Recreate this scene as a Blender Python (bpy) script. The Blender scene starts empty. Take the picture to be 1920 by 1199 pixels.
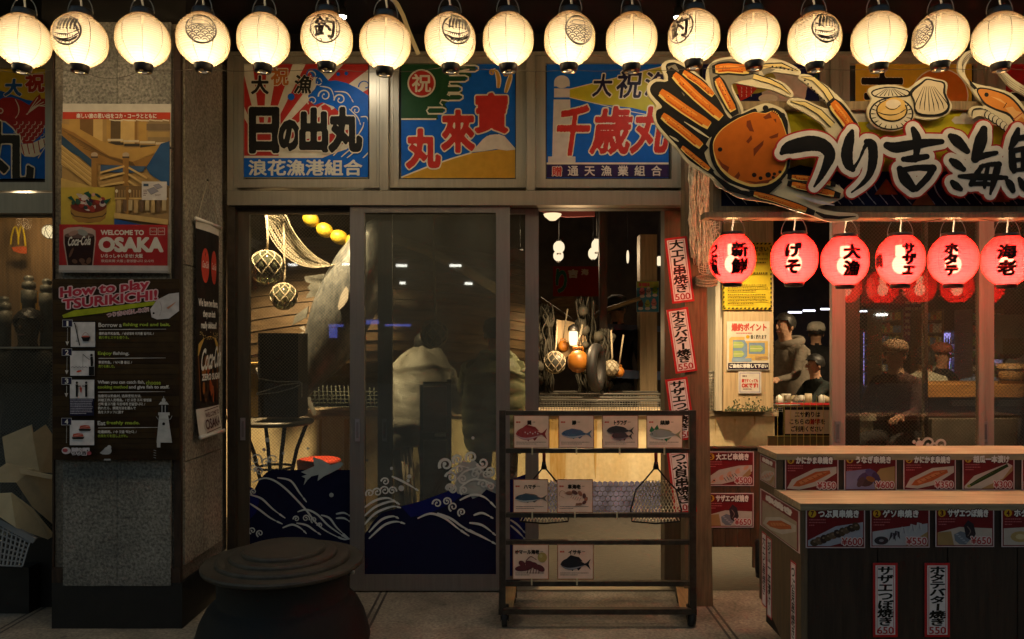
import bpy, bmesh, math, random
import numpy as np
from mathutils import Vector, Matrix
R = math.radians; PI = math.pi
random.seed(11)
SC = bpy.context.scene
COL = SC.collection
# ---------------------------------------------------------------- camera, sky, exposure
F, HX, HY, CZ, D0 = 1400.0, 960.0, 640.0, 1.5, 4.47      # focal length (px), horizon, eye height, distance to the shop front
cam = bpy.data.cameras.new('camera'); camo = bpy.data.objects.new('camera', cam); COL.objects.link(camo)
camo.location = (0, -D0, CZ); camo.rotation_euler = (R(90), 0, 0)
cam.lens = 36.0*F/1920; cam.sensor_width = 36; cam.shift_y = (HY-599.5)/1920
cam.clip_end = 500; cam.clip_start = 0.05
SC.camera = camo
W = bpy.data.worlds.new('World'); SC.world = W; W.use_nodes = True
nt = W.node_tree; bg = nt.nodes['Background']
sky = nt.nodes.new('ShaderNodeTexSky'); sky.sky_type = 'NISHITA'; sky.sun_disc = False
sky.sun_elevation = R(2.5); sky.sun_rotation = R(20)
nt.links.new(sky.outputs[0], bg.inputs[0]); bg.inputs[1].default_value = 0.15     # night: what is left of the sky
SC.view_settings.view_transform = 'Standard'; SC.view_settings.look = 'None'
SC.view_settings.exposure = 0.9; SC.view_settings.gamma = 1.0
SC.render.engine = 'CYCLES'
SC.cycles.use_denoising = True
SC.cycles.max_bounces = 7; SC.cycles.transparent_max_bounces = 24
SC.cycles.caustics_reflective = False; SC.cycles.caustics_refractive = False
SC.cycles.sample_clamp_indirect = 4.0

def P(px, py, d):                      # a point of the place: picture ray at distance d from the camera
    return Vector(((px-HX)*d/F, d-D0, CZ-(py-HY)*d/F))
def srgb(r, g, b):
    f = lambda c: (c/255/12.92) if c <= 10 else ((c/255+.055)/1.055)**2.4
    return (f(r), f(g), f(b))

# ---------------------------------------------------------------- materials
def nodes(m): m.use_nodes = True; return m.node_tree.nodes, m.node_tree.links
MC = {}
def mat(name, col, rough=.55, metal=0.0, ns=0, na=.35, bump=0, st=(1,1,1), col2=None, detail=6, emit=None, es=0, spec=.5, ns2=0, na2=.3):
    if name in MC: return MC[name]
    m = bpy.data.materials.new(name); n, l = nodes(m); b = n['Principled BSDF']
    b.inputs['Base Color'].default_value = (*col, 1); b.inputs['Roughness'].default_value = rough
    b.inputs['Metallic'].default_value = metal; b.inputs['Specular IOR Level'].default_value = spec
    if ns:
        tc = n.new('ShaderNodeTexCoord'); mp = n.new('ShaderNodeMapping'); mp.inputs['Scale'].default_value = st
        no = n.new('ShaderNodeTexNoise'); no.inputs['Scale'].default_value = ns; no.inputs['Detail'].default_value = detail
        no.inputs['Roughness'].default_value = .62
        l.new(tc.outputs['Object'], mp.inputs[0]); l.new(mp.outputs[0], no.inputs['Vector'])
        cr = n.new('ShaderNodeValToRGB')
        c2 = col2 or tuple(c*(1-na) for c in col)
        c1 = tuple(min(1, c*(1+na*.5)) for c in col) if not col2 else col
        cr.color_ramp.elements[0].position = .32; cr.color_ramp.elements[1].position = .68
        cr.color_ramp.elements[0].color = (*c2, 1); cr.color_ramp.elements[1].color = (*c1, 1)
        l.new(no.outputs[0], cr.inputs[0]); out = cr.outputs[0]
        if ns2:
            n2 = n.new('ShaderNodeTexNoise'); n2.inputs['Scale'].default_value = ns2; n2.inputs['Detail'].default_value = 4
            l.new(tc.outputs['Object'], n2.inputs['Vector'])
            mr = n.new('ShaderNodeMapRange'); mr.inputs[1].default_value = .3; mr.inputs[2].default_value = .7
            mr.inputs[3].default_value = 1-na2; mr.inputs[4].default_value = 1+na2*.4
            l.new(n2.outputs[0], mr.inputs[0])
            mx = n.new('ShaderNodeVectorMath'); mx.operation = 'SCALE'
            l.new(out, mx.inputs[0]); l.new(mr.outputs[0], mx.inputs['Scale']); out = mx.outputs[0]
        l.new(out, b.inputs['Base Color'])
        rr = n.new('ShaderNodeMapRange'); rr.inputs[3].default_value = rough*.8; rr.inputs[4].default_value = min(1, rough*1.2)
        l.new(no.outputs[0], rr.inputs[0]); l.new(rr.outputs[0], b.inputs['Roughness'])
        if bump:
            bp = n.new('ShaderNodeBump'); bp.inputs['Strength'].default_value = bump; bp.inputs['Distance'].default_value = .01
            l.new(no.outputs[0], bp.inputs['Height']); l.new(bp.outputs[0], b.inputs['Normal'])
    if emit:
        b.inputs['Emission Color'].default_value = (*emit, 1); b.inputs['Emission Strength'].default_value = es
    MC[name] = m; return m

def ink_mat(name, rough=.45, emit=0, worn=.12, tone=1.0):
    """printed ink: the print's own colours are stored on its faces"""
    if name in MC: return MC[name]
    m = bpy.data.materials.new(name); n, l = nodes(m); b = n['Principled BSDF']
    at = n.new('ShaderNodeAttribute'); at.attribute_name = 'ink'
    tc = n.new('ShaderNodeTexCoord'); no = n.new('ShaderNodeTexNoise'); no.inputs['Scale'].default_value = 22; no.inputs['Detail'].default_value = 5
    l.new(tc.outputs['Object'], no.inputs['Vector'])
    mr = n.new('ShaderNodeMapRange'); mr.inputs[1].default_value = .3; mr.inputs[2].default_value = .7
    mr.inputs[3].default_value = (1-worn)*tone; mr.inputs[4].default_value = 1.03*tone
    l.new(no.outputs[0], mr.inputs[0])
    v = n.new('ShaderNodeVectorMath'); v.operation = 'SCALE'; l.new(at.outputs['Color'], v.inputs[0]); l.new(mr.outputs[0], v.inputs['Scale'])
    l.new(v.outputs[0], b.inputs['Base Color']); b.inputs['Roughness'].default_value = rough
    b.inputs['Specular IOR Level'].default_value = .12
    MC[name] = m; return m

def glass_mat(name, tint=(1,1,1), ior=1.5, haze=0.0, hazecol=(.5,.5,.48), boost=1.0):
    """a thin pane: clear, a mirror where the Fresnel law says so, and a little diffuse haze"""
    if name in MC: return MC[name]
    m = bpy.data.materials.new(name); n, l = nodes(m); n.remove(n['Principled BSDF']); out = n['Material Output']
    tr = n.new('ShaderNodeBsdfTransparent'); tr.inputs[0].default_value = (*tint, 1)
    gl = n.new('ShaderNodeBsdfGlossy'); gl.inputs['Roughness'].default_value = .015
    fr = n.new('ShaderNodeFresnel'); fr.inputs[0].default_value = ior
    mm = n.new('ShaderNodeMath'); mm.operation = 'MULTIPLY'; mm.inputs[1].default_value = boost; mm.use_clamp = True
    l.new(fr.outputs[0], mm.inputs[0])
    mx = n.new('ShaderNodeMixShader'); l.new(mm.outputs[0], mx.inputs[0]); l.new(tr.outputs[0], mx.inputs[1]); l.new(gl.outputs[0], mx.inputs[2])
    last = mx
    if haze:
        df = n.new('ShaderNodeBsdfDiffuse'); df.inputs[0].default_value = (*hazecol, 1)
        tc = n.new('ShaderNodeTexCoord'); no = n.new('ShaderNodeTexNoise'); no.inputs['Scale'].default_value = 3.0; no.inputs['Detail'].default_value = 8
        l.new(tc.outputs['Object'], no.inputs['Vector'])
        mr = n.new('ShaderNodeMapRange'); mr.inputs[1].default_value = .3; mr.inputs[2].default_value = .7; mr.inputs[3].default_value = haze*.6; mr.inputs[4].default_value = haze*1.4
        l.new(no.outputs[0], mr.inputs[0])
        m2 = n.new('ShaderNodeMixShader'); l.new(mr.outputs[0], m2.inputs[0]); l.new(mx.outputs[0], m2.inputs[1]); l.new(df.outputs[0], m2.inputs[2]); last = m2
    l.new(last.outputs[0], out.inputs[0]); MC[name] = m; return m

def lamp_mat(name, col, s):
    if name in MC: return MC[name]
    m = bpy.data.materials.new(name); n, l = nodes(m); n.remove(n['Principled BSDF'])
    e = n.new('ShaderNodeEmission'); e.inputs[0].default_value = (*col, 1); e.inputs[1].default_value = s
    l.new(e.outputs[0], n['Material Output'].inputs[0]); MC[name] = m; return m

def paper_mat(name, col, top, trans=.22, tint=(1,.9,.7), seams=8, rings=24, h=.24, seamcol=.5, edge=.68):
    """lantern paper on hoops: a bulb inside shines through it; hoops and paper joints are thicker"""
    if name in MC: return MC[name]
    m = bpy.data.materials.new(name); n, l = nodes(m); n.remove(n['Principled BSDF']); out = n['Material Output']
    def M(op, a, b=None, c=None):
        x = n.new('ShaderNodeMath'); x.operation = op
        for i, v in enumerate((a, b, c)):
            if v is None: continue
            if isinstance(v, (int, float)): x.inputs[i].default_value = v
            else: l.new(v, x.inputs[i])
        return x.outputs[0]
    tc = n.new('ShaderNodeTexCoord'); sp = n.new('ShaderNodeSeparateXYZ'); l.new(tc.outputs['Object'], sp.inputs[0])
    oi = n.new('ShaderNodeObjectInfo')
    x, y, z = sp.outputs
    ang = M('ARCTAN2', y, x)
    sm = M('ABSOLUTE', M('SUBTRACT', M('FRACT', M('ADD', M('MULTIPLY', ang, seams/(2*PI)), 10.5)), .5))
    seam = M('LESS_THAN', sm, .018)
    ring = M('POWER', M('ABSOLUTE', M('SINE', M('MULTIPLY', z, PI*rings/h))), 6.0)      # valleys between hoops
    va = n.new('ShaderNodeVectorMath'); va.operation = 'ADD'; l.new(tc.outputs['Object'], va.inputs[0])
    vs = n.new('ShaderNodeVectorMath'); vs.operation = 'SCALE'; vs.inputs[0].default_value = (37., 91., 53.); l.new(oi.outputs['Random'], vs.inputs['Scale'])
    l.new(vs.outputs[0], va.inputs[1])
    no = n.new('ShaderNodeTexNoise'); no.inputs['Scale'].default_value = 9; no.inputs['Detail'].default_value = 7; no.inputs['Roughness'].default_value = .7
    mp = n.new('ShaderNodeMapping'); mp.inputs['Scale'].default_value = (1.6, 1.6, .6); l.new(va.outputs[0], mp.inputs[0]); l.new(mp.outputs[0], no.inputs['Vector'])
    # paper colour browned towards the top, painting in the bulb's falloff, in runs
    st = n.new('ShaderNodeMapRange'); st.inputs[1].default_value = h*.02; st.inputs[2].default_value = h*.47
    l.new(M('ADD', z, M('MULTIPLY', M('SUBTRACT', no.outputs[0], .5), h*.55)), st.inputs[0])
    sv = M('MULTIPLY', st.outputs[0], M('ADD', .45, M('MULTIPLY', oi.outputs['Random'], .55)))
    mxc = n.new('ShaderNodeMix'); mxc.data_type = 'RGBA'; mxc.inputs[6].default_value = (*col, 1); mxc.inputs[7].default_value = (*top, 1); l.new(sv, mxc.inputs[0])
    k = M('MULTIPLY', M('SUBTRACT', 1.0, M('MULTIPLY', seam, seamcol)), M('SUBTRACT', 1.0, M('MULTIPLY', ring, .22)))
    k = M('MULTIPLY', k, M('ADD', .86, M('MULTIPLY', no.outputs[0], .28)))
    sc = n.new('ShaderNodeVectorMath'); sc.operation = 'SCALE'; l.new(mxc.outputs[2], sc.inputs[0]); l.new(k, sc.inputs['Scale'])
    lw = n.new('ShaderNodeLayerWeight'); lw.inputs[0].default_value = .5       # a slanting path through the paper is longer, so dimmer
    fp = M('POWER', lw.outputs['Facing'], 1.5); cx = n.new('ShaderNodeCombineXYZ')            # and it loses blue first
    for i_, k_ in enumerate((.82, 1.05, 1.32)): l.new(M('SUBTRACT', 1.0, M('MULTIPLY', fp, min(.98, edge*k_))), cx.inputs[i_])
    se = n.new('ShaderNodeVectorMath'); se.operation = 'MULTIPLY'; l.new(sc.outputs[0], se.inputs[0]); l.new(cx.outputs[0], se.inputs[1])
    tl = n.new('ShaderNodeBsdfTranslucent'); l.new(se.outputs[0], tl.inputs[0])
    df = n.new('ShaderNodeBsdfDiffuse'); l.new(sc.outputs[0], df.inputs[0])
    m1 = n.new('ShaderNodeMixShader'); m1.inputs[0].default_value = .3; l.new(tl.outputs[0], m1.inputs[1]); l.new(df.outputs[0], m1.inputs[2])
    tr = n.new('ShaderNodeBsdfTransparent'); tr.inputs[0].default_value = (*tint, 1)
    m2 = n.new('ShaderNodeMixShader'); m2.inputs[0].default_value = trans; l.new(m1.outputs[0], m2.inputs[1]); l.new(tr.outputs[0], m2.inputs[2])
    l.new(m2.outputs[0], out.inputs[0]); MC[name] = m; return m

# ---------------------------------------------------------------- objects
OFF = {}
def tag(o, label=None, cat=None, group=None, kind=None):
    if label: o['label'] = label
    if cat: o['category'] = cat
    if group: o['group'] = group
    if kind: o['kind'] = kind
    return o
def thing(name, label, cat, loc=(0,0,0), group=None):
    o = bpy.data.objects.new(name, None); o.empty_display_size = .1; COL.objects.link(o); o.location = loc
    OFF[o] = Vector(loc); return tag(o, label, cat, group)
def link(name, me, m, parent=None, smooth=False):
    o = bpy.data.objects.new(name, me); COL.objects.link(o)
    for x in (m if isinstance(m, (list, tuple)) else [m]): me.materials.append(x)
    if smooth:
        for p in me.polygons: p.use_smooth = True
    if parent:
        off = OFF.get(parent, Vector())
        me.transform(Matrix.Translation(-off)); o.parent = parent; OFF[o] = off
    return o
def copy_tree(o, parent=None):
    c = o.copy(); COL.objects.link(c); c.parent = parent
    for ch in list(o.children): copy_tree(ch, c)
    return c

class MB:
    def __init__(s): s.b = bmesh.new()
    def v(s, p): return s.b.verts.new(p)
    def f(s, vs, mi=0, sm=False):
        try: q = s.b.faces.new(vs); q.material_index = mi; q.smooth = sm; return q
        except ValueError: return None
    def hexa(s, p, mi=0):                         # 8 points: bottom ring, top ring
        v = [s.v(q) for q in p]
        for a in ((3,2,1,0),(4,5,6,7),(0,1,5,4),(1,2,6,5),(2,3,7,6),(3,0,4,7)): s.f([v[i] for i in a], mi)
        return s
    def box(s, x0, x1, y0, y1, z0, z1, mi=0):
        return s.hexa([(x0,y0,z0),(x1,y0,z0),(x1,y1,z0),(x0,y1,z0),(x0,y0,z1),(x1,y0,z1),(x1,y1,z1),(x0,y1,z1)], mi)
    def pbox(s, x0, y0, x1, y1, d, t, mi=0):      # front face seen as the pixel rectangle at distance d, t metres deep
        a = P(x0, y1, d); b = P(x1, y0, d)
        return s.box(a.x, b.x, a.y, a.y+t, a.z, b.z, mi)
    def bar(s, a, b, w, h=None, mi=0, up=None):   # square bar between two points
        a, b = Vector(a), Vector(b); h = h or w; t = (b-a).normalized()
        up = Vector(up) if up else (Vector((0,0,1)) if abs(t.z) < .9 else Vector((0,1,0)))
        sx = t.cross(up).normalized(); sy = sx.cross(t).normalized()
        q = [a-sx*w/2-sy*h/2, a+sx*w/2-sy*h/2, a+sx*w/2+sy*h/2, a-sx*w/2+sy*h/2]
        return s.hexa(q+[p+(b-a) for p in q], mi)
    def tube(s, pts, r, n=8, mi=0, closed=False, cap=True):
        pts = [Vector(p) for p in pts]; k = len(pts); rs = r if isinstance(r, (list, tuple)) else [r]*k
        rings = []; prev = None
        for i, p in enumerate(pts):
            if closed: t = pts[(i+1) % k]-pts[i-1]
            else: t = pts[min(i+1, k-1)]-pts[max(i-1, 0)]
            t = t.normalized() if t.length > 1e-9 else Vector((0,0,1))
            if prev is None:
                u = Vector((0,0,1)) if abs(t.z) < .9 else Vector((1,0,0))
                prev = t.cross(u).normalized()
            sx = (prev-t*prev.dot(t)); sx = sx.normalized() if sx.length > 1e-6 else t.orthogonal().normalized()
            prev = sx; sy = t.cross(sx)
            rings.append([s.v(p+(sx*math.cos(a)+sy*math.sin(a))*rs[i]) for a in (2*PI*j/n for j in range(n))])
        for i in range(k if closed else k-1):
            A, B = rings[i], rings[(i+1) % k]
            for j in range(n): s.f([A[j], A[(j+1) % n], B[(j+1) % n], B[j]], mi, True)
        if not closed and cap: s.f(rings[0][::-1], mi); s.f(rings[-1], mi)
        return s
    def lathe(s, prof, c=(0,0,0), n=32, mi=0, sx=1, sy=1, cap=True, sm=True):
        c = Vector(c); rings = []
        for r, z in prof: rings.append([s.v(c+Vector((r*sx*math.cos(a), r*sy*math.sin(a), z))) for a in (2*PI*j/n for j in range(n))])
        for A, B in zip(rings, rings[1:]):
            for j in range(n): s.f([A[j], A[(j+1) % n], B[(j+1) % n], B[j]], mi, sm)
        if cap: s.f(rings[0][::-1], mi); s.f(rings[-1], mi)
        return s
    def cyl(s, a, b, r, n=16, mi=0): return s.tube([a, b], r, n, mi)
    def ball(s, c, rx, ry=None, rz=None, n=16, mi=0):
        ry = ry or rx; rz = rz or rx; m = max(6, n//2)
        rings = [[s.v((c[0]+rx*math.sin(t)*math.cos(a), c[1]+ry*math.sin(t)*math.sin(a), c[2]-rz*math.cos(t))) for a in (2*PI*j/n for j in range(n))] for t in (PI*i/m for i in range(1, m))]
        for A, B in zip(rings, rings[1:]):
            for j in range(n): s.f([A[j], A[(j+1) % n], B[(j+1) % n], B[j]], mi, True)
        lo = s.v((c[0], c[1], c[2]-rz)); hi = s.v((c[0], c[1], c[2]+rz))
        for j in range(n): s.f([lo, rings[0][(j+1) % n], rings[0][j]], mi, True); s.f([hi, rings[-1][j], rings[-1][(j+1) % n]], mi, True)
        return s
    def prism(s, pts, y0, y1, mi=0):               # outline (x, z) given thickness along y
        A = [s.v((p[0], y0, p[1])) for p in pts]; B = [s.v((p[0], y1, p[1])) for p in pts]
        s.f(A, mi); s.f(B[::-1], mi); k = len(pts)
        for i in range(k): s.f([A[i], B[i], B[(i+1) % k], A[(i+1) % k]], mi)
        return s
    def done(s, name, m, parent=None, smooth=False, bevel=0, seg=1, norm=True):
        if bevel:
            es = [e for e in s.b.edges if len(e.link_faces) == 2 and e.calc_face_angle(0) > .6]
            if es: bmesh.ops.bevel(s.b, geom=es, offset=bevel, segments=seg, affect='EDGES', clamp_overlap=True)
        if norm: bmesh.ops.recalc_face_normals(s.b, faces=s.b.faces[:])
        me = bpy.data.meshes.new(name); s.b.to_mesh(me); s.b.free()
        return link(name, me, m, parent, smooth)

# ---------------------------------------------------------------- lettering
EC = {}; SDF = {}
def edges_of(t):
    if t in EC: return EC[t]
    c = bpy.data.curves.new('t', 'FONT'); c.body = t; c.resolution_u = 3; c.fill_mode = 'NONE'
    o = bpy.data.objects.new('t', c); COL.objects.link(o)
    dg = bpy.context.evaluated_depsgraph_get(); dg.update()
    me = bpy.data.meshes.new_from_object(o.evaluated_get(dg))
    v = np.array([x.co[:2] for x in me.vertices], dtype=float).reshape(-1, 2); e = np.array([x.vertices[:] for x in me.edges], dtype=int).reshape(-1, 2)
    bpy.data.objects.remove(o); bpy.data.curves.remove(c); bpy.data.meshes.remove(me)
    EC[t] = (v, e); return EC[t]
def field(t, n):
    if (t, n) in SDF: return SDF[(t, n)]
    v, e = edges_of(t); a = v[e[:,0]]; b = v[e[:,1]]
    lo = v.min(0); hi = v.max(0); mg = .16; h = max(.35, hi[1]-lo[1])/n
    xs = np.arange(lo[0]-mg, hi[0]+mg+h, h); ys = np.arange(lo[1]-mg, hi[1]+mg+h, h)
    gx, gy = np.meshgrid(xs, ys); p = np.stack([gx.ravel(), gy.ravel()], 1)
    ab = b-a; L = (ab**2).sum(1)+1e-12; d2 = np.full(len(p), 1e9); ins = np.zeros(len(p), int)
    for i in range(0, len(p), 1500):
        q = p[i:i+1500, None, :]; w = q-a[None]
        t_ = np.clip((w*ab[None]).sum(2)/L[None], 0, 1); r = w-t_[..., None]*ab[None]
        d2[i:i+1500] = (r**2).sum(2).min(1)
        cond = (a[None,:,1] > q[...,1]) != (b[None,:,1] > q[...,1])
        xi = a[None,:,0]+(q[...,1]-a[None,:,1])*ab[None,:,0]/np.where(np.abs(ab[:,1]) < 1e-9, 1e-9, ab[:,1])[None]
        ins[i:i+1500] = (cond & (q[...,0] < xi)).sum(1) % 2
    f = np.sqrt(d2)*np.where(ins == 1, 1, -1)
    SDF[(t, n)] = (xs, ys, f.reshape(gx.shape), lo, hi); return SDF[(t, n)]
def glyph(t, n, off, rough=0):
    """polygons (in glyph units) of the lettering grown by off"""
    xs, ys, f, lo, hi = field(t, n); g = f+off
    if rough:
        rs = np.random.RandomState(len(t)+int(abs(f).sum()*10) % 1000); g = g+rs.uniform(-rough, rough, g.shape)*(np.abs(g) < rough*6)
    pos = g > 0; out = []
    ny, nx = g.shape
    cnt = pos[:-1,:-1].astype(int)+pos[1:,:-1]+pos[:-1,1:]+pos[1:,1:]
    for j in range(ny-1):
        i = 0; row = cnt[j]
        nz = np.nonzero(row)[0]
        if not len(nz): continue
        i = nz[0]; end = nz[-1]+1
        while i < end:
            c = row[i]
            if c == 0: i += 1; continue
            if c == 4:
                k = i
                while k < end and row[k] == 4: k += 1
                out.append([(xs[i], ys[j]), (xs[k], ys[j]), (xs[k], ys[j+1]), (xs[i], ys[j+1])]); i = k; continue
            q = [(xs[i], ys[j], g[j,i]), (xs[i+1], ys[j], g[j,i+1]), (xs[i+1], ys[j+1], g[j+1,i+1]), (xs[i], ys[j+1], g[j+1,i])]
            poly = []
            for A, B in zip(q, q[1:]+q[:1]):
                if A[2] > 0: poly.append(A[:2])
                if (A[2] > 0) != (B[2] > 0):
                    u = A[2]/(A[2]-B[2]); poly.append((A[0]+(B[0]-A[0])*u, A[1]+(B[1]-A[1])*u))
            if len(poly) > 2: out.append(poly)
            i += 1
    return out, lo, hi
_v, _ = edges_of('国'); EMK = (_v[:,0].max()-_v[:,0].min())/.83       # em size of the ideographs
EMX0 = _v[:,0].min()-.085*EMK; EMY0 = _v[:,1].min()-.045*EMK

class Print:
    """flat print or cut sheet: coloured shapes in picture pixels, stacked a hair apart; S maps crop coordinates to pixels"""
    def __init__(s, step=.00015): s.q = []; s.z = 0; s.step = step; s.S = (1, 1, 0, 0); s.rot = None
    def use(s, k=1, ox=0, oy=0, ky=None): s.S = (k, ky or k, ox, oy); return s
    def m(s, p):
        return (p[0]/s.S[0]+s.S[2], p[1]/s.S[1]+s.S[3])
    def add(s, polys, c, up=True):
        if up: s.z += s.step
        s.q.append((polys, c, s.z)); return s
    def poly(s, pts, c): return s.add([[s.m(p) for p in pts]], c)
    def rect(s, x0, y0, x1, y1, c): return s.poly([(x0,y0),(x1,y0),(x1,y1),(x0,y1)], c)
    def ell(s, x, y, rx, ry, c, n=28, rot=0, a0=0, a1=2*PI):
        cr, sr = math.cos(rot), math.sin(rot); pts = []
        for i in range(n if a1-a0 > 6.28 else n+1):
            a = a0+(a1-a0)*i/n; u, v = rx*math.cos(a), ry*math.sin(a); pts.append((x+u*cr-v*sr, y+u*sr+v*cr))
        return s.poly(pts, c)
    def line(s, pts, w, c, closed=False):
        pts = [Vector(p) for p in pts]; k = len(pts); ws = w if isinstance(w, (list, tuple)) else [w]*k; A = []; B = []
        for i, p in enumerate(pts):
            if closed: t = pts[(i+1) % k]-pts[i-1]
            else: t = pts[min(i+1,k-1)]-pts[max(i-1,0)]
            if t.length < 1e-9: t = Vector((1,0))
            t.normalize(); nn = Vector((-t.y, t.x))*ws[i]/2; A.append(p+nn); B.append(p-nn)
        rng = range(k if closed else k-1)
        return s.add([[s.m(A[i]), s.m(A[(i+1) % k]), s.m(B[(i+1) % k]), s.m(B[i])] for i in rng], c)
    def frame(s, x0, y0, x1, y1, w, c):
        return s.add([[s.m(p) for p in q] for q in ([(x0,y0),(x1,y0),(x1,y0+w),(x0,y0+w)], [(x0,y1-w),(x1,y1-w),(x1,y1),(x0,y1)], [(x0,y0+w),(x0+w,y0+w),(x0+w,y1-w),(x0,y1-w)], [(x1-w,y0+w),(x1,y0+w),(x1,y1-w),(x1-w,y1-w)])], c)
    def text(s, t, x0, y0, x1, y1, c, off=0, n=26, rough=0, slant=0, tilt=0):
        """lettering fitted to a box; off is growth in box pixels; tilt raises the far end (px)"""
        lo, hi = field(t, n)[3:]; ky = (y1-y0)/max(1e-6, hi[1]-lo[1]); kx = (x1-x0)/max(1e-6, hi[0]-lo[0])
        pl, lo, hi = glyph(t, n, off/ky, rough)
        def mp(p):
            v = (p[1]-lo[1])*ky; u = (p[0]-lo[0])*kx+slant*v
            return s.m((x0+u, y1-v-tilt*u/max(1e-6, x1-x0)))
        return s.add([[mp(p) for p in q] for q in pl], c)
    def em(s, ch, x0, y0, x1, y1, c, off=0, n=26, rough=0, slant=0, rot=0, vert=False):
        """one ideograph or kana in its em square"""
        if ch in ' \u3000': return s
        kx = (x1-x0)/EMK; ky = (y1-y0)/EMK
        pl, lo, hi = glyph(ch, n, off/min(abs(ky), abs(kx)), rough)
        cx, cy = (x0+x1)/2, (y0+y1)/2; cr, sr = math.cos(rot), math.sin(rot)
        def mp(p):
            u, v = (p[0]-EMX0)/EMK, (p[1]-EMY0)/EMK
            if vert and ch in 'ー―': u, v = v+.02, 1-u
            X = x0+u*(x1-x0)+slant*(v-.5)*(y1-y0); Y = y1-v*(y1-y0)
            if rot: X, Y = cx+(X-cx)*cr-(Y-cy)*sr, cy+(X-cx)*sr+(Y-cy)*cr
            return s.m((X, Y))
        return s.add([[mp(p) for p in q] for q in pl], c)
    def row(s, t, x0, y0, x1, y1, layers, n=26, rough=0, slant=0, gap=1.0, tilt=0, rot=0):
        k = len(t); w = (x1-x0)/k
        for c, off in layers:
            for i, ch in enumerate(t):
                xc = x0+w*(i+.5); dy = -tilt*(i+.5)/k
                s.em(ch, xc-w/2*gap, y0+dy, xc+w/2*gap, y1+dy, c, off, n, rough, slant, rot)
        return s
    def col(s, t, x0, y0, x1, y1, layers, n=22, rough=0, slant=0, lean=0, gap=1.0):
        k = len(t); h = (y1-y0)/k
        for c, off in layers:
            for i, ch in enumerate(t):
                yc = y0+h*(i+.5); dx = lean*(i+.5)/k
                s.em(ch, x0+dx, yc-h/2*gap, x1+dx, yc+h/2*gap, c, off, n, rough, slant, 0, True)
        return s
    def bars(s, x0, y0, x1, y1, k, c, fill=.45, seed=1):   # lines of print too small to read
        rs = random.Random(seed); h = (y1-y0)/k; ps = []
        for i in range(k):
            e = x1-(x1-x0)*(rs.uniform(.3,.7) if i == k-1 else rs.uniform(0,.08)); x = x0; y = y0+i*h
            while x < e:
                w = rs.uniform(.25, 1.0)*h*fill*2; ww = min(w, e-x)
                ps.append([s.m(q) for q in ((x,y),(x+ww,y),(x+ww,y+h*fill),(x,y+h*fill))]); x += ww+h*.16
        return s.add(ps, c)
    def clip(s, x0, y0, x1, y1):                            # keep only what lies on the sheet
        def cl(poly):
            for ax, lim, sg in ((0,x0,1),(0,x1,-1),(1,y0,1),(1,y1,-1)):
                out = []
                for A, B in zip(poly, poly[1:]+poly[:1]):
                    a = (A[ax]-lim)*sg; b = (B[ax]-lim)*sg
                    if a >= 0: out.append(A)
                    if (a >= 0) != (b >= 0):
                        u = a/(a-b); out.append((A[0]+(B[0]-A[0])*u, A[1]+(B[1]-A[1])*u))
                poly = out
                if len(poly) < 3: return None
            return poly
        s.q = [([r for r in (cl(p) for p in ps) if r], c, z) for ps, c, z in s.q]; return s
    def build(s, name, f, m, parent=None, back=None, thick=.003, bcol=(.6,.6,.58), tri=None):
        """f(px, py, z) gives the place; back is the outline of the sheet itself"""
        b = bmesh.new(); lay = b.loops.layers.float_color.new('ink')
        def fc(vs, c):
            try: q = b.faces.new(vs)
            except ValueError: return
            for lp in q.loops: lp[lay] = (*c, 1)
        for bi, bk in enumerate((back if back and isinstance(back[0], list) else [back]) if back else []):
            A = [b.verts.new(f(x, y, bi*.0004)) for x, y in bk]; B = [b.verts.new(f(x, y, bi*.0004-thick)) for x, y in bk]; back_ = bk
            fc(A, bcol); fc(B[::-1], bcol); k = len(bk)
            for i in range(k): fc([A[i], B[i], B[(i+1) % k], A[(i+1) % k]], bcol)
        for polys, c, z in s.q:
            for pl in polys: fc([b.verts.new(f(x, y, z)) for x, y in pl], c)
        bmesh.ops.remove_doubles(b, verts=b.verts[:], dist=1e-7)
        me = bpy.data.meshes.new(name); b.to_mesh(me); b.free()
        return link(name, me, m, parent)
def flat(d):            # sheet facing the street at distance d
    return lambda x, y, z: P(x, y, d)+Vector((0, -z, 0))
def tilted(d, cx, cy, ang):
    c, s_ = math.cos(ang), math.sin(ang)
    return lambda x, y, z: P(cx+(x-cx)*c-(y-cy)*s_, cy+(x-cx)*s_+(y-cy)*c, d)+Vector((0, -z, 0))
def rc(x0, y0, x1, y1): return [(x0,y0),(x1,y0),(x1,y1),(x0,y1)]
INK = ink_mat('printed_ink', .45, 0, .14, .62)
K = (.013,.012,.012); WH = (.78,.76,.70); CR = (.74,.66,.50); RD = (.50,.035,.025); BL = (.009,.115,.50); NV = (.012,.014,.07); YL = (.72,.50,.03); OR = (.72,.20,.02); GR = (.02,.075,.03)
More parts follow.
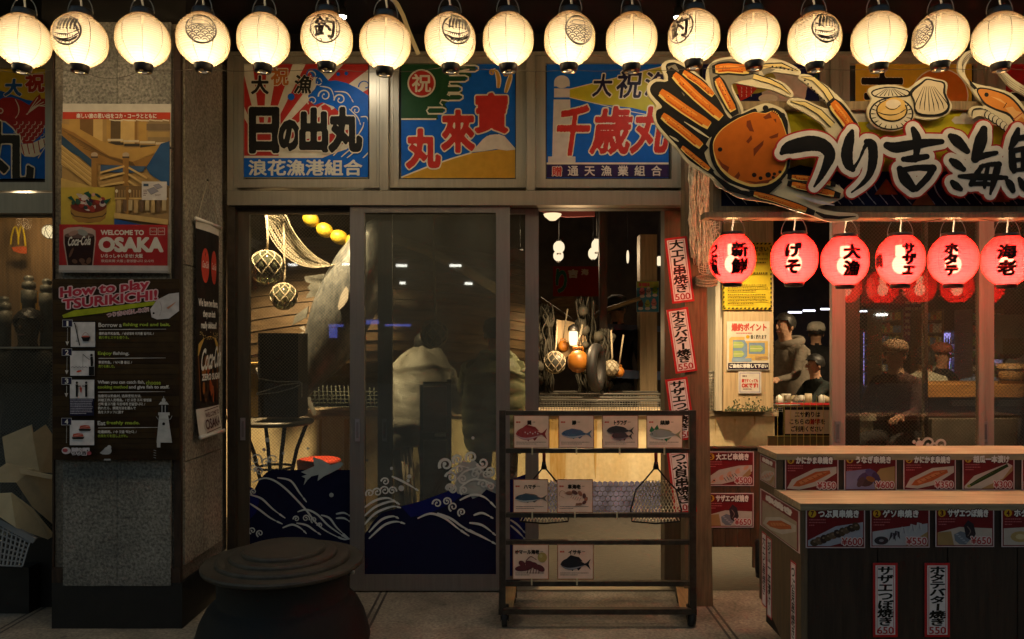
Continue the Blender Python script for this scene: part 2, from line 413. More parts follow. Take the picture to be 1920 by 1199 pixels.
# shared materials
ALU = mat('bronze_aluminium', (.31,.275,.205), .38, .55, ns=60, na=.12, st=(1,1,.05))
ALU2 = mat('grey_aluminium', (.22,.20,.185), .4, .5, ns=60, na=.12, st=(1,1,.05))
DKBR = mat('dark_bronze_metal', (.05,.038,.026), .45, .3, ns=20, na=.3)
BLKM = mat('black_metal', (.012,.011,.010), .45, .2, ns=30, na=.4)
WOODD = mat('dark_wood', (.035,.020,.011), .6, 0, ns=7, na=.55, st=(9,9,.7), bump=.3)
WOODL = mat('pale_wood', (.37,.28,.17), .68, 0, ns=5, na=.4, st=(.6,11,11), bump=.15, detail=9, ns2=2.6, na2=.3, spec=.25)
WOODP = mat('post_wood', (.33,.235,.125), .6, 0, ns=5, na=.3, st=(10,10,.6), bump=.12)
WOODR = mat('brown_wood', (.16,.115,.062), .6, 0, ns=6, na=.45, st=(9,9,.7), bump=.2)
CLEAR = glass_mat('window_glass', (.93,.94,.92), 1.5, .035, (.4,.38,.33), 2.0)
ROPE = mat('rope', (.30,.245,.16), .85, 0, ns=120, na=.5, bump=.4)
# ================================================================ SETTING
def pavement_mat():
    m = mat('pavement_concrete', (.26,.225,.175), .62, 0, ns=3.0, na=.6, bump=.2, detail=12, ns2=60, na2=.5)
    n, l = m.node_tree.nodes, m.node_tree.links; b = n['Principled BSDF']; src = b.inputs['Base Color'].links[0].from_socket
    tc = n.new('ShaderNodeTexCoord'); sp = n.new('ShaderNodeSeparateXYZ'); l.new(tc.outputs['Object'], sp.inputs[0])
    def M(op, a, b_=None):
        x = n.new('ShaderNodeMath'); x.operation = op
        for i, v in enumerate((a, b_)):
            if v is None: continue
            if isinstance(v, (int, float)): x.inputs[i].default_value = v
            else: l.new(v, x.inputs[i])
        return x.outputs[0]
    def joint(o, per, w):
        a = M('ABSOLUTE', M('SUBTRACT', M('FRACT', M('ADD', M('DIVIDE', o, per), 20.5)), .5)); return M('LESS_THAN', a, w/per)
    jx = M('ADD', sp.outputs[0], .766)
    g = M('MAXIMUM', joint(M('SUBTRACT', jx, .018), 1.884, .007), joint(M('ADD', jx, .018), 1.884, .007))
    g = M('MAXIMUM', g, joint(M('ADD', sp.outputs[1], .93), 1.884, .007))
    vo = n.new('ShaderNodeTexVoronoi'); vo.inputs['Scale'].default_value = 5.5; l.new(tc.outputs['Object'], vo.inputs['Vector'])     # trodden gum and spots
    g = M('MAXIMUM', g, M('MULTIPLY', M('LESS_THAN', vo.outputs['Distance'], .085), .55))
    mx = n.new('ShaderNodeMix'); mx.data_type = 'RGBA'; l.new(g, mx.inputs[0]); l.new(src, mx.inputs[6]); mx.inputs[7].default_value = (.03,.025,.02,1)
    l.new(mx.outputs[2], b.inputs['Base Color']); return m
s = MB(); s.box(-40, 40, -40, .02, -.2, 0); tag(s.done('pavement', pavement_mat()), kind='structure')
floor_m = mat('pebbled_floor', (.050,.043,.033), .6, 0, ns=22, col2=(.010,.009,.007), st=(1,2.6,1), bump=.35, detail=9)
s = MB(); s.box(-40, 40, .02, 20, -.2, -.002); tag(s.done('interior_floor', floor_m), kind='structure')
s = MB(); s.box(-30, 30, -23, -22, 0, 9); tag(s.done('opposite_building', mat('street_wall', (.04,.036,.033), .8, 0, ns=.6, na=.5)), 'dark building across the street behind the viewer', 'building')
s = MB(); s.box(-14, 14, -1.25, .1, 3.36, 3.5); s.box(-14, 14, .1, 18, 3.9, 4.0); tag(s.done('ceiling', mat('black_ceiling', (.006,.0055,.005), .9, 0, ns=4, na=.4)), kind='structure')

# ---------------------------------------------------------------- wall and frames of the shop front
fr = thing('shop_front', 'bronze aluminium shopfront frame with transom beam and upper windows', 'shopfront')
def part(name, m, parent, *boxes, bevel=.0015):
    s = MB()
    for b in boxes: s.pbox(*b)
    return s.done(name, m, parent, bevel=bevel)
part('transom_beam', ALU, fr, (426,358,1290,385,4.43,.16), (-260,362,104,400,4.43,.16), (1290,358,2300,404,4.50,.1))
part('lintel', mat('very_dark_brown', (.009,.007,.006), .7, 0, ns=8, na=.4), fr, (-400,-120,2500,96.5,4.52,.15))  # lintel in one very dark brown
part('head_rail', ALU, fr, (426,97,2300,103,4.42,.12), (-260,104,104,112,4.42,.12))
for x0, x1 in ((426,436.5), (712,728), (987,1003.5), (1279,1292), (1558,1574), (1852,1866)):
    part('mullion', ALU, fr, (x0,103.5,x1,357.5,4.425,.12))
wf = []
for x0, x1, y0, y1 in ((437,711.5,104,352), (728.5,986.5,104,352), (1004,1278.5,104,352), (1292.5,1557.5,104,352), (1574.5,1851.5,104,352), (1866.5,2150,104,352), (-210,103.5,113,358)):
    s = MB(); w = 19
    s.pbox(x0,y0,x0+w,y1,4.45,.07); s.pbox(x1-w,y0,x1,y1,4.45,.07); s.pbox(x0+w,y0,x1-w,y0+15,4.452,.07); s.pbox(x0+w,y1-16,x1-w,y1,4.452,.07)
    s.pbox(x0+6,y0+6,x0+9,y1-6,4.446,.004); s.pbox(x1-9,y0+6,x1-6,y1-6,4.446,.004)
    o = s.done('window', ALU, fr, bevel=.0012)
    p = MB(); p.pbox(x0+w,y0+15,x1-w,y1-16,4.49,.006); p.done('pane', mat('dark_pane', (.03,.03,.03), .1), o)
part('jamb', DKBR, fr, (426,388,440,1110,4.45,.2))
part('door_head', DKBR, fr, (440,385.5,958,391,4.47,.16), (958,385.5,1281,391,4.52,.1))
part('jamb', mat('brown_jamb', (.13,.095,.055), .55, 0, ns=5, na=.3, st=(8,8,.6)), fr, (1246,391,1281,1106,4.6,.12))
part('threshold', ALU, fr, (440,1106,1320,1109,4.475,.14))
part('back_wall', mat('brown_partition', (.05,.034,.02), .8, 0, ns=5, na=.4), fr, (-420,-60,2400,357,4.72,.06))

# ---------------------------------------------------------------- concrete pillar
conc = mat('flecked_concrete', (.30,.285,.245), .8, 0, ns=70, col2=(.06,.055,.045), st=(1,1,1), bump=.6, detail=12, ns2=1.7, na2=.6)
concd = mat('brown_flecked_concrete', (.17,.145,.11), .8, 0, ns=80, na=.6, bump=.4, ns2=2.5, na2=.5)
blk = mat('black_plinth', (.010,.009,.008), .5, 0, ns=12, na=.4)
pil = thing('pillar', 'flecked concrete pillar with brown edge strips on a black plinth', 'pillar', P(220,1178,3.9))
XR = P(338,0,3.9).x; XL = P(100,0,3.9).x
s = MB(); s.box(XL+.0025, XR, -.56, .06, .24, 3.16); s.done('shaft', concd, pil, bevel=.004)
s = MB(); s.pbox(118,38,219,1099,3.888,.012); s.pbox(220,38,320,1099,3.888,.012); s.done('panel', conc, pil, bevel=.002)
s = MB()
for z0, z1 in ((.32,.86), (.866,1.9), (1.906,3.14)):
    for y0, y1 in ((-.535,-.30), (-.296,-.03)): s.box(XR, XR+.010, y0, y1, z0, z1)
s.done('side_panel', mat('lightened_flecked_concrete', (.42,.38,.30), .8, 0, ns=70, col2=(.10,.085,.06), bump=.6, detail=12, ns2=1.6, na2=.55), pil, bevel=.0015)  # side concrete coloured lighter to make up for the grazing lantern light
s = MB(); s.box(XL-.005, XR+.012, -.575, .05, 0, .239); s.done('plinth', blk, pil, bevel=.004)
s = MB(); s.box(XL-.004, XR+.003, -.578, -.55, .24, .316); s.box(XR-.032, XR+.004, -.574, -.552, .317, 3.13); s.box(XL-.003, XL+.004, -.574, -.552, .317, 3.13); s.done('edge_strip', mat('rusty_strip', (.045,.025,.015), .6, .3, ns=14, na=.5, st=(3,3,.7)), pil)
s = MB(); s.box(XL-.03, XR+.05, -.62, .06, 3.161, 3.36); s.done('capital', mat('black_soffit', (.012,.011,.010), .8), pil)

# ---------------------------------------------------------------- sliding doors
def wire_glass(name, haze, pitch=.021, w=.055, wc=(.22,.19,.13)):
    m = glass_mat(name, (.93,.94,.91), 1.5, haze, (.42,.40,.33), 1.6)
    n, l = m.node_tree.nodes, m.node_tree.links; out = n['Material Output']; src = out.inputs[0].links[0].from_socket
    tc = n.new('ShaderNodeTexCoord'); sp = n.new('ShaderNodeSeparateXYZ'); l.new(tc.outputs['Object'], sp.inputs[0])
    def M(op, a, b_=None):
        x = n.new('ShaderNodeMath'); x.operation = op
        for i, v in enumerate((a, b_)):
            if v is None: continue
            if isinstance(v, (int, float)): x.inputs[i].default_value = v
            else: l.new(v, x.inputs[i])
        return x.outputs[0]
    ln = lambda o: M('LESS_THAN', M('FRACT', M('ADD', M('DIVIDE', o, pitch), 200)), w)
    g = M('MAXIMUM', ln(M('ADD', sp.outputs[0], sp.outputs[2])), ln(M('SUBTRACT', sp.outputs[0], sp.outputs[2])))
    df = n.new('ShaderNodeBsdfDiffuse'); df.inputs[0].default_value = (*wc, 1)
    mx = n.new('ShaderNodeMixShader'); l.new(M('MULTIPLY', g, .8), mx.inputs[0]); l.new(src, mx.inputs[1]); l.new(df.outputs[0], mx.inputs[2]); l.new(mx.outputs[0], out.inputs[0])
    return m
WIREG = wire_glass('wired_glass', .03); HAZEG = glass_mat('hazy_glass', (.80,.82,.78), 1.5, .12, (.36,.37,.32), 2.0)  # grey haze in the glass stands in for reflections off the doubled panes
def door(label, x0, x1, d, sl, sr, top, bot, gm, frm, handle=None, hcol=None, y0=389, y1=1107, t=.035):
    r = thing('sliding_door', label, 'door', P((x0+x1)/2, y1, d))
    s = MB(); s.pbox(x0,y0,x0+sl,y1,d,t); s.pbox(x1-sr,y0,x1,y1,d,t); s.pbox(x0+sl,y0,x1-sr,y0+top,d+.002,t-.004); s.pbox(x0+sl,y1-bot,x1-sr,y1,d+.002,t-.004)
    s.done('door_frame', frm, r, bevel=.0015)
    g = MB(); g.pbox(x0+sl,y0+top,x1-sr,y1-bot,d+t*.5,.005); g.done('glass', gm, r)
    for (hx, hy) in handle or []:
        h = MB(); h.pbox(hx-4.5,hy-21,hx+4.5,hy+21,d-.006,.008); h.pbox(hx-2.2,hy-15,hx+2.2,hy+15,d-.0075,.003, 1)
        h.done('pull_handle', [hcol or mat('satin_steel', (.42,.38,.40), .35, .7), mat('steel_recess', (.25,.22,.23), .4, .6)], r, bevel=.001)
    return r
DARKFR = mat('dark_bronze_frame', (.10,.08,.055), .45, .4, ns=30, na=.2, st=(1,1,.1))
doorA = door('wired glass sliding door with dark bronze frame and flying fish decal', 440, 684, 4.50, 27, 27, 13, 26, WIREG, DARKFR, [(455,805)])
doorB = door('hazy glass sliding door in front with grey stiles and wave decal', 656, 956, 4.455, 27, 26, 12, 30, HAZEG, ALU2, [(670,807)], y0=387, y1=1108)
doorC = door('glass sliding door half hidden behind the hazy one', 708, 1010, 4.545, 27, 25, 12, 26, glass_mat('second_glass', (.9,.92,.88), 1.5, .05, (.40,.38,.32), 1.6), ALU2, [(721,807)])
doorB.location.y -= 0
# decals on the glass
GW = (.52,.54,.52); NVD = (.006,.007,.03); NVB = (.006,.010,.10)
def curl(p, cx, cy, r, a0, turns, w, c, dr=.75, n=20):
    pts = []; ws = []
    for i in range(n+1):
        u = i/n; a = a0+turns*2*PI*u; rr = r*(1-dr*u); pts.append((cx+rr*math.cos(a), cy+rr*math.sin(a))); ws.append(w*(1-.45*u))
    p.line(pts, ws, c); p.ell(pts[-1][0], pts[-1][1], w*.62, w*.62, c, 12)
def arc(p, pts, w, c, n=14):
    q = [Vector(v) for v in pts]; out = []; ws = []
    k = len(q)-1
    for i in range(k):
        a, b, c_, d_ = q[max(i-1,0)], q[i], q[i+1], q[min(i+2,k)]
        for j in range(n):
            t = j/n; out.append(.5*((2*b)+(c_-a)*t+(2*a-5*b+4*c_-d_)*t*t+(3*b-a-3*c_+d_)*t**3))
    out.append(q[-1]); m_ = len(out)
    ws = [w*(.35+.65*math.sin(PI*min(1, (i+1)/m_*1.25))**.6) if i/m_ < .8 else w*max(.25, 1-(i/m_-.8)*3.2) for i in range(m_)]
    p.line([tuple(v) for v in out], ws, c)
DECAL = ink_mat('vinyl_decal', .55)
p = Print(.0002)
p.poly([(467,960),(474,925),(486,900),(500,886),(510,881.5),(657,881.5),(657,1081),(467,1081)], NVD)
p.poly([(467,975),(480,962),(486,940),(478,918),(467,912)], NVB)
for a in ([(472,905),(500,897),(530,912),(570,952),(600,988),(640,1010),(657,1010)], [(520,896),(545,902),(562,925),(575,942)], [(468,928),(490,935),(512,955),(535,972)], [(468,944),(485,955),(508,972),(530,983)],
          [(558,960),(575,956),(595,965),(615,985),(640,1003),(655,1012)], [(602,966),(618,972),(632,990),(655,1011)], [(630,972),(645,972),(657,979)], [(630,964),(645,962),(657,968)], [(530,990),(548,984),(563,990),(575,1001)], [(556,981),(575,985),(590,995),(602,1003)]):
    arc(p, a, 3.7, GW)
for cx, cy, r, a0, tn in ((480,862,12,.5,-1.1), (498,868,9,0,-1.2), (512,862,10,2.6,1.1), (486,884,9,3,1.2), (475,878,7,1,-1.2), (556,973,6,3,1.2), (574,972,7,.5,-1.3), (589,975,6,2,1.2), (600,985,5,3,1.2), (474,995,7,2,1.2), (488,1000,7,2,1.2), (476,922,6,2,1.2)):
    curl(p, cx, cy, r, a0, tn, 2.7, GW)
p.poly([(565,885),(590,874),(587,857),(604,862),(621,872),(640,866),(645,870),(636,879),(617,889),(608,893),(596,902),(598,890),(585,893),(577,900),(570,910),(573,897),(566,893),(576,890)], (.33,.38,.38))
for x, y, r in ((502,825,4.5), (496,843,3.2), (532,850,2.8), (578,841,2.5), (622,928,4.2), (617,998,1.4), (689,863,2.6)): p.ell(x, y, r, r, (.35,.37,.36), 14)
p.build('wave_decal', flat(4.514), DECAL, doorA)
p = Print(.0002)
p.poly([(683,1004),(700,978),(716,962),(740,955),(755,949),(780,945),(830,925),(865,917),(895,905),(930,900),(930,1078),(683,1078)], NVD)
p.poly([(752,950),(790,940),(850,918),(868,914),(872,925),(845,945),(800,965),(770,970)], NVB)
p.poly([(858,926),(850,912),(856,902),(852,892),(862,884),(858,872),(868,864),(880,868),(888,862),(898,872),(906,876),(908,890),(922,898),(930,902),(930,926),(912,918),(900,930),(886,936),(880,926),(870,928)], (.30,.32,.31))
for c_ in ((836,872,13,2.6,1.2,6),(846,895,11,3.2,1.1,5),(858,862,10,2.2,1.2,5),(884,858,11,2.6,1.2,5),(905,868,11,3,-1.2,5),(918,884,10,2,-1.2,5),(868,898,9,1,1.3,4),(890,890,9,2,-1.3,4),(906,908,9,3,1.2,4),(848,918,10,3,1.2,5),(870,920,8,2,1.2,4)): curl(p, *c_[:5], c_[5], GW)
for a_ in ([(842,884),(860,874),(880,878)], [(852,905),(872,884),(896,880),(914,892)], [(862,915),(884,900),(910,902),(930,912)]): arc(p, a_, 3.4, GW)
for a in ([(683,952),(705,938),(728,934),(745,943)], [(683,968),(705,950),(735,940),(750,946)], [(683,984),(705,962),(735,950),(752,952)], [(692,998),(715,975),(736,968),(748,972)], [(692,1010),(720,985),(742,978),(760,982)],
          [(783,972),(808,963),(835,972),(858,990),(880,1005)], [(820,962),(845,972),(868,988),(890,998)], [(862,938),(885,928),(908,932),(930,952)], [(888,966),(905,962),(925,972)], [(880,980),(905,985),(930,1004)], [(872,992),(900,1004),(930,1020)], [(735,893),(760,905),(785,920)]):
    arc(p, a, 4.4, GW)
for cx, cy, r, a0, tn in ((694,925,8,2.5,1.2), (708,923,9,2.8,1.3), (722,920,9,3,1.3), (736,920,8,.2,-1.3), (723,903,8,3.2,1.2), (820,944,9,3,1.2), (838,940,8,.3,-1.3), (850,950,9,2,1.2), (862,880,8,2,1.2), (896,884,9,3,1.2), (912,890,8,0,-1.2), (845,915,9,3,1.3), (866,960,8,2,1.3), (920,912,8,3,1.2)):
    curl(p, cx, cy, r, a0, tn, 3.3, GW)
for x, y, r in ((735,878,3), (753,915,5.5), (768,893,4), (766,901,3.2), (887,821,3)): p.ell(x, y, r, r, (.40,.42,.41), 14)
p.clip(683, 700, 930, 1078)
p.build('wave_decal', flat(4.467), DECAL, doorB)
p = Print(.0002); p.poly([(956,900),(985,890),(985,1081),(956,1081)], NVB)
arc(p, [(957,985),(972,998),(985,1012)], 3.7, GW); arc(p, [(957,975),(970,984),(985,1000)], 3.7, GW)
p.build('wave_decal', flat(4.557), DECAL, doorC)

# ---------------------------------------------------------------- paper lanterns under the eave
DL = 3.3; U = DL/F; KL = DL/3.8                                     # metres per picture pixel at the lantern row
LH = 92*U; LR = 47.5*U
def lrad(z, H, Rm, top=.42, bot=.36):                  # radius of the paper at height z (0 = middle)
    t = max(-1, min(1, z/(H/2)))
    return Rm*(1-abs(t)**2.6*(1-(top if t > 0 else bot)))
def lantern_paper(H, Rm, m, top=.42, bot=.36, hoops=24, n=64):
    s = MB(); prof = []; k = hoops*3
    for i in range(k+1):
        z = -H/2+H*i/k; prof.append((lrad(z, H, Rm, top, bot)*(1-.008*(1 if i % 3 else -1)), z))
    s.lathe(prof, n=n, cap=False); return s
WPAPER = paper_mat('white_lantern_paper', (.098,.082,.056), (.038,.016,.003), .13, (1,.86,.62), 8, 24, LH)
LAC = mat('black_lacquer', (.015,.013,.012), .3, 0, ns=25, na=.3)
WIRE = mat('galvanised_wire', (.30,.27,.22), .4, .8)
def bulb(root, name, col, power, z, rad=.022, vis=6):
    b = MB(); b.ball((0,0,z), rad, rad, rad*1.25, 16); b.tube([(0,0,z+rad*1.2),(0,0,z+rad*2.6)], [rad*.6, rad*.6], 10)
    b.done('bulb', lamp_mat(name, col, vis), root, True)
    L = bpy.data.lights.new('lamp', 'POINT'); L.energy = power; L.color = col; L.shadow_soft_size = rad*1.6
    o = bpy.data.objects.new('lamp', L); COL.objects.link(o); o.parent = root; o.location = (0,0,z); o.visible_glossy = False; return L
LAMPCOL = (1,.83,.60)
lan0 = thing('paper_lantern', '', 'lantern')
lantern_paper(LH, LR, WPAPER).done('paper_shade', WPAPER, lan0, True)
def ring(z0, z1, r0, r1, holes=0, n=28):
    r0 *= KL; r1 *= KL; s = MB(); s.lathe([(r1*.55,z0),(r0,z0),(r0*1.06,z0+(z1-z0)*.2),(r1*1.04,z0+(z1-z0)*.8),(r1,z1),(r1*.55,z1)], n=n, cap=False); return s
ring(LH/2-.004, LH/2+.030, .054, .050).done('top_ring', LAC, lan0, True)
ring(-LH/2-.030, -LH/2+.003, .040, .046).done('bottom_ring', LAC, lan0, True)
for i in range(3):
    a = 2*PI*i/3+.6; s = MB(); s.lathe([(.008,-LH/2-.0315),(.008,-LH/2-.0295)], (.024*math.cos(a),.024*math.sin(a),0), 12); s.done('ring_stud', mat('brass_stud', (.8,.62,.3), .3, .6), lan0)
s = MB(); s.tube([(.052*math.cos(a), 0, LH/2+.012+.079*math.sin(a)) for a in (PI*i/18 for i in range(19))], .0022, 6); s.done('bail', WIRE, lan0, True)
s = MB(); s.tube([(0,0,LH/2-.03),(0.004,0,LH/2+.05),(-.004,0,LH/2+.1),(0.002,0,LH/2+.16),(0,0,LH/2+.39)], .0045, 8); s.done('cord', mat('pale_cord', (.42,.36,.26), .7), lan0, True)
bulb(lan0, 'white_lantern_bulb', LAMPCOL, 20.0, -.040, .022, 1.5)
def sphmap(H, Rm, face, top=.42, bot=.36, cx=0, cy=0, u=U, lift=.0022):
    """wraps a drawing in picture pixels round a lantern, centred on the compass angle face"""
    def f(x, y, z):
        h = -(y-cy)*u; a = face+(x-cx)*u/Rm; r = lrad(h, H, Rm, top, bot)+lift+z
        return Vector((r*math.sin(a), -r*math.cos(a), h))
    return f
def emblem(kind):
    p = Print(.0001); INKB = (.02,.012,.008)
    def circ(r, w):
        p.line([(r*math.cos(a), r*math.sin(a)) for a in (2*PI*i/48 for i in range(48))], w, INKB, True)
    if kind == 'ship':
        circ(26.5, 2.9)
        for i in range(6):
            x = -13+i*6.0; arc(p, [(x+4,-22),(x,-12),(x-1.5,0)], 4.2, INKB)
        arc(p, [(-24,4),(-8,9),(8,8),(24,-2)], 2.2, INKB); arc(p, [(-22,12),(-6,18),(10,15),(24,4)], 2.6, INKB)
        for i in range(10):
            x = -17+i*3.8; p.line([(x,10.5-abs(i-5)*.3),(x,13.5-abs(i-5)*.3)], 1.3, INKB)
        p.poly([(-21,14),(-6,20),(10,17.5),(23,8),(19,16),(4,22),(-10,21)], INKB)
        for i in range(5): arc(p, [(-14+i*7,24.5),(-11+i*7,20.5),(-7+i*7,23)], 1.6, INKB)
        for i in range(3): arc(p, [(12+i*3,-18+i*7),(19+i*2,-8+i*6),(24,0+i*5)], 1.7, INKB)
        arc(p, [(-22,-8),(-14,-3),(-6,2)], 1.6, INKB)
    elif kind == 'wave':
        circ(26.5, 2.9)
        cl = []
        for row in range(4):
            for c_ in range(-3, 4):
                cx = c_*14+(7 if row % 2 else 0); cy = 4+row*6.6
                for r in (8.4, 4.6):
                    pts = [(cx+r*math.cos(a), cy-r*math.sin(a)) for a in (PI*(.12+.76*i/10) for i in range(11))]
                    pts = [q for q in pts if q[0]**2+q[1]**2 < 25.5**2]
                    if len(pts) > 2: p.line(pts, 1.7, INKB)
        arc(p, [(-20,-9),(-12,-14),(0,-15),(12,-12),(19,-4)], 1.7, INKB); arc(p, [(-20,-9),(-10,-6),(2,-6),(12,-7),(19,-4)], 1.7, INKB)
        arc(p, [(19,-4),(23,-9),(24,-2)], 1.2, INKB); p.ell(-15,-10.5,1.1,1.1,INKB,10); arc(p, [(-4,-5),(0,-1),(3,-5)], 1.1, INKB)
        arc(p, [(-10,-20),(0,-23),(10,-20)], 1.2, INKB)
    else:
        circ(27, 2.4); p.em('釣', -20, -20, 20, 20, INKB, .9, 34)
        for i in range(8):
            a = 2*PI*i/8+.2; arc(p, [(26*math.cos(a),26*math.sin(a)),(22.5*math.cos(a+.1),22.5*math.sin(a+.1)),(23*math.cos(a+.24),23*math.sin(a+.24))], 1.8, INKB)
    return p
PL = [(-70,77,None,0), (-184,77,None,0), (1990,75,None,0), (43,78,None,0), (150,77,'ship',-24), (268,77,None,0), (381,76,'wave',-4), (494,77,None,0), (613,74,'char',-4), (722,82,None,0), (844,77,'ship',13), (953,76,None,0), (1068,75,'wave',19), (1184,76,None,0), (1301,70,'char',-27), (1413,72,None,0), (1527,75,'ship',22), (1647,75,None,0), (1763,73,'wave',-34), (1875,75,None,0)]
where = ['outside the left picture edge, nearer one', 'outside the left picture edge, farther one', 'outside the right picture edge', 'above the left poster of a red fish', 'left of centre above the concrete pillar', 'above the boat hall poster on the pillar', 'above the narrow black banner', 'above the word of congratulation on the black lettered poster', 'with one bold fishing character facing straight out', 'next to the hanging beige strap', 'above the green and blue poster', 'above the golden antennae on the blue poster', 'above the lighthouse poster', 'above the lighthouse beam', 'over the leftmost crab leg', 'over the crab pincer', 'between the crab claws', 'above the yellow poster with an orange sun', 'above the scallop shells', 'above the shrimp feelers at the right edge']
for i, (px, py, em, off) in enumerate(PL):
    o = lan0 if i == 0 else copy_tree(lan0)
    o.location = P(px, py, DL); o.rotation_euler = (random.uniform(-.03,.03), random.uniform(-.035,.035), 0)
    for c in o.children:
        if c.name.startswith(('paper_shade', 'bail')): c.rotation_euler.z = random.uniform(-.4, .4)
    lb = {None: 'plain glowing white paper lantern ', 'ship': 'glowing white lantern with a round ship crest ', 'wave': 'glowing white lantern with a fish and waves crest ', 'char': 'glowing white lantern '}[em]+where[i]
    tag(o, lb, 'lantern', 'white paper lanterns in the row under the eave')
    if em:
        q = emblem(em); ob = q.build('crest', sphmap(LH, LR, math.atan2(HX-px, F)+math.asin(max(-.9, min(.9, off/47.5))), cx=0, cy=4), INK); ob.parent = o
s = MB()
wx = [(-40,120),(43,138),(110,128),(150,131),(205,148),(268,131),(381,128),(494,132),(613,126),(722,135),(844,124),(953,130),(1068,131),(1184,129),(1301,128),(1413,122),(1527,128),(1647,128),(1763,126),(1875,128),(1990,126)]
pts = []
for a, b in zip(wx, wx[1:]):
    for j in range(6):
        t = j/6; v = P(a[0]+(b[0]-a[0])*t, a[1]+(b[1]-a[1])*t+4*math.sin(PI*t), DL+.01); pts.append(v)
s.tube(pts, .0012, 5); tag(s.done('string_line', mat('dark_line', (.05,.04,.03), .8)), 'thin dark line strung under the row of white lanterns', 'line')
s = MB(); A = [P(x, y, 4.02) for x, y in ((690,-16),(712,-14),(730,-8),(745,8),(756,30),(765,55),(775,80),(785,103))]
for a, b in zip(A, A[1:]): s.bar(a, b, .022, .004, up=(0,1,0))
tag(s.done('hanging_strap', mat('beige_strap', (.45,.36,.20), .6)), 'bent beige strap hanging from the ceiling between two white lanterns', 'strap')
for i, (x, y, w) in enumerate(((641,20,'near the fishing character lantern'), (1272,21,'left of the lantern over the crab'))):
    r = thing('spotlight', 'small dazzling white ceiling spotlight '+w, 'spotlight', P(x, y-6, 3.98), 'white spotlights on the ceiling')
    s = MB(); o_ = P(x, y-6, 3.98)
    s.lathe([(.012,.045),(.012,.0),(.026,-.004),(.03,-.05),(.027,-.052),(.02,-.02)], o_, 18); s.done('lamp_housing', BLKM, r, True)
    s = MB(); s.lathe([(.001,-.03),(.025,-.045),(.02,-.056),(.001,-.060)], o_, 18); s.done('lens', lamp_mat('spot_white', (1,.95,.85), 14), r, True)
    L = bpy.data.lights.new('lamp', 'SPOT'); L.energy = 7; L.color = (1,.9,.74); L.spot_size = R(110); L.spot_blend = .8; L.shadow_soft_size = .03
    q = bpy.data.objects.new('lamp', L); COL.objects.link(q); q.parent = r; q.location = (0,0,-.065); q.rotation_euler = (R(28),0,0)

# lights across the street that the panes mirror
def mirrored(px, py): k = 26.2/F; return Vector(((px-HX)*k, -21.95, CZ-(py-HY)*k))
for i, (x, y, w) in enumerate(((536,495,16),(638,494,14),(741,497,20),(842,497,22),(748,530,10),(871,531,14),(1650,590,20),(1500,560,14))):
    a = mirrored(x, y); s = MB(); s.tube([a, a+Vector((w*26.2/F,0,0))], .045, 8); tag(s.done('street_tube_light', lamp_mat('street_tube', (1,.95,.86), 6)), 'white tube light on the dark building across the street, seen only mirrored in the glass', 'tube light', 'tube lights across the street')
for x0, y0, x1, y1 in ((612,608,640,613),(613,614,628,634),(720,608,768,612),(684,600,708,608)):
    a, b = mirrored(x0, y1), mirrored(x1, y0); s = MB(); s.box(a.x, b.x, a.y-.03, a.y+.02, a.z, b.z); tag(s.done('blue_light_panel', lamp_mat('street_blue', (.16,.20,.85), 1.6)), 'blue lit panel on the building across the street, mirrored in the door glass', 'light panel', 'blue panels across the street')
# ================================================================ PRINTED POSTERS OF THE UPPER WINDOWS
def poster(p, label, x0, y0, x1, y1, d=4.468, name='poster', cat='poster', group='fishing boat banner posters in the upper windows', bcol=(.55,.5,.4)):
    p.clip(x0, y0, x1, y1)
    return tag(p.build(name, flat(d), INK, None, rc(x0,y0,x1,y1), .004, bcol), label, cat, group)
def outl(p, ch, box, c, o1, oc=CR, o2=0, n=34, rough=.004, slant=0, fit=True):
    if fit:
        p.text(ch, *box, oc, o1, n, 0, slant); p.text(ch, *box, c, o2, n, rough, slant)
    else:
        p.em(ch, *box, oc, o1, n, 0, slant); p.em(ch, *box, c, o2, n, rough, slant)
INKP = (.016,.014,.011)
# --- red rays, black letters
p = Print().use(3.996, 430, 80)
p.rect(100,150,1045,1025,CR)
for i in range(9):
    a0 = -PI*.02-i*PI*.075*2*.62; a1 = a0-PI*.052
    p.poly([(250,800),(250+1200*math.cos(a0),800+1200*math.sin(a0)),(250+1200*math.cos(a1),800+1200*math.sin(a1))], RD)
p.rect(105,640,370,850,RD); p.poly([(105,850),(370,850),(370,820),(700,830),(720,855),(680,870),(105,870)], CR)
p.poly([(600,220),(650,200),(700,235),(745,290),(800,285),(880,305),(955,340),(1045,400),(1045,1000),(690,870),(760,840),(880,800),(960,720),(930,600),(860,560),(780,480),(700,450),(640,470),(600,440),(590,400),(640,350),(665,300),(640,265)], BL)
for c_ in ((620,250,45,2.4,1.1,9), (665,300,44,2.6,1.1,10), (715,400,48,3.0,1.2,11), (830,430,45,3.0,1.15,11), (625,440,40,2.5,1,9), (1015,330,42,3.2,.9,9), (950,510,36,3,1.1,8)): curl(p, *c_[:5], c_[5], CR)
for c_ in ((630,240,52,2.6,.9,12), (690,290,40,2.6,.9,14), (1020,330,52,3,.7,12)): curl(p, *c_[:5], c_[5]*.8, BL)
for a in ([(680,330),(760,350),(790,430)], [(790,370),(880,380),(930,450)], [(900,500),(960,560),(985,620)], [(985,560),(1030,560),(1045,600)], [(780,850),(830,800),(840,790)], [(840,860),(900,810),(930,800)], [(880,870),(940,820),(950,800)], [(1000,870),(1040,830),(1045,810)], [(970,690),(1000,640),(1010,600)]): arc(p, a, 9, CR)
p.poly([(690,480),(720,465),(760,490),(775,540),(740,560),(700,520)], RD)
for x, y, r in ((817,240,14),(878,235,14),(465,410,26)): p.ell(x, y, r, r, BL)
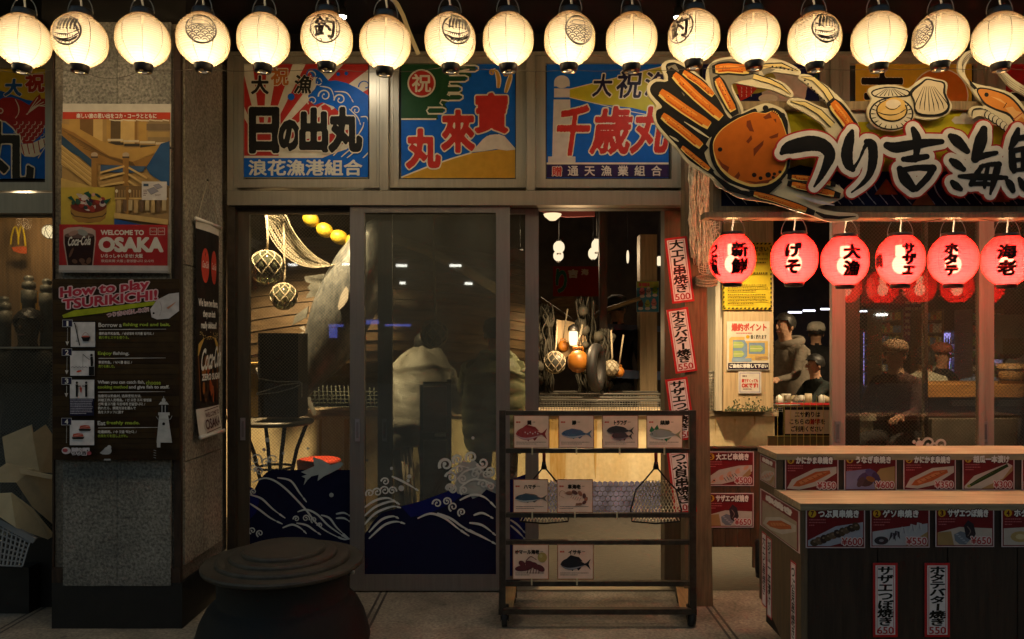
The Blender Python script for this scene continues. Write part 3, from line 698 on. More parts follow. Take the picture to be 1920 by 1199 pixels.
p.rect(100,868,1045,1012,BL); p.rect(100,856,700,868,CR); p.rect(100,1012,1045,1030,(.30,.27,.08))
for ch, b in (('日',(165,505,362,815)),('の',(382,600,520,798)),('出',(540,510,730,808)),('丸',(758,505,985,810))):
    outl(p, ch, b, INKP, 29, CR, 20, 34)
outl(p, '大', (170,255,295,388), INKP, 12, CR, 5, 26); outl(p, '祝', (318,196,445,322), (.55,.16,.03), 9, CR, 4, 28); outl(p, '漁', (485,250,612,385), INKP, 7, CR, 4, 28, slant=.12)
p.row('浪花漁港組合', 145,880,1000,1003, [((.74,.70,.58),3.4)], 24, .004)
poster(p, 'poster with red sun rays, a blue curling wave and big black letters', 457, 120, 690.5, 334.5)
# --- green and blue with golden hill
p = Print(); p.rect(750,118,968,337,BL)
p.poly([(750,118),(896,118),(896,122),(886,126),(880,131),(872,136),(884,138),(884,144),(868,150),(860,156),(868,160),(860,166),(866,172),(868,182),(858,186),(842,188),(834,196),(840,206),(826,210),(820,218),(822,224),(750,224)], GR)
for y, xa, xb in ((129,858,897),(148,842,878),(168,840,866),(183,842,868),(208,802,836)):
    p.line([(xa,y-6),(xb-6,y-6),(xb,y-3),(xb,y+2),(xb-6,y+6),(xa,y+6)], 3, CR); p.line([(xa,y),(xb-5,y)], 8, GR)
for q in ([(880,131),(862,134),(858,139),(862,142),(872,142)], [(845,154),(842,158),(846,161),(858,161)], [(842,174),(839,178),(844,180)], [(842,190),(828,188),(825,194),(830,198)], [(804,203),(800,208),(803,213)]): p.line(q, 2.6, CR)
p.rect(750,222.5,818,225.5,CR)
p.poly([(750,337),(752,332),(800,313),(850,296),(880,288),(910,284),(935,281),(952,283),(968,280),(968,337)], (.55,.30,.03)); p.line([(750,334),(800,314),(850,297),(884,287)], 2.6, CR)
p.poly([(884,286),(905,262),(915,254),(935,252),(946,256),(968,281),(950,283),(930,280),(908,284)], (.68,.62,.54)); p.line([(914,255),(922,250),(934,252)], 2, (.02,.08,.25))
p.ell(790.5,157,26.5,26.5,CR); p.ell(790.5,157,23.5,23.5,RD); p.text('祝',773,140,808,173,CR,.7,28)
for xs in (((934,166),(935,150),(931,136),(924,132)), ((948,175),(953,158),(957,142),(950,135))):
    arc(p, xs, 10, CR); arc(p, xs, 6, (.55,.30,.05)); curl(p, xs[-1][0]-1, xs[-1][1]+5, 5.5, -1.4, -1, 3.4, (.55,.30,.05))
for ch, b in (('丸',(764,245,824,314)),('來',(830,210,888,284)),('寶',(893,178,950,248))): outl(p, ch, b, RD, 6.2, CR, 3.6, 34)
poster(p, 'green and blue poster with red slanting letters over a golden hill', 752.5, 120, 966, 334.5)
# --- lighthouse
p = Print().use(3.996, 860, 80); p.rect(655,150,1585,1025,BL)
p.poly([(830,350),(1585,165),(1585,560),(1300,490),(1080,465),(830,410)], (.50,.44,.03))
for q in (((830,350),(1585,165)), ((830,412),(1300,520),(1585,575))): p.line(q, 6, CR)
GL = (.60,.55,.50)
p.ell(773,295,58,48,GL); p.rect(715,295,832,330,GL); p.rect(715,345,832,412,GL); p.poly([(712,428),(835,428),(850,860),(700,860)], GL); p.rect(670,855,875,905,GL)
p.rect(655,900,1585,914,CR); p.rect(655,914,1585,1012,(.03,.02,.08))
outl(p, '大', (1000,240,1140,405), (.015,.012,.04), 13, CR, 4, 28, slant=.1); outl(p, '祝', (1175,218,1360,415), (.015,.012,.04), 12, CR, 4, 28, slant=.12); outl(p, '漁', (1390,225,1560,400), (.015,.012,.04), 11, CR, 4, 28, slant=.1)
for ch, b in (('千',(715,480,950,840)),('歳',(985,490,1265,830)),('丸',(1285,490,1550,825))): outl(p, ch, b, RD, 22, CR, 11, 34, .008, .14)
p.text('贈',702,932,770,1000,(.62,.56,.48),6,24); p.text('贈',702,932,770,1000,RD,1.5,24)
for i, ch in enumerate('通天漁業組合'): p.em(ch, 815+i*125, 922, 897+i*125, 1004, (.66,.60,.52), 1.6, 24)
poster(p, 'blue poster with a white lighthouse and its yellow beam', 1025, 120, 1253.5, 334.5)
# --- behind the crab
p = Print(); p.rect(1318,118,1540,337,(.012,.015,.06)); p.ell(1470,172,42,40,(.52,.44,.36)); p.ell(1395,150,60,28,(.30,.26,.04)); p.poly([(1380,158),(1425,160),(1405,182),(1388,190)], RD)
for i in range(3):
    for j in range(3): p.line([(1388+i*9+3*math.cos(a),166+j*7+3*math.sin(a)) for a in (-1,-.4,.2,.8)], 1, CR)
curl(p, 1527,142,13,2,.8,6,GR); p.ell(1440,185,18,8,CR); p.ell(1500,160,14,20,(.55,.45,.38))
poster(p, 'navy poster with a red fish tail half hidden behind the crab', 1318, 120, 1538, 334.5)
p = Print(); p.rect(1600,118,1830,337,(.56,.35,.03)); p.ell(1762,180,54,52,CR); p.ell(1762,180,52,50,(.55,.16,.02)); outl(p, '吉', (1616,130,1692,250), INKP, 3, CR, 2, 28)
p.rect(1700,192,1830,197,CR)
poster(p, 'yellow poster with an orange sun behind the scallop shells', 1604, 120, 1822, 334.5)
p = Print(); p.rect(1880,115,2140,337,(.35,.02,.02)); outl(p, '大漁', (1895,140,2050,260), INKP, 5, CR, 3, 24)
poster(p, 'dark red poster at the right edge behind the shrimp', 1886, 118, 2130, 334.5)
# --- left bay
p = Print().use(3.996, 0, 0); p.rect(-700,490,402,1345,BL); p.poly([(-700,490),(402,490),(402,760),(330,770),(200,750),(60,700),(-120,640),(-700,640)], (.58,.40,.03))
p.poly([(-20,760),(20,735),(90,730),(160,755),(220,790),(270,730),(300,705),(308,740),(350,740),(350,780),(385,790),(385,830),(360,880),(340,920),(320,1000),(240,1075),(170,1080),(130,1010),(90,960),(40,920),(-20,905)], (.36,.025,.02))
p.line([(-20,905),(40,915),(95,960),(135,1015),(170,1078)], 10, CR)
for i in range(5): p.line([(205-i*2,860),(232+i*14,810-i*4),(285+i*22,730+i*18)], 6, CR)
arc(p, [(115,745),(140,800),(140,850),(115,890)], 8, CR)
for j in range(5):
    for i in range(5):
        x, y = 108+i*46+(j%2)*22, 925+j*30
        if y > 890+i*3: arc(p, [(x+18,y-14),(x+20,y),(x+10,y+12),(x-4,y+12)], 6, CR)
p.poly([(150,1085),(240,1078),(350,1030),(402,1040),(402,1070),(330,1150),(260,1180),(190,1175),(150,1130)], CR)
for i in range(6): p.line([(165+i*42,1085-i*9),(185+i*40,1165-i*6)], 7, (.36,.025,.02))
p.poly([(300,1130),(350,1095),(402,1110),(402,1200),(330,1185)], BL); p.line([(290,1190),(340,1110),(402,1100)], 6, CR)
outl(p, '大', (40,600,160,720), (.02,.10,.32), 11, CR, 6, 28, slant=.1); outl(p, '祝', (200,560,335,690), (.36,.03,.02), 11, CR, 6, 28); outl(p, '漁', (378,610,480,730), (.02,.10,.32), 10, CR, 5, 26)
p.ell(10,835,22,22,CR); p.ell(10,835,14,14,(.36,.025,.02)); outl(p, '丸', (-190,920,250,1390), (.03,.027,.02), 22, CR, 12, 34)
outl(p, '丸', (340,900,470,1100), (.012,.03,.015), 8, CR, 4, 24)
poster(p, 'yellow and blue poster with a red sea bream, left of the pillar', -170, 124, 100.5, 335.5)

# ================================================================ PILLAR POSTERS
p = Print().use(3.996, 0, 0); p.rect(468,780,1275,850,(.62,.58,.50)); p.rect(468,842,1275,897,(.50,.05,.025)); p.row('楽しい旅の思い出をコカ・コーラとともに',570,852,1175,890,[(WH,1)],18)
p2 = Print(); WD1, WD2, WD3 = (.46,.28,.08), (.30,.16,.045), (.62,.42,.16)
p.use(3.996, 0, 0)
y0 = 897
p.rect(468,y0,1275,1410,(.38,.24,.09))
for x0_, x1_, c in ((520,600,WD1),(600,700,(.20,.11,.04)),(700,770,WD3),(800,830,WD1),(830,905,(.12,.08,.04)),(905,1010,WD3),(1010,1030,WD2),(1040,1100,WD1),(1110,1270,(.28,.20,.10))): p.rect(x0_,y0,x1_,1080,c)
for i in range(9): p.line([(820+i*50,900+i%2*6),(870+i*50,908)], 8, (.75,.68,.5))
p.rect(1100,930,1275,980,(.18,.13,.08)); p.rect(1110,990,1275,1030,(.40,.27,.10))
for i in range(4): p.rect(810+i*120,1045+i*8,925+i*120,1062+i*8,(.65,.55,.38)); p.rect(815+i*120,1070+i*10,930+i*120,1090+i*10,(.06,.05,.04))
p.poly([(468,930),(560,950),(760,1060),(980,1120),(1210,1090),(1215,1130),(1000,1215),(820,1170),(560,1000),(468,960)], WD1)
p.poly([(468,960),(560,1000),(820,1170),(1000,1215),(1180,1150),(1150,1240),(980,1260),(730,1230),(540,1080),(468,1010)], WD2)
for i in range(6): p.line([(480+i*30,985+i*26),(820+i*22,1180+i*10),(1000+i*6,1222+i*7)], 5, (.14,.08,.03))
p.poly([(468,1020),(540,1080),(730,1230),(690,1260),(600,1180),(468,1110)], (.03,.07,.13)); p.poly([(1210,1080),(1275,1060),(1275,1400),(1130,1310),(1100,1260)], (.03,.09,.22)); p.poly([(760,1240),(1100,1250),(1080,1290),(960,1300),(760,1290)], (.05,.10,.20))
p.poly([(468,1090),(690,1270),(700,1400),(468,1240)], WD3)
for i in range(4): p.line([(468,1110+i*35),(700,1290+i*38)], 9, (.50,.33,.10)); p.line([(468,1122+i*35),(700,1302+i*38)], 3, (.15,.08,.03))
for x in (715,950): p.rect(x-22,1180,x+22,1420,WD2); p.ell(x,1165,26,18,(.45,.36,.26)); p.rect(x-26,1178,x+26,1190,(.08,.06,.05))
for a, b in (((760,1300),(940,1250)), ((760,1345),(940,1300)), ((760,1400),(940,1370)), ((970,1260),(1110,1340)), ((970,1310),(1110,1400)), ((970,1360),(1060,1420))): p.line([a,b], 15, WD3)
p.rect(468,1410,875,1690,(.50,.38,.06)); p.poly([(468,1340),(720,1410),(468,1412)], (.55,.38,.12)); p.rect(875,1410,1275,1690,(.36,.23,.10))
p.ell(675,1590,135,85,(.10,.06,.03)); p.poly([(535,1540),(815,1540),(800,1640),(760,1670),(600,1672),(555,1640)], (.34,.19,.05)); p.line([(545,1600),(570,1625),(680,1640),(780,1625),(808,1600)], 8, (.10,.06,.03)); p.ell(675,1550,132,52,(.16,.03,.02))
rs = random.Random(4)
for i in range(34):
    a = rs.uniform(0,2*PI); r = rs.uniform(0,1)**.5; p.ell(675+r*118*math.cos(a), 1535+r*60*math.sin(a)-20, rs.uniform(12,34), rs.uniform(9,22), rs.choice([(.6,.52,.5),(.04,.09,.06),(.3,.04,.03),(.5,.42,.42),(.02,.05,.05),(.55,.30,.25),(.05,.02,.05)]), 9, rs.uniform(0,3))
for q in ([(520,1490),(550,1475),(590,1530)], [(640,1455),(680,1440),(700,1500)], [(790,1510),(850,1490),(810,1540)]): p.poly(q, (.02,.09,.06))
p.rect(875,1400,1275,1490,(.20,.12,.05)); 
for i in range(18): p.line([(885+i*22,1430),(885+i*22,1485)], 6, (.42,.27,.12))
p.rect(875,1488,1275,1500,WD3); p.rect(960,1410,985,1610,WD2)
for i in range(9): p.rect(895+i*42,1505,925+i*42,1600-i%3*8,((.48,.33,.15),(.16,.10,.06),(.52,.40,.22))[i%3])
p.poly([(875,1600),(1275,1650),(1275,1690),(875,1640)], WD3); p.poly([(875,1645),(1080,1690),(875,1690)], (.03,.09,.30))
for x in (892,990,1135): p.ell(x,1545-105,10,13,(.8,.7,.5))
p.rect(1080,1368,1266,1506,(.62,.58,.56)); p.rect(1092,1384,1130,1404,(.05,.09,.16))
for q in ([(1165,1395),(1205,1385),(1235,1410),(1195,1425)], [(1120,1430),(1170,1410),(1205,1440),(1150,1465)]): p.poly(q, (.30,.29,.36)); p.line(q, 3, (.1,.08,.12), True)
p.bars(1092,1430,1120,1480,4,(.12,.05,.06)); p.bars(1180,1465,1225,1480,2,(.12,.05,.06))
p.rect(468,1690,1275,1995,(.42,.028,.03)); p.text('WELCOME TO',778,1732,1096,1766,WH,2.2,20); p.text('OSAKA',768,1790,1236,1888,WH,8,24)
p.text('いらっしゃいませ! 大阪',780,1908,1090,1937,WH,1.2,20); p.text('欢迎来到 大阪 | 환영합니다 오사카',780,1950,1172,1974,(.62,.46,.42),.8,20)
for x in (1142,1202): p.frame(x,1713,x+52,1766,3,WH); p.text('Coca-Cola',x+7,1732,x+45,1746,(.7,.6,.55),.2,14,0,.2)
p.poly([(500,1730),(530,1715),(620,1708),(710,1718),(738,1735),(742,1800),(722,1995),(528,1995),(500,1830)], (.50,.36,.32)); p.poly([(508,1775),(730,1775),(732,1810),(714,1995),(536,1995),(510,1830)], (.028,.012,.010)); p.ell(618,1772,110,22,(.16,.10,.09)); p.ell(640,1750,44,22,(.30,.32,.31),14,.3); p.ell(575,1755,38,18,(.40,.24,.2),14,-.3)
for q in ((640,1960,24,18),(690,1960,18,26),(585,1965,22,16),(660,1990,28,12),(560,1900,10,40)): p.ell(*q, (.16,.08,.05), 9, .4)
p.text('Coca‑Cola',532,1785,700,1850,WH,2.4,22,0,.18,10)
p.rect(468,1995,1280,2048,(.62,.58,.58)); p.rect(468,2032,1280,2048,(.45,.42,.42))
tag(p.build('poster', tilted(3.876,219,355,.004), INK, None, rc(117,195,320,512.5), .004, (.6,.57,.5)), 'tall poster of a boat restaurant over a red welcome panel on the pillar', 'poster')
# how-to board
p = Print().use(3.996, 0, 600)
p.rect(398,-310,1348,1052,(.030,.018,.008))
for i in range(17): p.rect(398,-310+i*80,1348,-310+i*80+76,((.040,.024,.010),(.030,.017,.008),(.048,.029,.012))[i%3]); p.line([(420,-275+i*80),(760,-270+i*80),(1300,-278+i*80)], 3, (.02,.011,.005))
p.use(3.996, 0, 300); MA = (.42,.03,.06)
p.poly([(470,1165),(560,1128),(1170,1060),(1150,1090),(760,1150),(480,1185)], (.33,.38,.02))
p.poly([(1130,1120),(1180,1050),(1270,1005),(1348,995),(1348,1130),(1270,1190),(1180,1196),(1140,1180)], (.50,.48,.50)); p.ell(1155,1150,8,8,K); p.poly([(1250,1110),(1325,1062),(1300,1090),(1265,1120)], (.45,.20,.12)); arc(p, [(1200,1060),(1215,1110),(1200,1170)], 5, (.3,.28,.3))
for t, b, sl in (('How to play',(460,962,1115,1052),66), ('TSURIKICHI!',(480,1050,1178,1118),72)):
    p.text(t,*b,(.62,.45,.48),11,26,0,.0,sl); p.text(t,*b,MA,3.5,26,0,.0,sl)
p.text('つり吉の楽しみ方!',808,1148,1118,1182,(.62,.48,.5),3.5,24,0,0,45); p.text('つり吉の楽しみ方!',808,1148,1118,1182,(.25,.03,.05),0,24,0,0,45)
p.use(3.996, 0, 600); LIM = (.30,.40,.05); GW2 = (.58,.55,.52); PAP = (.66,.63,.64)
def step(y, n, hl, sub, kx=0, tall=185):
    p.rect(536+kx,y+18,718+kx,y+18+tall,PAP); p.frame(530+kx,y+12,724+kx,y+24+tall,6,K); p.rect(474+kx,y,550+kx,y+54,(.02,.02,.06)); p.frame(474+kx,y,550+kx,y+54,3,(.5,.5,.5)); p.text(n,(507 if n == '1' else 500)+kx,y+10,(517 if n == '1' else 524)+kx,y+46,WH,1,22)
    yy = y+24
    for ln in hl:
        x = 745+kx
        for t, w, c in ln: p.text(t,x,yy,x+w,yy+30,c,1.2,20); x += w+10
        yy += 36
    p.line([(748+kx,yy+14),(1000,yy+12),(1250,yy+10)], [5,5,2], GW2); yy += 32
    for i, (t, w) in enumerate(sub): p.text(t,748+kx,yy,748+kx+w,yy+22,(GW2,LIM)[i == len(sub)-1 and len(sub) < 4],.8,18); yy += 30
    for j in range(14): p.rect(512+kx,y+64+j*(tall-60)/14,516+kx,y+64+j*(tall-60)/14+5,GW2)
    if n != '4': p.poly([(500+kx,y+tall-22),(526+kx,y+tall-22),(513+kx,y+tall+8)], GW2)
step(0,'1',[[('Borrow a',172,GW2),('fishing rod and bait.',352,LIM)]],[('借钓鱼竿和鱼饵。/ 낚싯대와 미끼를 빌려요. /',410),('釣り竿とエサを借りる。',224)])
p.line([(568,22),(606,192)], 7, K); p.line([(560,22),(590,60),(588,160)], 2, K); p.poly([(616,128),(688,128),(672,160),(632,160)], K); arc(p, [(618,130),(650,95),(686,130)], 3, (.3,.1,.1)); p.ell(652,125,28,6,(.55,.12,.08)); curl(p,584,158,10,0,.7,3,K)
step(215,'2',[[('Enjoy',102,LIM),('fishing.',120,GW2)]],[('享受钓鱼。/ 낚시를 즐김. /',250),('釣りを楽しむ。',122)])
p.rect(678,350,718,416,K); p.ell(698,264,10,10,K); p.poly([(690,276),(708,276),(712,320),(708,348),(692,348)], K); p.line([(700,288),(680,296),(634,258)], 4, K); p.line([(634,258),(634,375)], 1.6, K); p.line([(548,356)]+[(560+i*12,350+(i%2)*8) for i in range(10)], 4, (.12,.12,.18)); p.poly([(585,388),(600,378),(622,376),(626,384),(605,392),(590,394)], (.50,.06,.03))
step(430,'3',[[('When you can catch fish,',350,GW2),('choose',108,LIM)],[('cooking method',222,LIM),('and give fish to staff.',300,GW2)]],[('当您可以钓鱼时, 选择烹饪方法,',320),('并给工作人员喂鱼。/ 넌 요한 조리 방법을',398),('선택 물고기를 직원에게 전달합니다. /',350),('釣れたら、調理方法を選んで',280),('魚をスタッフに渡す',190)], 2, 140)
p.rect(540,588,720,716,(.015,.015,.04)); p.bars(545,595,716,708,9,(.4,.38,.45),.5,3)
for x, sx in ((594,1),(664,-1)):
    p.ell(x,470,9,10,K); p.poly([(x-10,482),(x+10,482),(x+8,530),(x+8,575),(x-8,575),(x-8,530)], K); p.line([(x+sx*6,496),(x+sx*30,494)], 6, K)
p.poly([(622,495),(632,510),(630,535),(626,548),(620,535),(616,512)], (.5,.06,.03))
step(732,'4',[[('Eat',56,GW2),('freshly made.',246,LIM)]],[('吃最鲜的。/ 수 것을 먹는다. /',286),('出来たてを召し上がれ。',220)], 6)
for x, y in ((657,800),(606,860)): p.poly([(x-46,y+14),(x+46,y+14),(x+40,y+28),(x-40,y+28)], K); p.poly([(x-40,y+12),(x-34,y-10),(x,y-16),(x+34,y-12),(x+42,y+10)], (.46,.09,.06)); p.line([(x-30,y+4),(x+30,y-6)], 3, (.7,.4,.35))
p.text('海釣り専門',560,955,690,978,(.6,.55,.58),3,20); p.text('つり吉',560,978,670,1006,(.62,.56,.58),6,22); p.text('つり吉',560,978,670,1006,(.03,.02,.02),1,22); p.ell(690,993,17,15,(.42,.08,.1)); p.ell(520,975,34,26,(.6,.52,.55)); p.ell(512,972,20,15,(.42,.08,.10))
p.ell(828,975,30,28,(.42,.42,.44)); p.ell(840,950,16,16,(.46,.46,.48)); p.poly([(770,992),(800,965),(850,985),(820,1004),(790,1002)], (.38,.38,.40)); p.poly([(798,1048),(806,1035),(850,1035),(852,1048)], (.4,.4,.4))
LG = (.50,.49,.48)
p.poly([(1212,712),(1278,712),(1308,915),(1192,915)], LG); p.rect(1205,690,1290,712,LG); p.rect(1218,636,1278,690,K); p.poly([(1208,632),(1225,610),(1268,610),(1284,632)], LG); p.ell(1246,600,14,16,LG); p.line([(1246,570),(1246,600)], 4, LG); p.ell(1246,775,11,11,K); p.line([(1190,720),(1205,740),(1296,740),(1308,715)], 4, (.4,.38,.36)); p.rect(1196,912,1222,950,LG)
for x in (1234,1258): p.line([(x,638),(x,690)], 5, LG)
for i in range(4): p.line([(1172,970+i*18),(1190,975+i*18)], 3, (.4,.4,.42))
p.clip(99.5,524,336.5,862)
tag(p.build('instruction_board', flat(3.862), ink_mat('worn_board_ink', .5, 0, .3), None, rc(99.5,523.5,336.5,862.5), .012, (.03,.02,.012)), 'dark wooden board with four numbered fishing steps on the pillar', 'sign')

# narrow banner on the side of the pillar: seen edge-on, runs back into the doorway
bd = thing('hanging_banner', 'narrow black drink banner with a glass of beer hanging on the side of the pillar', 'banner')
XS = XR+.03; dA, dB = 4.02, 4.335
BZT, BZB = 2.165, .975
def side(x, y, z):         # drawing 0..180 wide, 0..720 high
    u = x/180; v = y/720; bulge = .012*math.sin(u*PI)+(.02*max(0, v-.88)/.12)
    return Vector((XS+bulge+z, dA+(dB-dA)*u-D0, BZT-(BZT-BZB)*v))
p = Print(); p.rect(0,32,180,622,(.014,.011,.010))
p.q = []; G = lambda k: None
def grid(x0, y0, x1, y1, c, n=6):
    w = (x1-x0)/n
    p.add([[(x0+i*w,y0),(x0+(i+1)*w,y0),(x0+(i+1)*w,y1),(x0+i*w,y1)] for i in range(n)], c)
grid(0,0,180,34,(.60,.55,.48)); grid(0,34,180,625,(.014,.011,.010)); grid(0,625,180,720,(.62,.56,.50))
for x in (58,126): p.ell(x,150,26,58,(.50,.05,.03)); p.text('Coca-Cola',x-21,135,x+21,158,(.7,.55,.5),.6,16,0,.15)
for i, t in enumerate(('We have two flavors,','they are both','really delicious!!')): w = (150,96,120)[i]; p.text(t,90-w/2,262+i*38,90+w/2,290+i*38,WH,1,18)
p.poly([(14,412),(40,395),(90,385),(140,392),(168,410),(172,450),(10,450)], (.55,.36,.08)); p.poly([(10,450),(172,450),(160,600),(24,600)], (.18,.07,.02))
for i in range(40): rs.random(); p.ell(rs.uniform(20,160),rs.uniform(372,398),2.2,2.2,(.5,.38,.15),6)
for i in range(26): p.ell(rs.uniform(30,150),rs.uniform(470,600),rs.uniform(4,14),rs.uniform(10,30),rs.choice([(.05,.02,.01),(.30,.10,.02),(.10,.04,.015),(.35,.07,.02)]),8)
p.text('Coca‑Cola',14,430,176,500,WH,2,20,0,.2,12); p.text('ZERO SUGAR',24,512,166,532,WH,1,18)
p.text('WELCOME TO',40,642,150,656,(.10,.03,.03),.6,16,0,0,4); p.text('OSAKA',34,664,146,696,(.10,.03,.03),1.2,18,0,0,6); p.line([(38,634),(150,628)], 3, (.12,.04,.03)); p.line([(34,706),(146,700)], 3, (.12,.04,.03))
o = p.build('cloth', side, ink_mat('banner_ink', .5), bd)
s = MB(); s.tube([side(0,4,.006)+Vector((0,-.012,0)), side(180,4,.006)+Vector((0,.012,0))], .011, 10); s.done('top_rod', mat('white_plastic', (.62,.58,.52), .4), bd, True)
s = MB(); s.tube([side(0,716,.01)+Vector((0,-.01,0)), side(180,716,.01)+Vector((0,.01,0))], .011, 10); s.done('bottom_rod', MC['white_plastic'], bd, True)
s = MB(); top = Vector((XS, (dA+dB)/2-D0, 2.40)); s.tube([side(4,2,.006), top, side(176,2,.006)], .0018, 5); s.done('cord', mat('thin_string', (.4,.34,.24), .8), bd)
s = MB(); s.ball(top, .006); s.done('hook', BLKM, bd, True)
# ================================================================ FOOD STALL
def fishy(p, x0, y0, x1, y1, back, belly, fin, spots=None, dors=.16, deep=.42, tail=.17):
    """a fish drawn side on, head to the left"""
    W_, H_ = x1-x0, y1-y0; X = lambda u: x0+W_*u; Y = lambda v: y0+H_*v; m_ = .5
    top = [(X(u), Y(m_-deep*math.sin(PI*min(1,u/.84)**.72)**.9)) for u in (i/16*.84 for i in range(17))]
    bot = [(X(u), Y(m_+deep*.92*math.sin(PI*min(1,u/.84)**.78)**.9)) for u in (i/16*.84 for i in range(17))]
    p.poly([(X(.18),Y(m_-deep*.8)),(X(.34),Y(m_-deep-dors)),(X(.62),Y(m_-deep*.75-dors*.8)),(X(.74),Y(m_-deep*.45)),(X(.5),Y(m_-.2))], fin)
    p.poly([(X(.52),Y(m_+deep*.6)),(X(.60),Y(m_+deep*1.05)),(X(.70),Y(m_+deep*.5))], fin); p.poly([(X(.33),Y(m_+deep*.7)),(X(.40),Y(m_+deep*1.12)),(X(.46),Y(m_+deep*.7))], fin)
    p.poly([(X(.80),Y(m_-.05)),(X(.86),Y(m_-.09)),(X(1),Y(m_-.36)),(X(.93),Y(m_)),(X(1),Y(m_+.36)),(X(.86),Y(m_+.09)),(X(.80),Y(m_+.05))], fin)
    p.poly(top+bot[::-1][1:-1], back)
    mid = [(X(u), Y(m_+.02*math.sin(u*9))) for u in (i/16*.84 for i in range(17))]
    p.poly([(a[0], b[1]*.62+a[1]*.38) for a, b in zip(mid, bot)]+[(b[0], b[1]-H_*.02) for b in bot[::-1][1:-1]], belly)
    p.line([(X(.20),Y(m_-deep*.5)),(X(.235),Y(m_)),(X(.20),Y(m_+deep*.5))], W_*.012, fin); p.ell(X(.09),Y(m_-.06),W_*.018,W_*.018,K,10)
    if spots:
        for i in range(6): p.ell(X(.3+i*.08),Y(m_-.1+(i%2)*.08),W_*.022,H_*.05,spots,8)
def shrimp(p, x0, y0, x1, y1, a, b):
    W_, H_ = x1-x0, y1-y0; pts = [(x0+W_*u, y0+H_*v) for u, v in ((.30,.18),(.48,.14),(.66,.20),(.80,.36),(.86,.56),(.80,.76),(.66,.86))]
    for i, q in enumerate(pts): p.ell(q[0], q[1], W_*(.12-.008*i), H_*(.13-.006*i), (a, b)[i%2], 12, .5*i)
    p.poly([pts[0], (x0+W_*.10, y0+H_*.16), (x0+W_*.30, y0+H_*.30)], a)
    for i in range(5): p.line([(x0+W_*(.40+i*.07), y0+H_*(.28+i*.05)), (x0+W_*(.34+i*.07), y0+H_*(.48+i*.05))], W_*.012, b)
    arc(p, [(x0+W_*.2,y0+H_*.16),(x0+W_*.04,y0+H_*.02),(x0-W_*.04,y0+H_*.3),(x0+W_*.12,y0+H_*.46)], W_*.016, a)
    p.poly([(x0+W_*.66,y0+H_*.80),(x0+W_*.52,y0+H_*.80),(x0+W_*.50,y0+H_*.96),(x0+W_*.64,y0+H_*.93)], a)
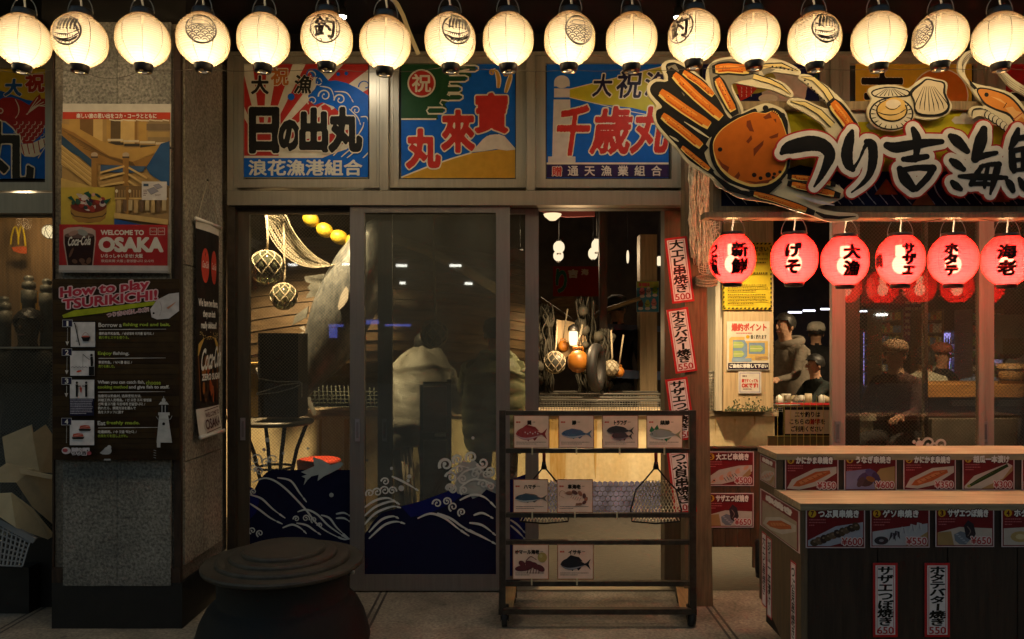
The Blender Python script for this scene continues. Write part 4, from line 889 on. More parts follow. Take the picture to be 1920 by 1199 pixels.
def food(p, kind, x0, y0, x1, y1):
    W_, H_ = x1-x0, y1-y0; X = lambda u: x0+W_*u; Y = lambda v: y0+H_*v
    plate = (.50,.42,.36); board = (.36,.22,.09)
    if kind == 'prawn':
        p.poly([(X(0),Y(.72)),(X(.25),Y(.4)),(X(.7),Y(.22)),(X(1),Y(.2)),(X(1),Y(.45)),(X(.75),Y(.8)),(X(.3),Y(1)),(X(0),Y(1))], plate); p.poly([(X(.62),Y(.95)),(X(.95),Y(.35)),(X(.98),Y(.55)),(X(.75),Y(1))], board)
        for i in range(9): u = i/8; p.ell(X(.14+.72*u),Y(.86-.55*u),W_*.07,H_*(.07+.05*math.sin(PI*u)),((.62,.30,.20),(.55,.42,.36))[i%2],12,-.65)
        p.line([(X(.03),Y(.96)),(X(.16),Y(.84))], W_*.012, (.45,.2,.1)); p.ell(X(.14),Y(.84),W_*.02,H_*.03,K,8)
        for i in range(5): p.line([(X(.36+i*.06),Y(.72-i*.045)),(X(.42+i*.06),Y(.88-i*.05))], W_*.014, (.06,.05,.06))
    elif kind == 'turban':
        p.poly([(X(0),Y(.55)),(X(.4),Y(.35)),(X(1),Y(.4)),(X(1),Y(1)),(X(0),Y(1))], plate); p.poly([(X(0),Y(.55)),(X(.25),Y(.5)),(X(.3),Y(1)),(X(0),Y(1))], board)
        p.poly([(X(.30),Y(.62)),(X(.42),Y(.50)),(X(.55),Y(.58)),(X(.60),Y(.80)),(X(.52),Y(.98)),(X(.40),Y(.97)),(X(.32),Y(.84))], (.16,.18,.22)); p.poly([(X(.48),Y(.30)),(X(.56),Y(.10)),(X(.66),Y(.24)),(X(.70),Y(.60)),(X(.64),Y(.86)),(X(.52),Y(.72))], (.035,.025,.03))
        for i in range(5): p.ell(X(.36+i*.04),Y(.62+i*.07),W_*.03,H_*.03,(.30,.32,.36),8)
        arc(p, [(X(.54),Y(.32)),(X(.60),Y(.50)),(X(.55),Y(.68))], W_*.02, (.2,.14,.12))
    elif kind == 'crabstick':
        p.poly([(X(0),Y(.95)),(X(.1),Y(.6)),(X(.55),Y(.18)),(X(1),Y(.1)),(X(1),Y(.35)),(X(.6),Y(.85)),(X(.25),Y(1))], plate)
        p.poly([(X(.12),Y(.86)),(X(.20),Y(.66)),(X(.58),Y(.30)),(X(.86),Y(.24)),(X(.88),Y(.36)),(X(.55),Y(.70)),(X(.25),Y(.88))], (.45,.10,.03)); p.poly([(X(.24),Y(.70)),(X(.60),Y(.38)),(X(.84),Y(.28)),(X(.60),Y(.50)),(X(.28),Y(.80))], (.58,.20,.08))
        for i in range(5): p.line([(X(.3+i*.1),Y(.66-i*.08)),(X(.36+i*.1),Y(.72-i*.08))], W_*.012, (.22,.05,.02))
    elif kind == 'eel':
        p.poly([(X(.35),Y(1)),(X(.7),Y(.2)),(X(1),Y(.1)),(X(1),Y(1))], board); p.poly([(X(0),Y(.3)),(X(.5),Y(.2)),(X(.6),Y(1)),(X(0),Y(1))], (.24,.20,.32))
        for x, y, r, c in ((.35,.55,.15,(.09,.05,.12)),(.52,.38,.14,(.10,.07,.18)),(.62,.60,.15,(.07,.04,.10)),(.42,.75,.14,(.08,.04,.04)),(.30,.72,.12,(.10,.05,.06)),(.5,.6,.1,(.24,.10,.03))): p.ell(X(x),Y(y),W_*r,H_*r*1.05,c,10,x*7)
    elif kind == 'cucumber':
        p.poly([(X(0),Y(.9)),(X(.2),Y(.5)),(X(.9),Y(0)),(X(1),Y(.1)),(X(.8),Y(.6)),(X(.35),Y(1)),(X(0),Y(1))], plate); p.poly([(X(.35),Y(1)),(X(.8),Y(.6)),(X(1),Y(.1)),(X(1),Y(.3)),(X(.6),Y(1))], board)
        p.line([(X(.08),Y(.92)),(X(.3),Y(.68)),(X(.6),Y(.38)),(X(.9),Y(.08))], [H_*.10,H_*.15,H_*.16,H_*.12], (.025,.045,.012)); p.line([(X(.14),Y(.84)),(X(.6),Y(.34))], H_*.025, (.07,.10,.03)); p.ell(X(.09),Y(.90),W_*.04,H_*.06,(.28,.26,.06),10)
    elif kind == 'whelk':
        p.poly([(X(0),Y(.8)),(X(.5),Y(.3)),(X(1),Y(.15)),(X(1),Y(.7)),(X(.4),Y(1)),(X(0),Y(1))], (.36,.36,.42))
        for i in range(10): u = i/9; p.ell(X(.12+.75*u),Y(.88-.58*u),W_*.085,H_*.13,((.08,.05,.03),(.13,.08,.05),(.05,.03,.025))[i%3],9,i*.8); p.ell(X(.12+.75*u),Y(.84-.58*u),W_*.03,H_*.04,(.22,.14,.09),7)
    elif kind == 'squid':
        p.poly([(X(0),Y(.5)),(X(1),Y(.2)),(X(1),Y(1)),(X(0),Y(1))], (.42,.40,.42)); p.poly([(X(.6),Y(1)),(X(1),Y(.5)),(X(1),Y(1))], board)
        p.ell(X(.16),Y(.82),W_*.13,H_*.15,(.04,.035,.04),14); p.ell(X(.16),Y(.82),W_*.045,H_*.05,(.25,.22,.24),10)
        for x, y in ((.36,.66),(.44,.60),(.56,.46),(.72,.36),(.84,.30)): p.poly([(X(x-.07),Y(y+.2)),(X(x-.03),Y(y-.14)),(X(x+.05),Y(y-.10)),(X(x+.06),Y(y+.18)),(X(x),Y(y))], ((.05,.04,.05),(.5,.46,.46))[x > .5]); p.line([(X(x),Y(y-.1)),(X(x+.02),Y(y+.1))], W_*.015, (.25,.2,.24))
    else:
        p.poly([(X(0),Y(.4)),(X(1),Y(.3)),(X(1),Y(1)),(X(0),Y(1))], plate)
        for x, y in ((.3,.7),(.55,.5),(.75,.7)): p.ell(X(x),Y(y),W_*.18,H_*.2,(.45,.30,.12),12); p.ell(X(x),Y(y),W_*.09,H_*.1,(.62,.48,.26),10)
FIN = ink_mat('laminated_card', .3)
MAR = (.17,.018,.02)
def food_card(num, title, price, kind, x0, y0, x1, y1, fmap, label, u=None, group='food menu cards with photographs'):
    """a laminated menu card: 100 x 70 drawing stretched to the pixel rectangle"""
    k = 100/(x1-x0); ky = 70/(y1-y0); p = Print(.00012).use(k, x0, y0, ky)
    p.rect(0,0,100,70,(.62,.46,.46)); p.rect(1.8,1.8,98.2,68.2,MAR); food(p, kind, 3.5, 18, 96.5, 66.5)
    p.bars(5,20,34,34,3,(.45,.12,.12),.4,int(x0)); p.ell(10.5,10.5,6.6,6.6,(.60,.34,.03),20); p.text(num,8.2,6.2,12.8,14.8,(.12,.02,.02),.6,18)
    w = min(70, 11.6*len(title)+4); p.row(title,20,3.5,20+w,17.5,[((.08,.01,.01),1.5),((.80,.72,.66),.55)],20)
    p.text('¥'+price,60,52,94,64.5,(.68,.52,.50),1.9,20); p.text('¥'+price,60,52,94,64.5,(.40,.04,.04),.3,20)
    return tag(p.build('menu_card', fmap, FIN, None, rc(x0,y0,x1,y1), .002, (.6,.5,.48)), label, 'menu card', group)
sx0 = P(1502,0,3.2).x
STW = mat('stained_stall_wood', (.030,.016,.009), .55, 0, ns=7, na=.6, st=(7,7,.6), bump=.25)
st = thing('food_stall', 'two tiered dark wooden food counter with pale plank tops', 'food stall', (sx0,-1.2,0))
yF, yM, yB = 3.2-D0, 3.49-D0, 3.74-D0; z1, z2 = .775, .945; XE = 3.6
s = MB(); s.box(sx0+.03, XE, yF+.018, yB-.012, .1, z1-.002); s.box(sx0+.03, XE, yM+.018, yB-.012, z1-.001, z2-.002); s.done('carcass', mat('dark_carcass', (.02,.013,.008), .8), st)  # carcass in one plain dark brown
for i in range(8):
    xa = sx0+.03+i*.30; s = MB(); s.box(xa, xa+.296, yF, yF+.017, .03, z1); s.done('front_plank', STW, st, bevel=.003)
s = MB(); s.box(sx0+.03, XE, yM, yM+.017, z1+.033, z2); s.done('tier_front', STW, st)
s = MB(); pts = [(yF,.02),(yF,z1),(yM,z1),(yM,z2),(yB,z2),(yB,.215),(yB-.12,.215)]
A = [s.v((sx0, y, z)) for y, z in pts]; B = [s.v((sx0+.028, y, z)) for y, z in pts]; s.f(A); s.f(B[::-1])
for i in range(len(pts)): s.f([A[i], B[i], B[(i+1)%len(pts)], A[(i+1)%len(pts)]])
s.done('side_board', mat('side_wood', (.13,.085,.045), .6, 0, ns=6, na=.4, st=(7,7,.6), bump=.2), st, bevel=.002)
s = MB(); s.box(sx0-.006, XE, yF-.008, yM+.02, z1+.001, z1+.03); s.done('plank_top', WOODL, st, bevel=.004)
s = MB(); s.box(sx0-.006, XE, yM-.008, yB+.008, z2+.001, z2+.03); s.done('plank_top', WOODL, st, bevel=.004)
CARDS = [('8','かにかま串焼き','350','crabstick',1472,853,1572,922,'menu card of an orange crab stick at the left end of the upper tier'),('6','うなぎ串焼き','600','eel',1583,852,1681,921,'menu card of dark eel pieces on the upper tier'),
 ('5','かにかま串焼き','350','crabstick',1694,852,1792,920,'menu card of an orange crab stick between the eel and cucumber cards'),('7','胡瓜一本漬け','300','cucumber',1805,851,1902,920,'menu card of a whole green cucumber on the upper tier'),('9','大エビ串焼き','500','prawn',1916,851,2014,920,'menu card cut by the right edge on the upper tier')]
for c in CARDS: food_card(*c[:8], flat(3.484), c[8])
CARDS = [('7','つぶ貝串焼き','600','whelk',1511,952,1622,1028,'menu card of skewered brown whelks at the left of the lower tier'),('2','ゲソ串焼き','550','squid',1632,952,1743,1027,'menu card of black and white squid rings on the lower tier'),
 ('3','サザエつぼ焼き','650','turban',1754,951,1864,1026,'menu card of a turban shell on the lower tier'),('4','ホタテバター','550','scallop',1878,951,1990,1026,'menu card of scallops cut by the right edge on the lower tier')]
for c in CARDS: food_card(*c[:8], flat(3.193), c[8])
def strip(title, price, x0, y0, x1, y1, fmap, label, group='red bordered price strips'):
    w, h = x1-x0, y1-y0; p = Print(.00012); p.rect(x0,y0,x1,y1,(.50,.03,.03)); b = w*.10; p.rect(x0+b,y0+b,x1-b,y1-b,(.82,.73,.71)); p.frame(x0+b*1.5,y0+b*1.5,x1-b*1.5,y1-b*1.5,w*.022,(.50,.03,.03))
    cy = y1-h*.155; p.col(title,x0+w*.17,y0+h*.045,x1-w*.17,cy,[(INKP,w*.013)],22,.006,.08,0,1.12)
    if price: p.text(price,x0+w*.17,cy+h*.015,x1-w*.17,y1-h*.045,(.42,.03,.03),w*.006,20)
    return tag(p.build('price_strip', fmap, FIN, None, rc(x0,y0,x1,y1), .002, (.55,.1,.1)), label, 'price strip', group)
strip('サザエつぼ焼き','650',1637,1056,1683,1195,flat(3.193),'price strip reading 650 on the dark front of the stall')
strip('ホタテバター焼き','550',1734,1056,1781,1195,flat(3.193),'price strip reading 550 on the dark front of the stall')
def sidem(ya, yb, za, zb, w, h):       # drawing w x h on the left side of the stall: left edge at the back
    return lambda x, y, z: Vector((sx0-.002-z, yb+(ya-yb)*x/w, zb+(za-zb)*y/h))
def side_card(kind, ya, yb, za, zb, label, n=1, shear=0):
    p = Print(.00012); w = 100*n
    for i in range(n):
        p.use(1, -i*100, 0) if False else None
        o = i*100; p.rect(o,0,o+100,140,(.60,.46,.44)); p.rect(o+3,3,o+97,137,(.22,.03,.03)); p.rect(o+6,40,o+94,134,(.36,.28,.20)); food(p, kind[i], o+8, 45, o+92, 130)
        p.text('串焼き',o+18,10,o+82,32,(.75,.66,.60),2,18)
    return tag(p.build('menu_card', sidem(ya,yb,za,zb,w,140), FIN, None, rc(0,0,w,140), .0015, (.55,.45,.42)), label, 'menu card', 'menu cards on the end of the stall')
side_card(['prawn'], yM+.01, yB-.02, z1+.035, z2-.008, 'narrow menu card on the end of the upper tier')
side_card(['crabstick','cucumber','whelk'], yF+.01, yB-.02, .585, z1-.008, 'wide strip of menu photographs along the stall end board')
for t, yc, za, zb, lb in (('大エビ串焼き', yB-.075, .20, .56, 'thin price strip at the back of the stall end board'), ('胡瓜一本漬け', yB-.15, .17, .555, 'thin price strip in the middle of the stall end board'), ('つぶ貝串焼き', yF+.085, .13, .53, 'thin price strip near the front corner of the stall end')):
    strip(t, '', 0, 0, 30, 160, sidem(yc-.032, yc+.032, za, zb, 30, 160), lb)

# ---------------------------------------------------------------- stall sign
SD = 3.65
sg = thing('stall_sign', 'long stall signboard with a yellow and navy wave background in a dark wood frame', 'sign', P(1600,405,SD))
s = MB()
for b in ((1337,190,2400,206,SD-.03,.07),(1337,387,2400,397.5,SD-.03,.07),(1337,206.3,1352,386.7,SD-.028,.066)): s.pbox(*b)
s.done('frame', WOODR, sg, bevel=.002)
s = MB(); s.pbox(1322,398,2400,408.5,SD-.055,.09); s.done('beam', WOODR, sg, bevel=.003)
p = Print(); p.rect(1352,206,2400,387,(.50,.43,.02))
for y, xa, xb in ((222,1590,1660),(214,1600,1640),(236,1630,1700),(226,1790,1850),(218,1805,1870)): p.line([(xa,y-6),(xb-6,y-6),(xb,y),(xb-6,y+6),(xa,y+6),(xa-6,y)], 1, (.62,.56,.48)); p.poly([(xa,y-7),(xb-5,y-7),(xb,y),(xb-5,y+7),(xa,y+7),(xa-6,y)], (.62,.56,.48))
p.rect(1352,322,2400,387,(.014,.015,.07)); p.poly([(1352,330),(1400,318),(1450,326),(1500,310),(1560,322),(1650,330),(1700,316),(1760,330),(1850,318),(1920,330),(2400,320),(2400,345),(1352,345)], (.014,.015,.07))
for i in range(48):
    x = 1352+i*22; arc(p, [(x,338+i%3*8),(x+8,362),(x+26,384)], 2.6, (.50,.47,.55))
for x, y in ((1660,352),(1730,372),(1870,366),(1700,340)): p.poly([(x-22,y+14),(x,y-16),(x+22,y+14)], (.42,.10,.03))
p.clip(1352,206,2400,387); p.build('panel', flat(SD-.004), INK, sg, rc(1352,206,2400,387), .02, (.2,.15,.1))
CUT = ink_mat('cut_sheet_ink', .4, 0, .14, .72)
# crab (drawing coordinates: 3.633 per pixel from 1200, 90)
CRY = (.62,.55,.38); OG = (.60,.17,.02); PY = (.68,.50,.16)
def cutout(p, label, name, cat, d, outs, th=.012, bc=CRY):
    o = [[p.m(q) for q in out] for out in outs]
    return tag(p.build(name, flat(d), CUT, None, o, th, bc), label, cat)
def smooth(pts, n=4):
    q = [Vector(v) for v in pts]; k = len(q); out = []
    for i in range(k):
        a, b, c, d_ = q[i-1], q[i], q[(i+1)%k], q[(i+2)%k]
        for j in range(n):
            t = j/n; out.append(tuple(.5*((2*b)+(c-a)*t+(2*a-5*b+4*c-d_)*t*t+(3*b-a-3*c+d_)*t**3)))
    return out
p = Print(.00003).use(3.633, 1200, 90)
body = smooth([(145,130),(165,98),(205,82),(260,88),(330,125),(400,185),(470,245),(540,310),(570,380),(640,440),(690,440),(780,402),(850,378),(900,385),(985,425),(1008,490),(1030,600),(1022,800),(1000,860),(1100,885),(1308,920),(1380,960),(1400,1000),(1330,1050),(1210,1085),(1320,1115),(1460,1128),(1488,1148),(1470,1172),(1300,1185),(1180,1148),(900,1060),(740,1035),(660,1015),(590,975),(520,940),(480,880),(330,790),(250,690),(200,640),(110,530),(88,440),(112,395),(60,330),(48,270),(70,228),(120,208),(168,215)],3)
arm = smooth([(455,240),(450,180),(465,125),(510,85),(600,62),(760,58),(900,72),(1000,98),(1088,150),(1085,186),(1030,180),(940,168),(880,170),(838,196),(900,207),(980,240),(1040,300),(1035,337),(980,322),(900,288),(780,265),(700,250),(632,240),(640,290),(690,380),(702,440),(650,480),(600,470),(540,360),(500,300)],3)
claw = smooth([(1080,205),(1100,180),(1165,190),(1240,235),(1308,290),(1400,380),(1480,500),(1500,600),(1480,660),(1400,660),(1290,590),(1240,520),(1110,435),(1010,387),(1008,358),(1040,342),(1120,352),(1220,398),(1283,415),(1280,385),(1200,300),(1120,240)],3)
def leg(pts, w, orr=None):
    k = len(pts); full = [Vector(v) for v in pts]; pp = []
    for a, b in zip(full, full[1:]): pp += [a+(b-a)*t for t in (0,.2,.4,.6,.8)]
    pp.append(full[-1]); m_ = len(pp); tp = [min(1,.55+2.2*i/m_, .6+2.2*(m_-1-i)/m_) for i in range(m_)]
    p.line(pp, [w*t for t in tp], K); sh = Vector((w*.02,-w*.10))
    p.line([v+Vector((0,w*.02)) for v in pp[1:-1]], [w*.66*t for t in tp[1:-1]], PY); p.line([v+sh for v in pp[1:-1]], [w*.50*t for t in tp[1:-1]], OG)
    p.line([v-sh*1.9 for v in pp[2:-2]], [w*.13*t for t in tp[2:-2]], (.40,.075,.008)); p.line([v+sh*1.5 for v in pp[2:-3]], [w*.10*t for t in tp[2:-3]], (.72,.30,.06))
    for i in range(16): v = pp[rs.randrange(2, m_-2)]+Vector((rs.uniform(-w,w)*.2, rs.uniform(-w,w)*.2)); p.ell(v.x, v.y, rs.uniform(2,5), rs.uniform(2,4), (.10,.03,.015), 6)
GYC = (.20,.18,.14)
p.poly(smooth([(175,125),(210,100),(260,108),(330,150),(400,215),(540,340),(620,460),(560,560),(470,620),(440,720),(490,830),(560,930),(480,860),(340,770),(255,670),(190,600),(118,510),(112,430),(150,400),(80,320),(70,270),(110,230),(190,225)],3), K)
p.poly([(185,130),(240,112),(330,260),(300,330),(230,210)], GYC)
leg([(270,150),(400,235),(525,345)], 62); leg([(195,150),(380,330),(595,515)], 92); leg([(98,275),(300,420),(515,560)], 98); leg([(120,440),(280,560),(450,700)], 84); leg([(262,662),(370,750),(495,850)], 52)
for a in ([(300,505),(400,570),(470,615)], [(200,600),(240,625),(262,640)]): p.line(a, [4,16,6], CRY)
p.poly(smooth([(470,130),(520,95),(620,78),(760,82),(790,120),(800,200),(640,240),(630,300),(690,440),(640,470),(520,330),(480,240)],3), GYC)
leg([(515,195),(570,310),(650,460)], 84); leg([(490,150),(600,140),(775,155)], 92)
for a, w in (([(770,150),(860,125),(960,118),(1072,160)], 44), ([(770,195),(880,228),(960,265),(1025,318)], 44)):
    p.line(a, [w,w*.9,w*.75,8], K); p.line([(x,y+2) for x, y in a], [w*.72,w*.6,w*.42,3], (.66,.50,.20))
for i in range(6): p.ell(900+i*27,130+i*5,8,6,K,8)
p.poly([(820,150),(870,140),(920,150),(880,172),(840,185)], GYC)
for a, w in (([(1092,200),(1180,215),(1260,290),(1330,400)], 46), ([(1020,365),(1120,385),(1220,440),(1310,530)], 46)):
    p.line(a, [8,w*.8,w,w], K); p.line([(x,y) for x, y in a], [3,w*.55,w*.7,w*.7], (.66,.52,.22))
for i in range(8): p.ell(1120+i*22,225+i*24-(8 if i > 5 else 0),7,7,K,8)
leg([(1290,360),(1380,470),(1470,600)], 110)
p.poly(smooth([(470,700),(485,610),(550,530),(640,470),(700,450),(780,415),(800,440),(840,430),(900,410),(960,440),(1002,500),(1005,580),(1020,650),(1015,800),(985,880),(900,955),(780,975),(680,950),(580,905),(500,810)],3), K)
p.poly(smooth([(495,690),(505,620),(560,550),(650,490),(705,465),(780,440),(850,448),(905,430),(950,470),(985,560),(1003,640),(1000,780),(970,860),(895,925),(780,950),(690,930),(600,885),(525,800)],3), PY)
p.poly(smooth([(500,690),(512,622),(565,553),(655,493),(708,468),(780,443),(850,452),(905,436),(945,475),(980,560),(998,640),(992,775),(960,850),(890,908),(780,932),(695,912),(610,868),(533,790)],3), (.46,.115,.012))
DRd = (.16,.035,.012)
for q in ([(725,500),(750,495),(762,540),(775,575),(745,570),(722,535)], [(720,640),(755,598),(762,625),(735,655)], [(770,690),(840,632),(835,665),(790,720),(772,745)], [(875,610),(940,582),(935,612),(890,622)], [(835,475),(880,445),(895,480),(850,490)], [(525,750),(560,790),(605,815),(595,850),(555,820)], [(640,880),(670,845),(680,870),(665,900)], [(700,905),(790,915),(880,900),(900,890),(870,925),(780,930)], [(905,490),(925,485),(925,515)]): p.poly(q, DRd)
for x, y, r in ((543,695,16),(775,868,16),(818,890,14),(870,868,20),(905,885,12),(912,862,12),(950,848,12)): p.ell(x,y,r,r*.95,K,12)
for x, y, r in ((852,414,20),(966,465,21)): p.ell(x,y,r,r,K,14)
for i in range(7): p.line([(895+i*12,440+i*6),(905+i*13,420+i*9)], [8,3], K)
leg([(1000,880),(1150,895),(1330,935)], 52); leg([(1000,925),(1150,960),(1360,1010)], 62)
p.line([(500,870),(600,955),(740,1000),(860,985),(960,910)], [18,44,34,44,20], K)
leg([(740,990),(900,1030),(1185,1128)], 58); p.line([(1060,1010),(1200,1050),(1320,1075)], [6,26,6], (.55,.5,.55)); p.line([(1190,1120),(1250,1150),(1350,1160),(1465,1150)], [12,30,22,6], K); p.line([(600,925),(690,965),(740,975)], [6,16,6], CRY)
cutout(p, 'big orange snow crab cut-out with black outlines on the stall sign', 'crab_cutout', 'sign figure', SD-.075, [body, arm, claw])
# scallops (crop 3.633 from 1560, 90)
p = Print(.00012).use(3.633, 1560, 90)
so = smooth([(245,300),(270,265),(380,250),(470,262),(520,275),(600,215),(645,197),(700,210),(770,225),(788,260),(780,320),(818,390),(800,440),(760,465),(680,488),(590,480),(555,475),(540,520),(470,555),(400,565),(320,545),(255,490),(240,420),(270,350)],3)
SCW = (.62,.56,.42)
p.poly(smooth([(265,305),(300,280),(400,265),(520,290),(530,330),(440,340),(360,345),(290,335)],3), K); p.poly(smooth([(275,308),(310,287),(400,273),(505,293),(515,320),(440,330),(360,335),(300,328)],3), SCW)
for i in range(8): p.line([(395+(i-3.5)*7,278),(400+(i-3.5)*30,328)], [2,6], K)
p.ell(403,450,152,112,K); p.ell(403,450,140,102,SCW)
for i in range(20): a = 2*PI*i/20; p.line([(403+108*math.cos(a),452+76*math.sin(a)),(403+138*math.cos(a),450+100*math.sin(a))], [3,9], K)
p.ell(405,428,108,78,K); p.ell(405,426,98,70,(.62,.40,.12)); p.ell(410,450,85,38,(.66,.46,.18)); p.ell(425,385,70,45,(.68,.44,.13)); p.ell(415,385,52,32,(.70,.60,.46))
arc(p, [(310,440),(350,455),(400,460),(450,450),(500,420)], 8, K); arc(p, [(360,400),(390,420),(430,418),(465,390)], 7, K)
p.poly(smooth([(525,300),(600,240),(640,212),(700,222),(765,240),(770,310),(800,390),(775,450),(690,470),(570,455),(550,370)],3), K); p.poly(smooth([(545,310),(610,250),(645,222),(700,232),(755,250),(752,310),(785,390),(760,435),(690,455),(580,440),(560,360)],3), (.60,.50,.34))
for i in range(8): p.line([(655+(i-3.5)*10,265),(672+(i-3.5)*30,330+abs(i-3.5)*-4+60),(676+(i-3.5)*33,440-abs(i-3.5)*8)], [2,7,3], K)
cutout(p, 'two scallop shells cut-out, one open, fixed above the sign letters', 'scallop_cutout', 'sign figure', SD-.05, [so])
# shrimp
p = Print(.00012).use(3.633, 1560, 90)
fo = smooth([(870,180),(858,120),(880,60),(930,20),(1000,15),(1060,40),(1130,110),(1220,200),(1308,260),(1420,330),(1420,380),(1308,320),(1220,270),(1150,190),(1080,110),(1010,60),(950,60),(915,110),(905,170),(930,220),(1000,250),(1100,270),(1220,310),(1308,400),(1400,560),(1450,700),(1450,900),(1300,900),(1220,700),(1200,560),(1110,520),(1020,460),(960,480),(935,440),(960,400),(1040,390),(990,340),(930,250)],3)
PK = (.60,.22,.04)
p.poly(smooth([(985,290),(1010,270),(1100,285),(1210,325),(1300,420),(1380,560),(1420,720),(1410,880),(1310,870),(1270,700),(1250,560),(1210,470),(1120,430),(1040,390),(1005,340)],3), K); p.poly(smooth([(995,295),(1020,280),(1100,295),(1205,338),(1290,430),(1365,560),(1400,720),(1390,860),(1325,850),(1285,700),(1265,560),(1220,455),(1120,415),(1050,378),(1015,335)],3), PK)
for q in ([(1080,330),(1200,395),(1150,350)], [(1180,410),(1230,400),(1290,470),(1255,500)], [(1250,430),(1300,440),(1320,500)]): p.poly(q, (.70,.38,.14))
p.ell(1052,320,15,15,K); p.line([(1190,375),(1168,410)], 5, K)
for i in range(6): p.line([(1235+i*20,490+i*50),(1300+i*18,440+i*60)], 7, (.35,.08,.03))
for i in range(7): p.ell(1060+i*26,460+i*14+(i*i),26,30,K,12); p.ell(1062+i*26,458+i*14+(i*i),20,25,SCW,12)
arc(p, [(950,470),(960,425),(1010,415),(1060,430)], 9, K); p.poly([(930,215),(990,280),(965,285),(985,300),(940,260)], K)
for o_ in (0, 16, 30): arc(p, [(895-o_*.3,170),(885+o_*.2,105+o_*.4),(930+o_*.4,45+o_*.5),(1000,35+o_*.6),(1080,90+o_*.6),(1200,215+o_),(1308,285+o_),(1410,345+o_*.6)], 4, (.10,.08,.07))
cutout(p, 'orange shrimp cut-out with long pale feelers at the right of the sign', 'shrimp_cutout', 'sign figure', SD-.062, [fo])
STRK = {'つ': [[(1466,287,9),(1476,279,22),(1496,273,28),(1522,269,29),(1544,274,26),(1556,290,22),(1550,310,17),(1539,332,11),(1527,350,4)]],
 'り': [[(1598,246,8),(1593,262,19),(1588,288,22),(1591,308,19),(1599,318,11)], [(1599,318,8),(1611,300,5),(1621,277,7),(1629,266,12)], [(1625,266,12),(1635,272,18),(1637,298,18),(1631,326,13),(1617,345,8),(1597,361,3)]],
 '吉': [[(1712,242,10),(1719,260,17),(1719,282,13),(1716,300,11)], [(1663,273,14),(1680,277,20),(1710,272,19),(1740,268,15),(1766,266,10)], [(1694,299,10),(1712,298,14),(1738,294,11)], [(1687,317,13),(1697,336,22),(1712,354,15)], [(1689,320,11),(1720,315,11),(1749,316,15)], [(1749,316,13),(1739,333,13),(1718,355,11)]],
 '海': [[(1782,256,12),(1794,265,21),(1813,284,12)], [(1783,301,10),(1793,308,16),(1806,318,10)], [(1785,342,10),(1792,349,15),(1801,355,9)], [(1844,243,14),(1838,266,24),(1828,298,17)], [(1826,299,12),(1846,292,12),(1868,287,8)], [(1798,331,7),(1826,332,13),(1860,333,12),(1886,334,8)], [(1842,311,8),(1830,328,12),(1820,346,10)], [(1820,346,8),(1842,345,9),(1862,347,8)], [(1852,311,8),(1848,330,9),(1845,352,7)], [(1838,313,8),(1856,309,9),(1872,309,12)], [(1871,309,12),(1864,335,14),(1856,364,5)]],
 '鮮': [[(1908,243,8),(1902,262,16),(1893,280,8)], [(1902,262,10),(1922,258,11),(1940,260,8),(1928,275,8)], [(1896,284,12),(1898,312,15),(1900,322,10)], [(1896,284,9),(1925,279,11),(1938,286,12),(1934,318,12)], [(1900,301,8),(1934,298,8)], [(1900,320,8),(1934,317,8)], [(1917,280,8),(1916,318,8)], [(1886,338,8),(1893,347,15),(1898,358,10)], [(1910,336,8),(1917,349,15),(1921,358,8)], [(1932,334,8),(1942,348,14)], [(1958,250,10),(1968,264,12)], [(2000,246,12),(1988,266,10)], [(1954,280,10),(1980,276,12),(2008,272,9)], [(1952,306,10),(1982,302,12),(2010,299,9)], [(1946,332,9),(1982,328,12),(2018,325,9)], [(1982,276,10),(1983,320,12),(1980,366,6)]]}
def brush(pts, grow=0, n=7):
    q = [Vector(v) for v in pts]; k = len(q)-1; out = []
    for i in range(k):
        a, b, c_, d_ = q[max(i-1,0)], q[i], q[i+1], q[min(i+2,k)]
        for m_ in range(n):
            t = m_/n; out.append(.5*((2*b)+(c_-a)*t+(2*a-5*b+4*c_-d_)*t*t+(3*b-a-3*c_+d_)*t**3))
    out.append(q[-1]); return [(v.x, v.y) for v in out], [max(1.5, v.z+2*grow) for v in out]
rb = random.Random(5)
for ch, lb in (('つ','first sign letter, the kana tsu, next to the crab'),('り','second sign letter, the kana ri, black edged in white and red'),('吉','third sign letter, a black ideograph with a box at its foot'),('海','fourth sign letter, the ideograph for sea'),('鮮','last sign letter, cut by the right edge')):
    p = Print(.00006)
    for k in range(5):
        p.z = -.012+k*.0025
        for st_ in STRK[ch]:
            a, w = brush(st_, 12.5); c = (.42,.03,.025) if k == 4 else (.30,.03,.025); p.line(a, w, c); p.ell(*a[0], w[0]/2, w[0]/2, c, 16); p.ell(*a[-1], w[-1]/2, w[-1]/2, c, 16)
    for st_ in STRK[ch]:
        a, w = brush(st_, 9.5); c = (.80,.74,.68); p.line(a, w, c); p.ell(*a[0], w[0]/2, w[0]/2, c, 16); p.ell(*a[-1], w[-1]/2, w[-1]/2, c, 16)
    for st_ in STRK[ch]:
        a, w = brush(st_); w = [v+rb.uniform(-.7,.7) for v in w]; p.line(a, w, K); p.ell(*a[0], w[0]/2, w[0]/2, K, 12); p.ell(*a[-1], w[-1]/2, w[-1]/2, K, 12)
        t = a[-1]; d_ = Vector(a[-1])-Vector(a[-3]); d_ = d_.normalized() if d_.length > 0 else Vector((1,0))
    tag(p.build('sign_letter', flat(SD-.096), CUT), lb, 'sign letter', 'brush letters of the stall sign')
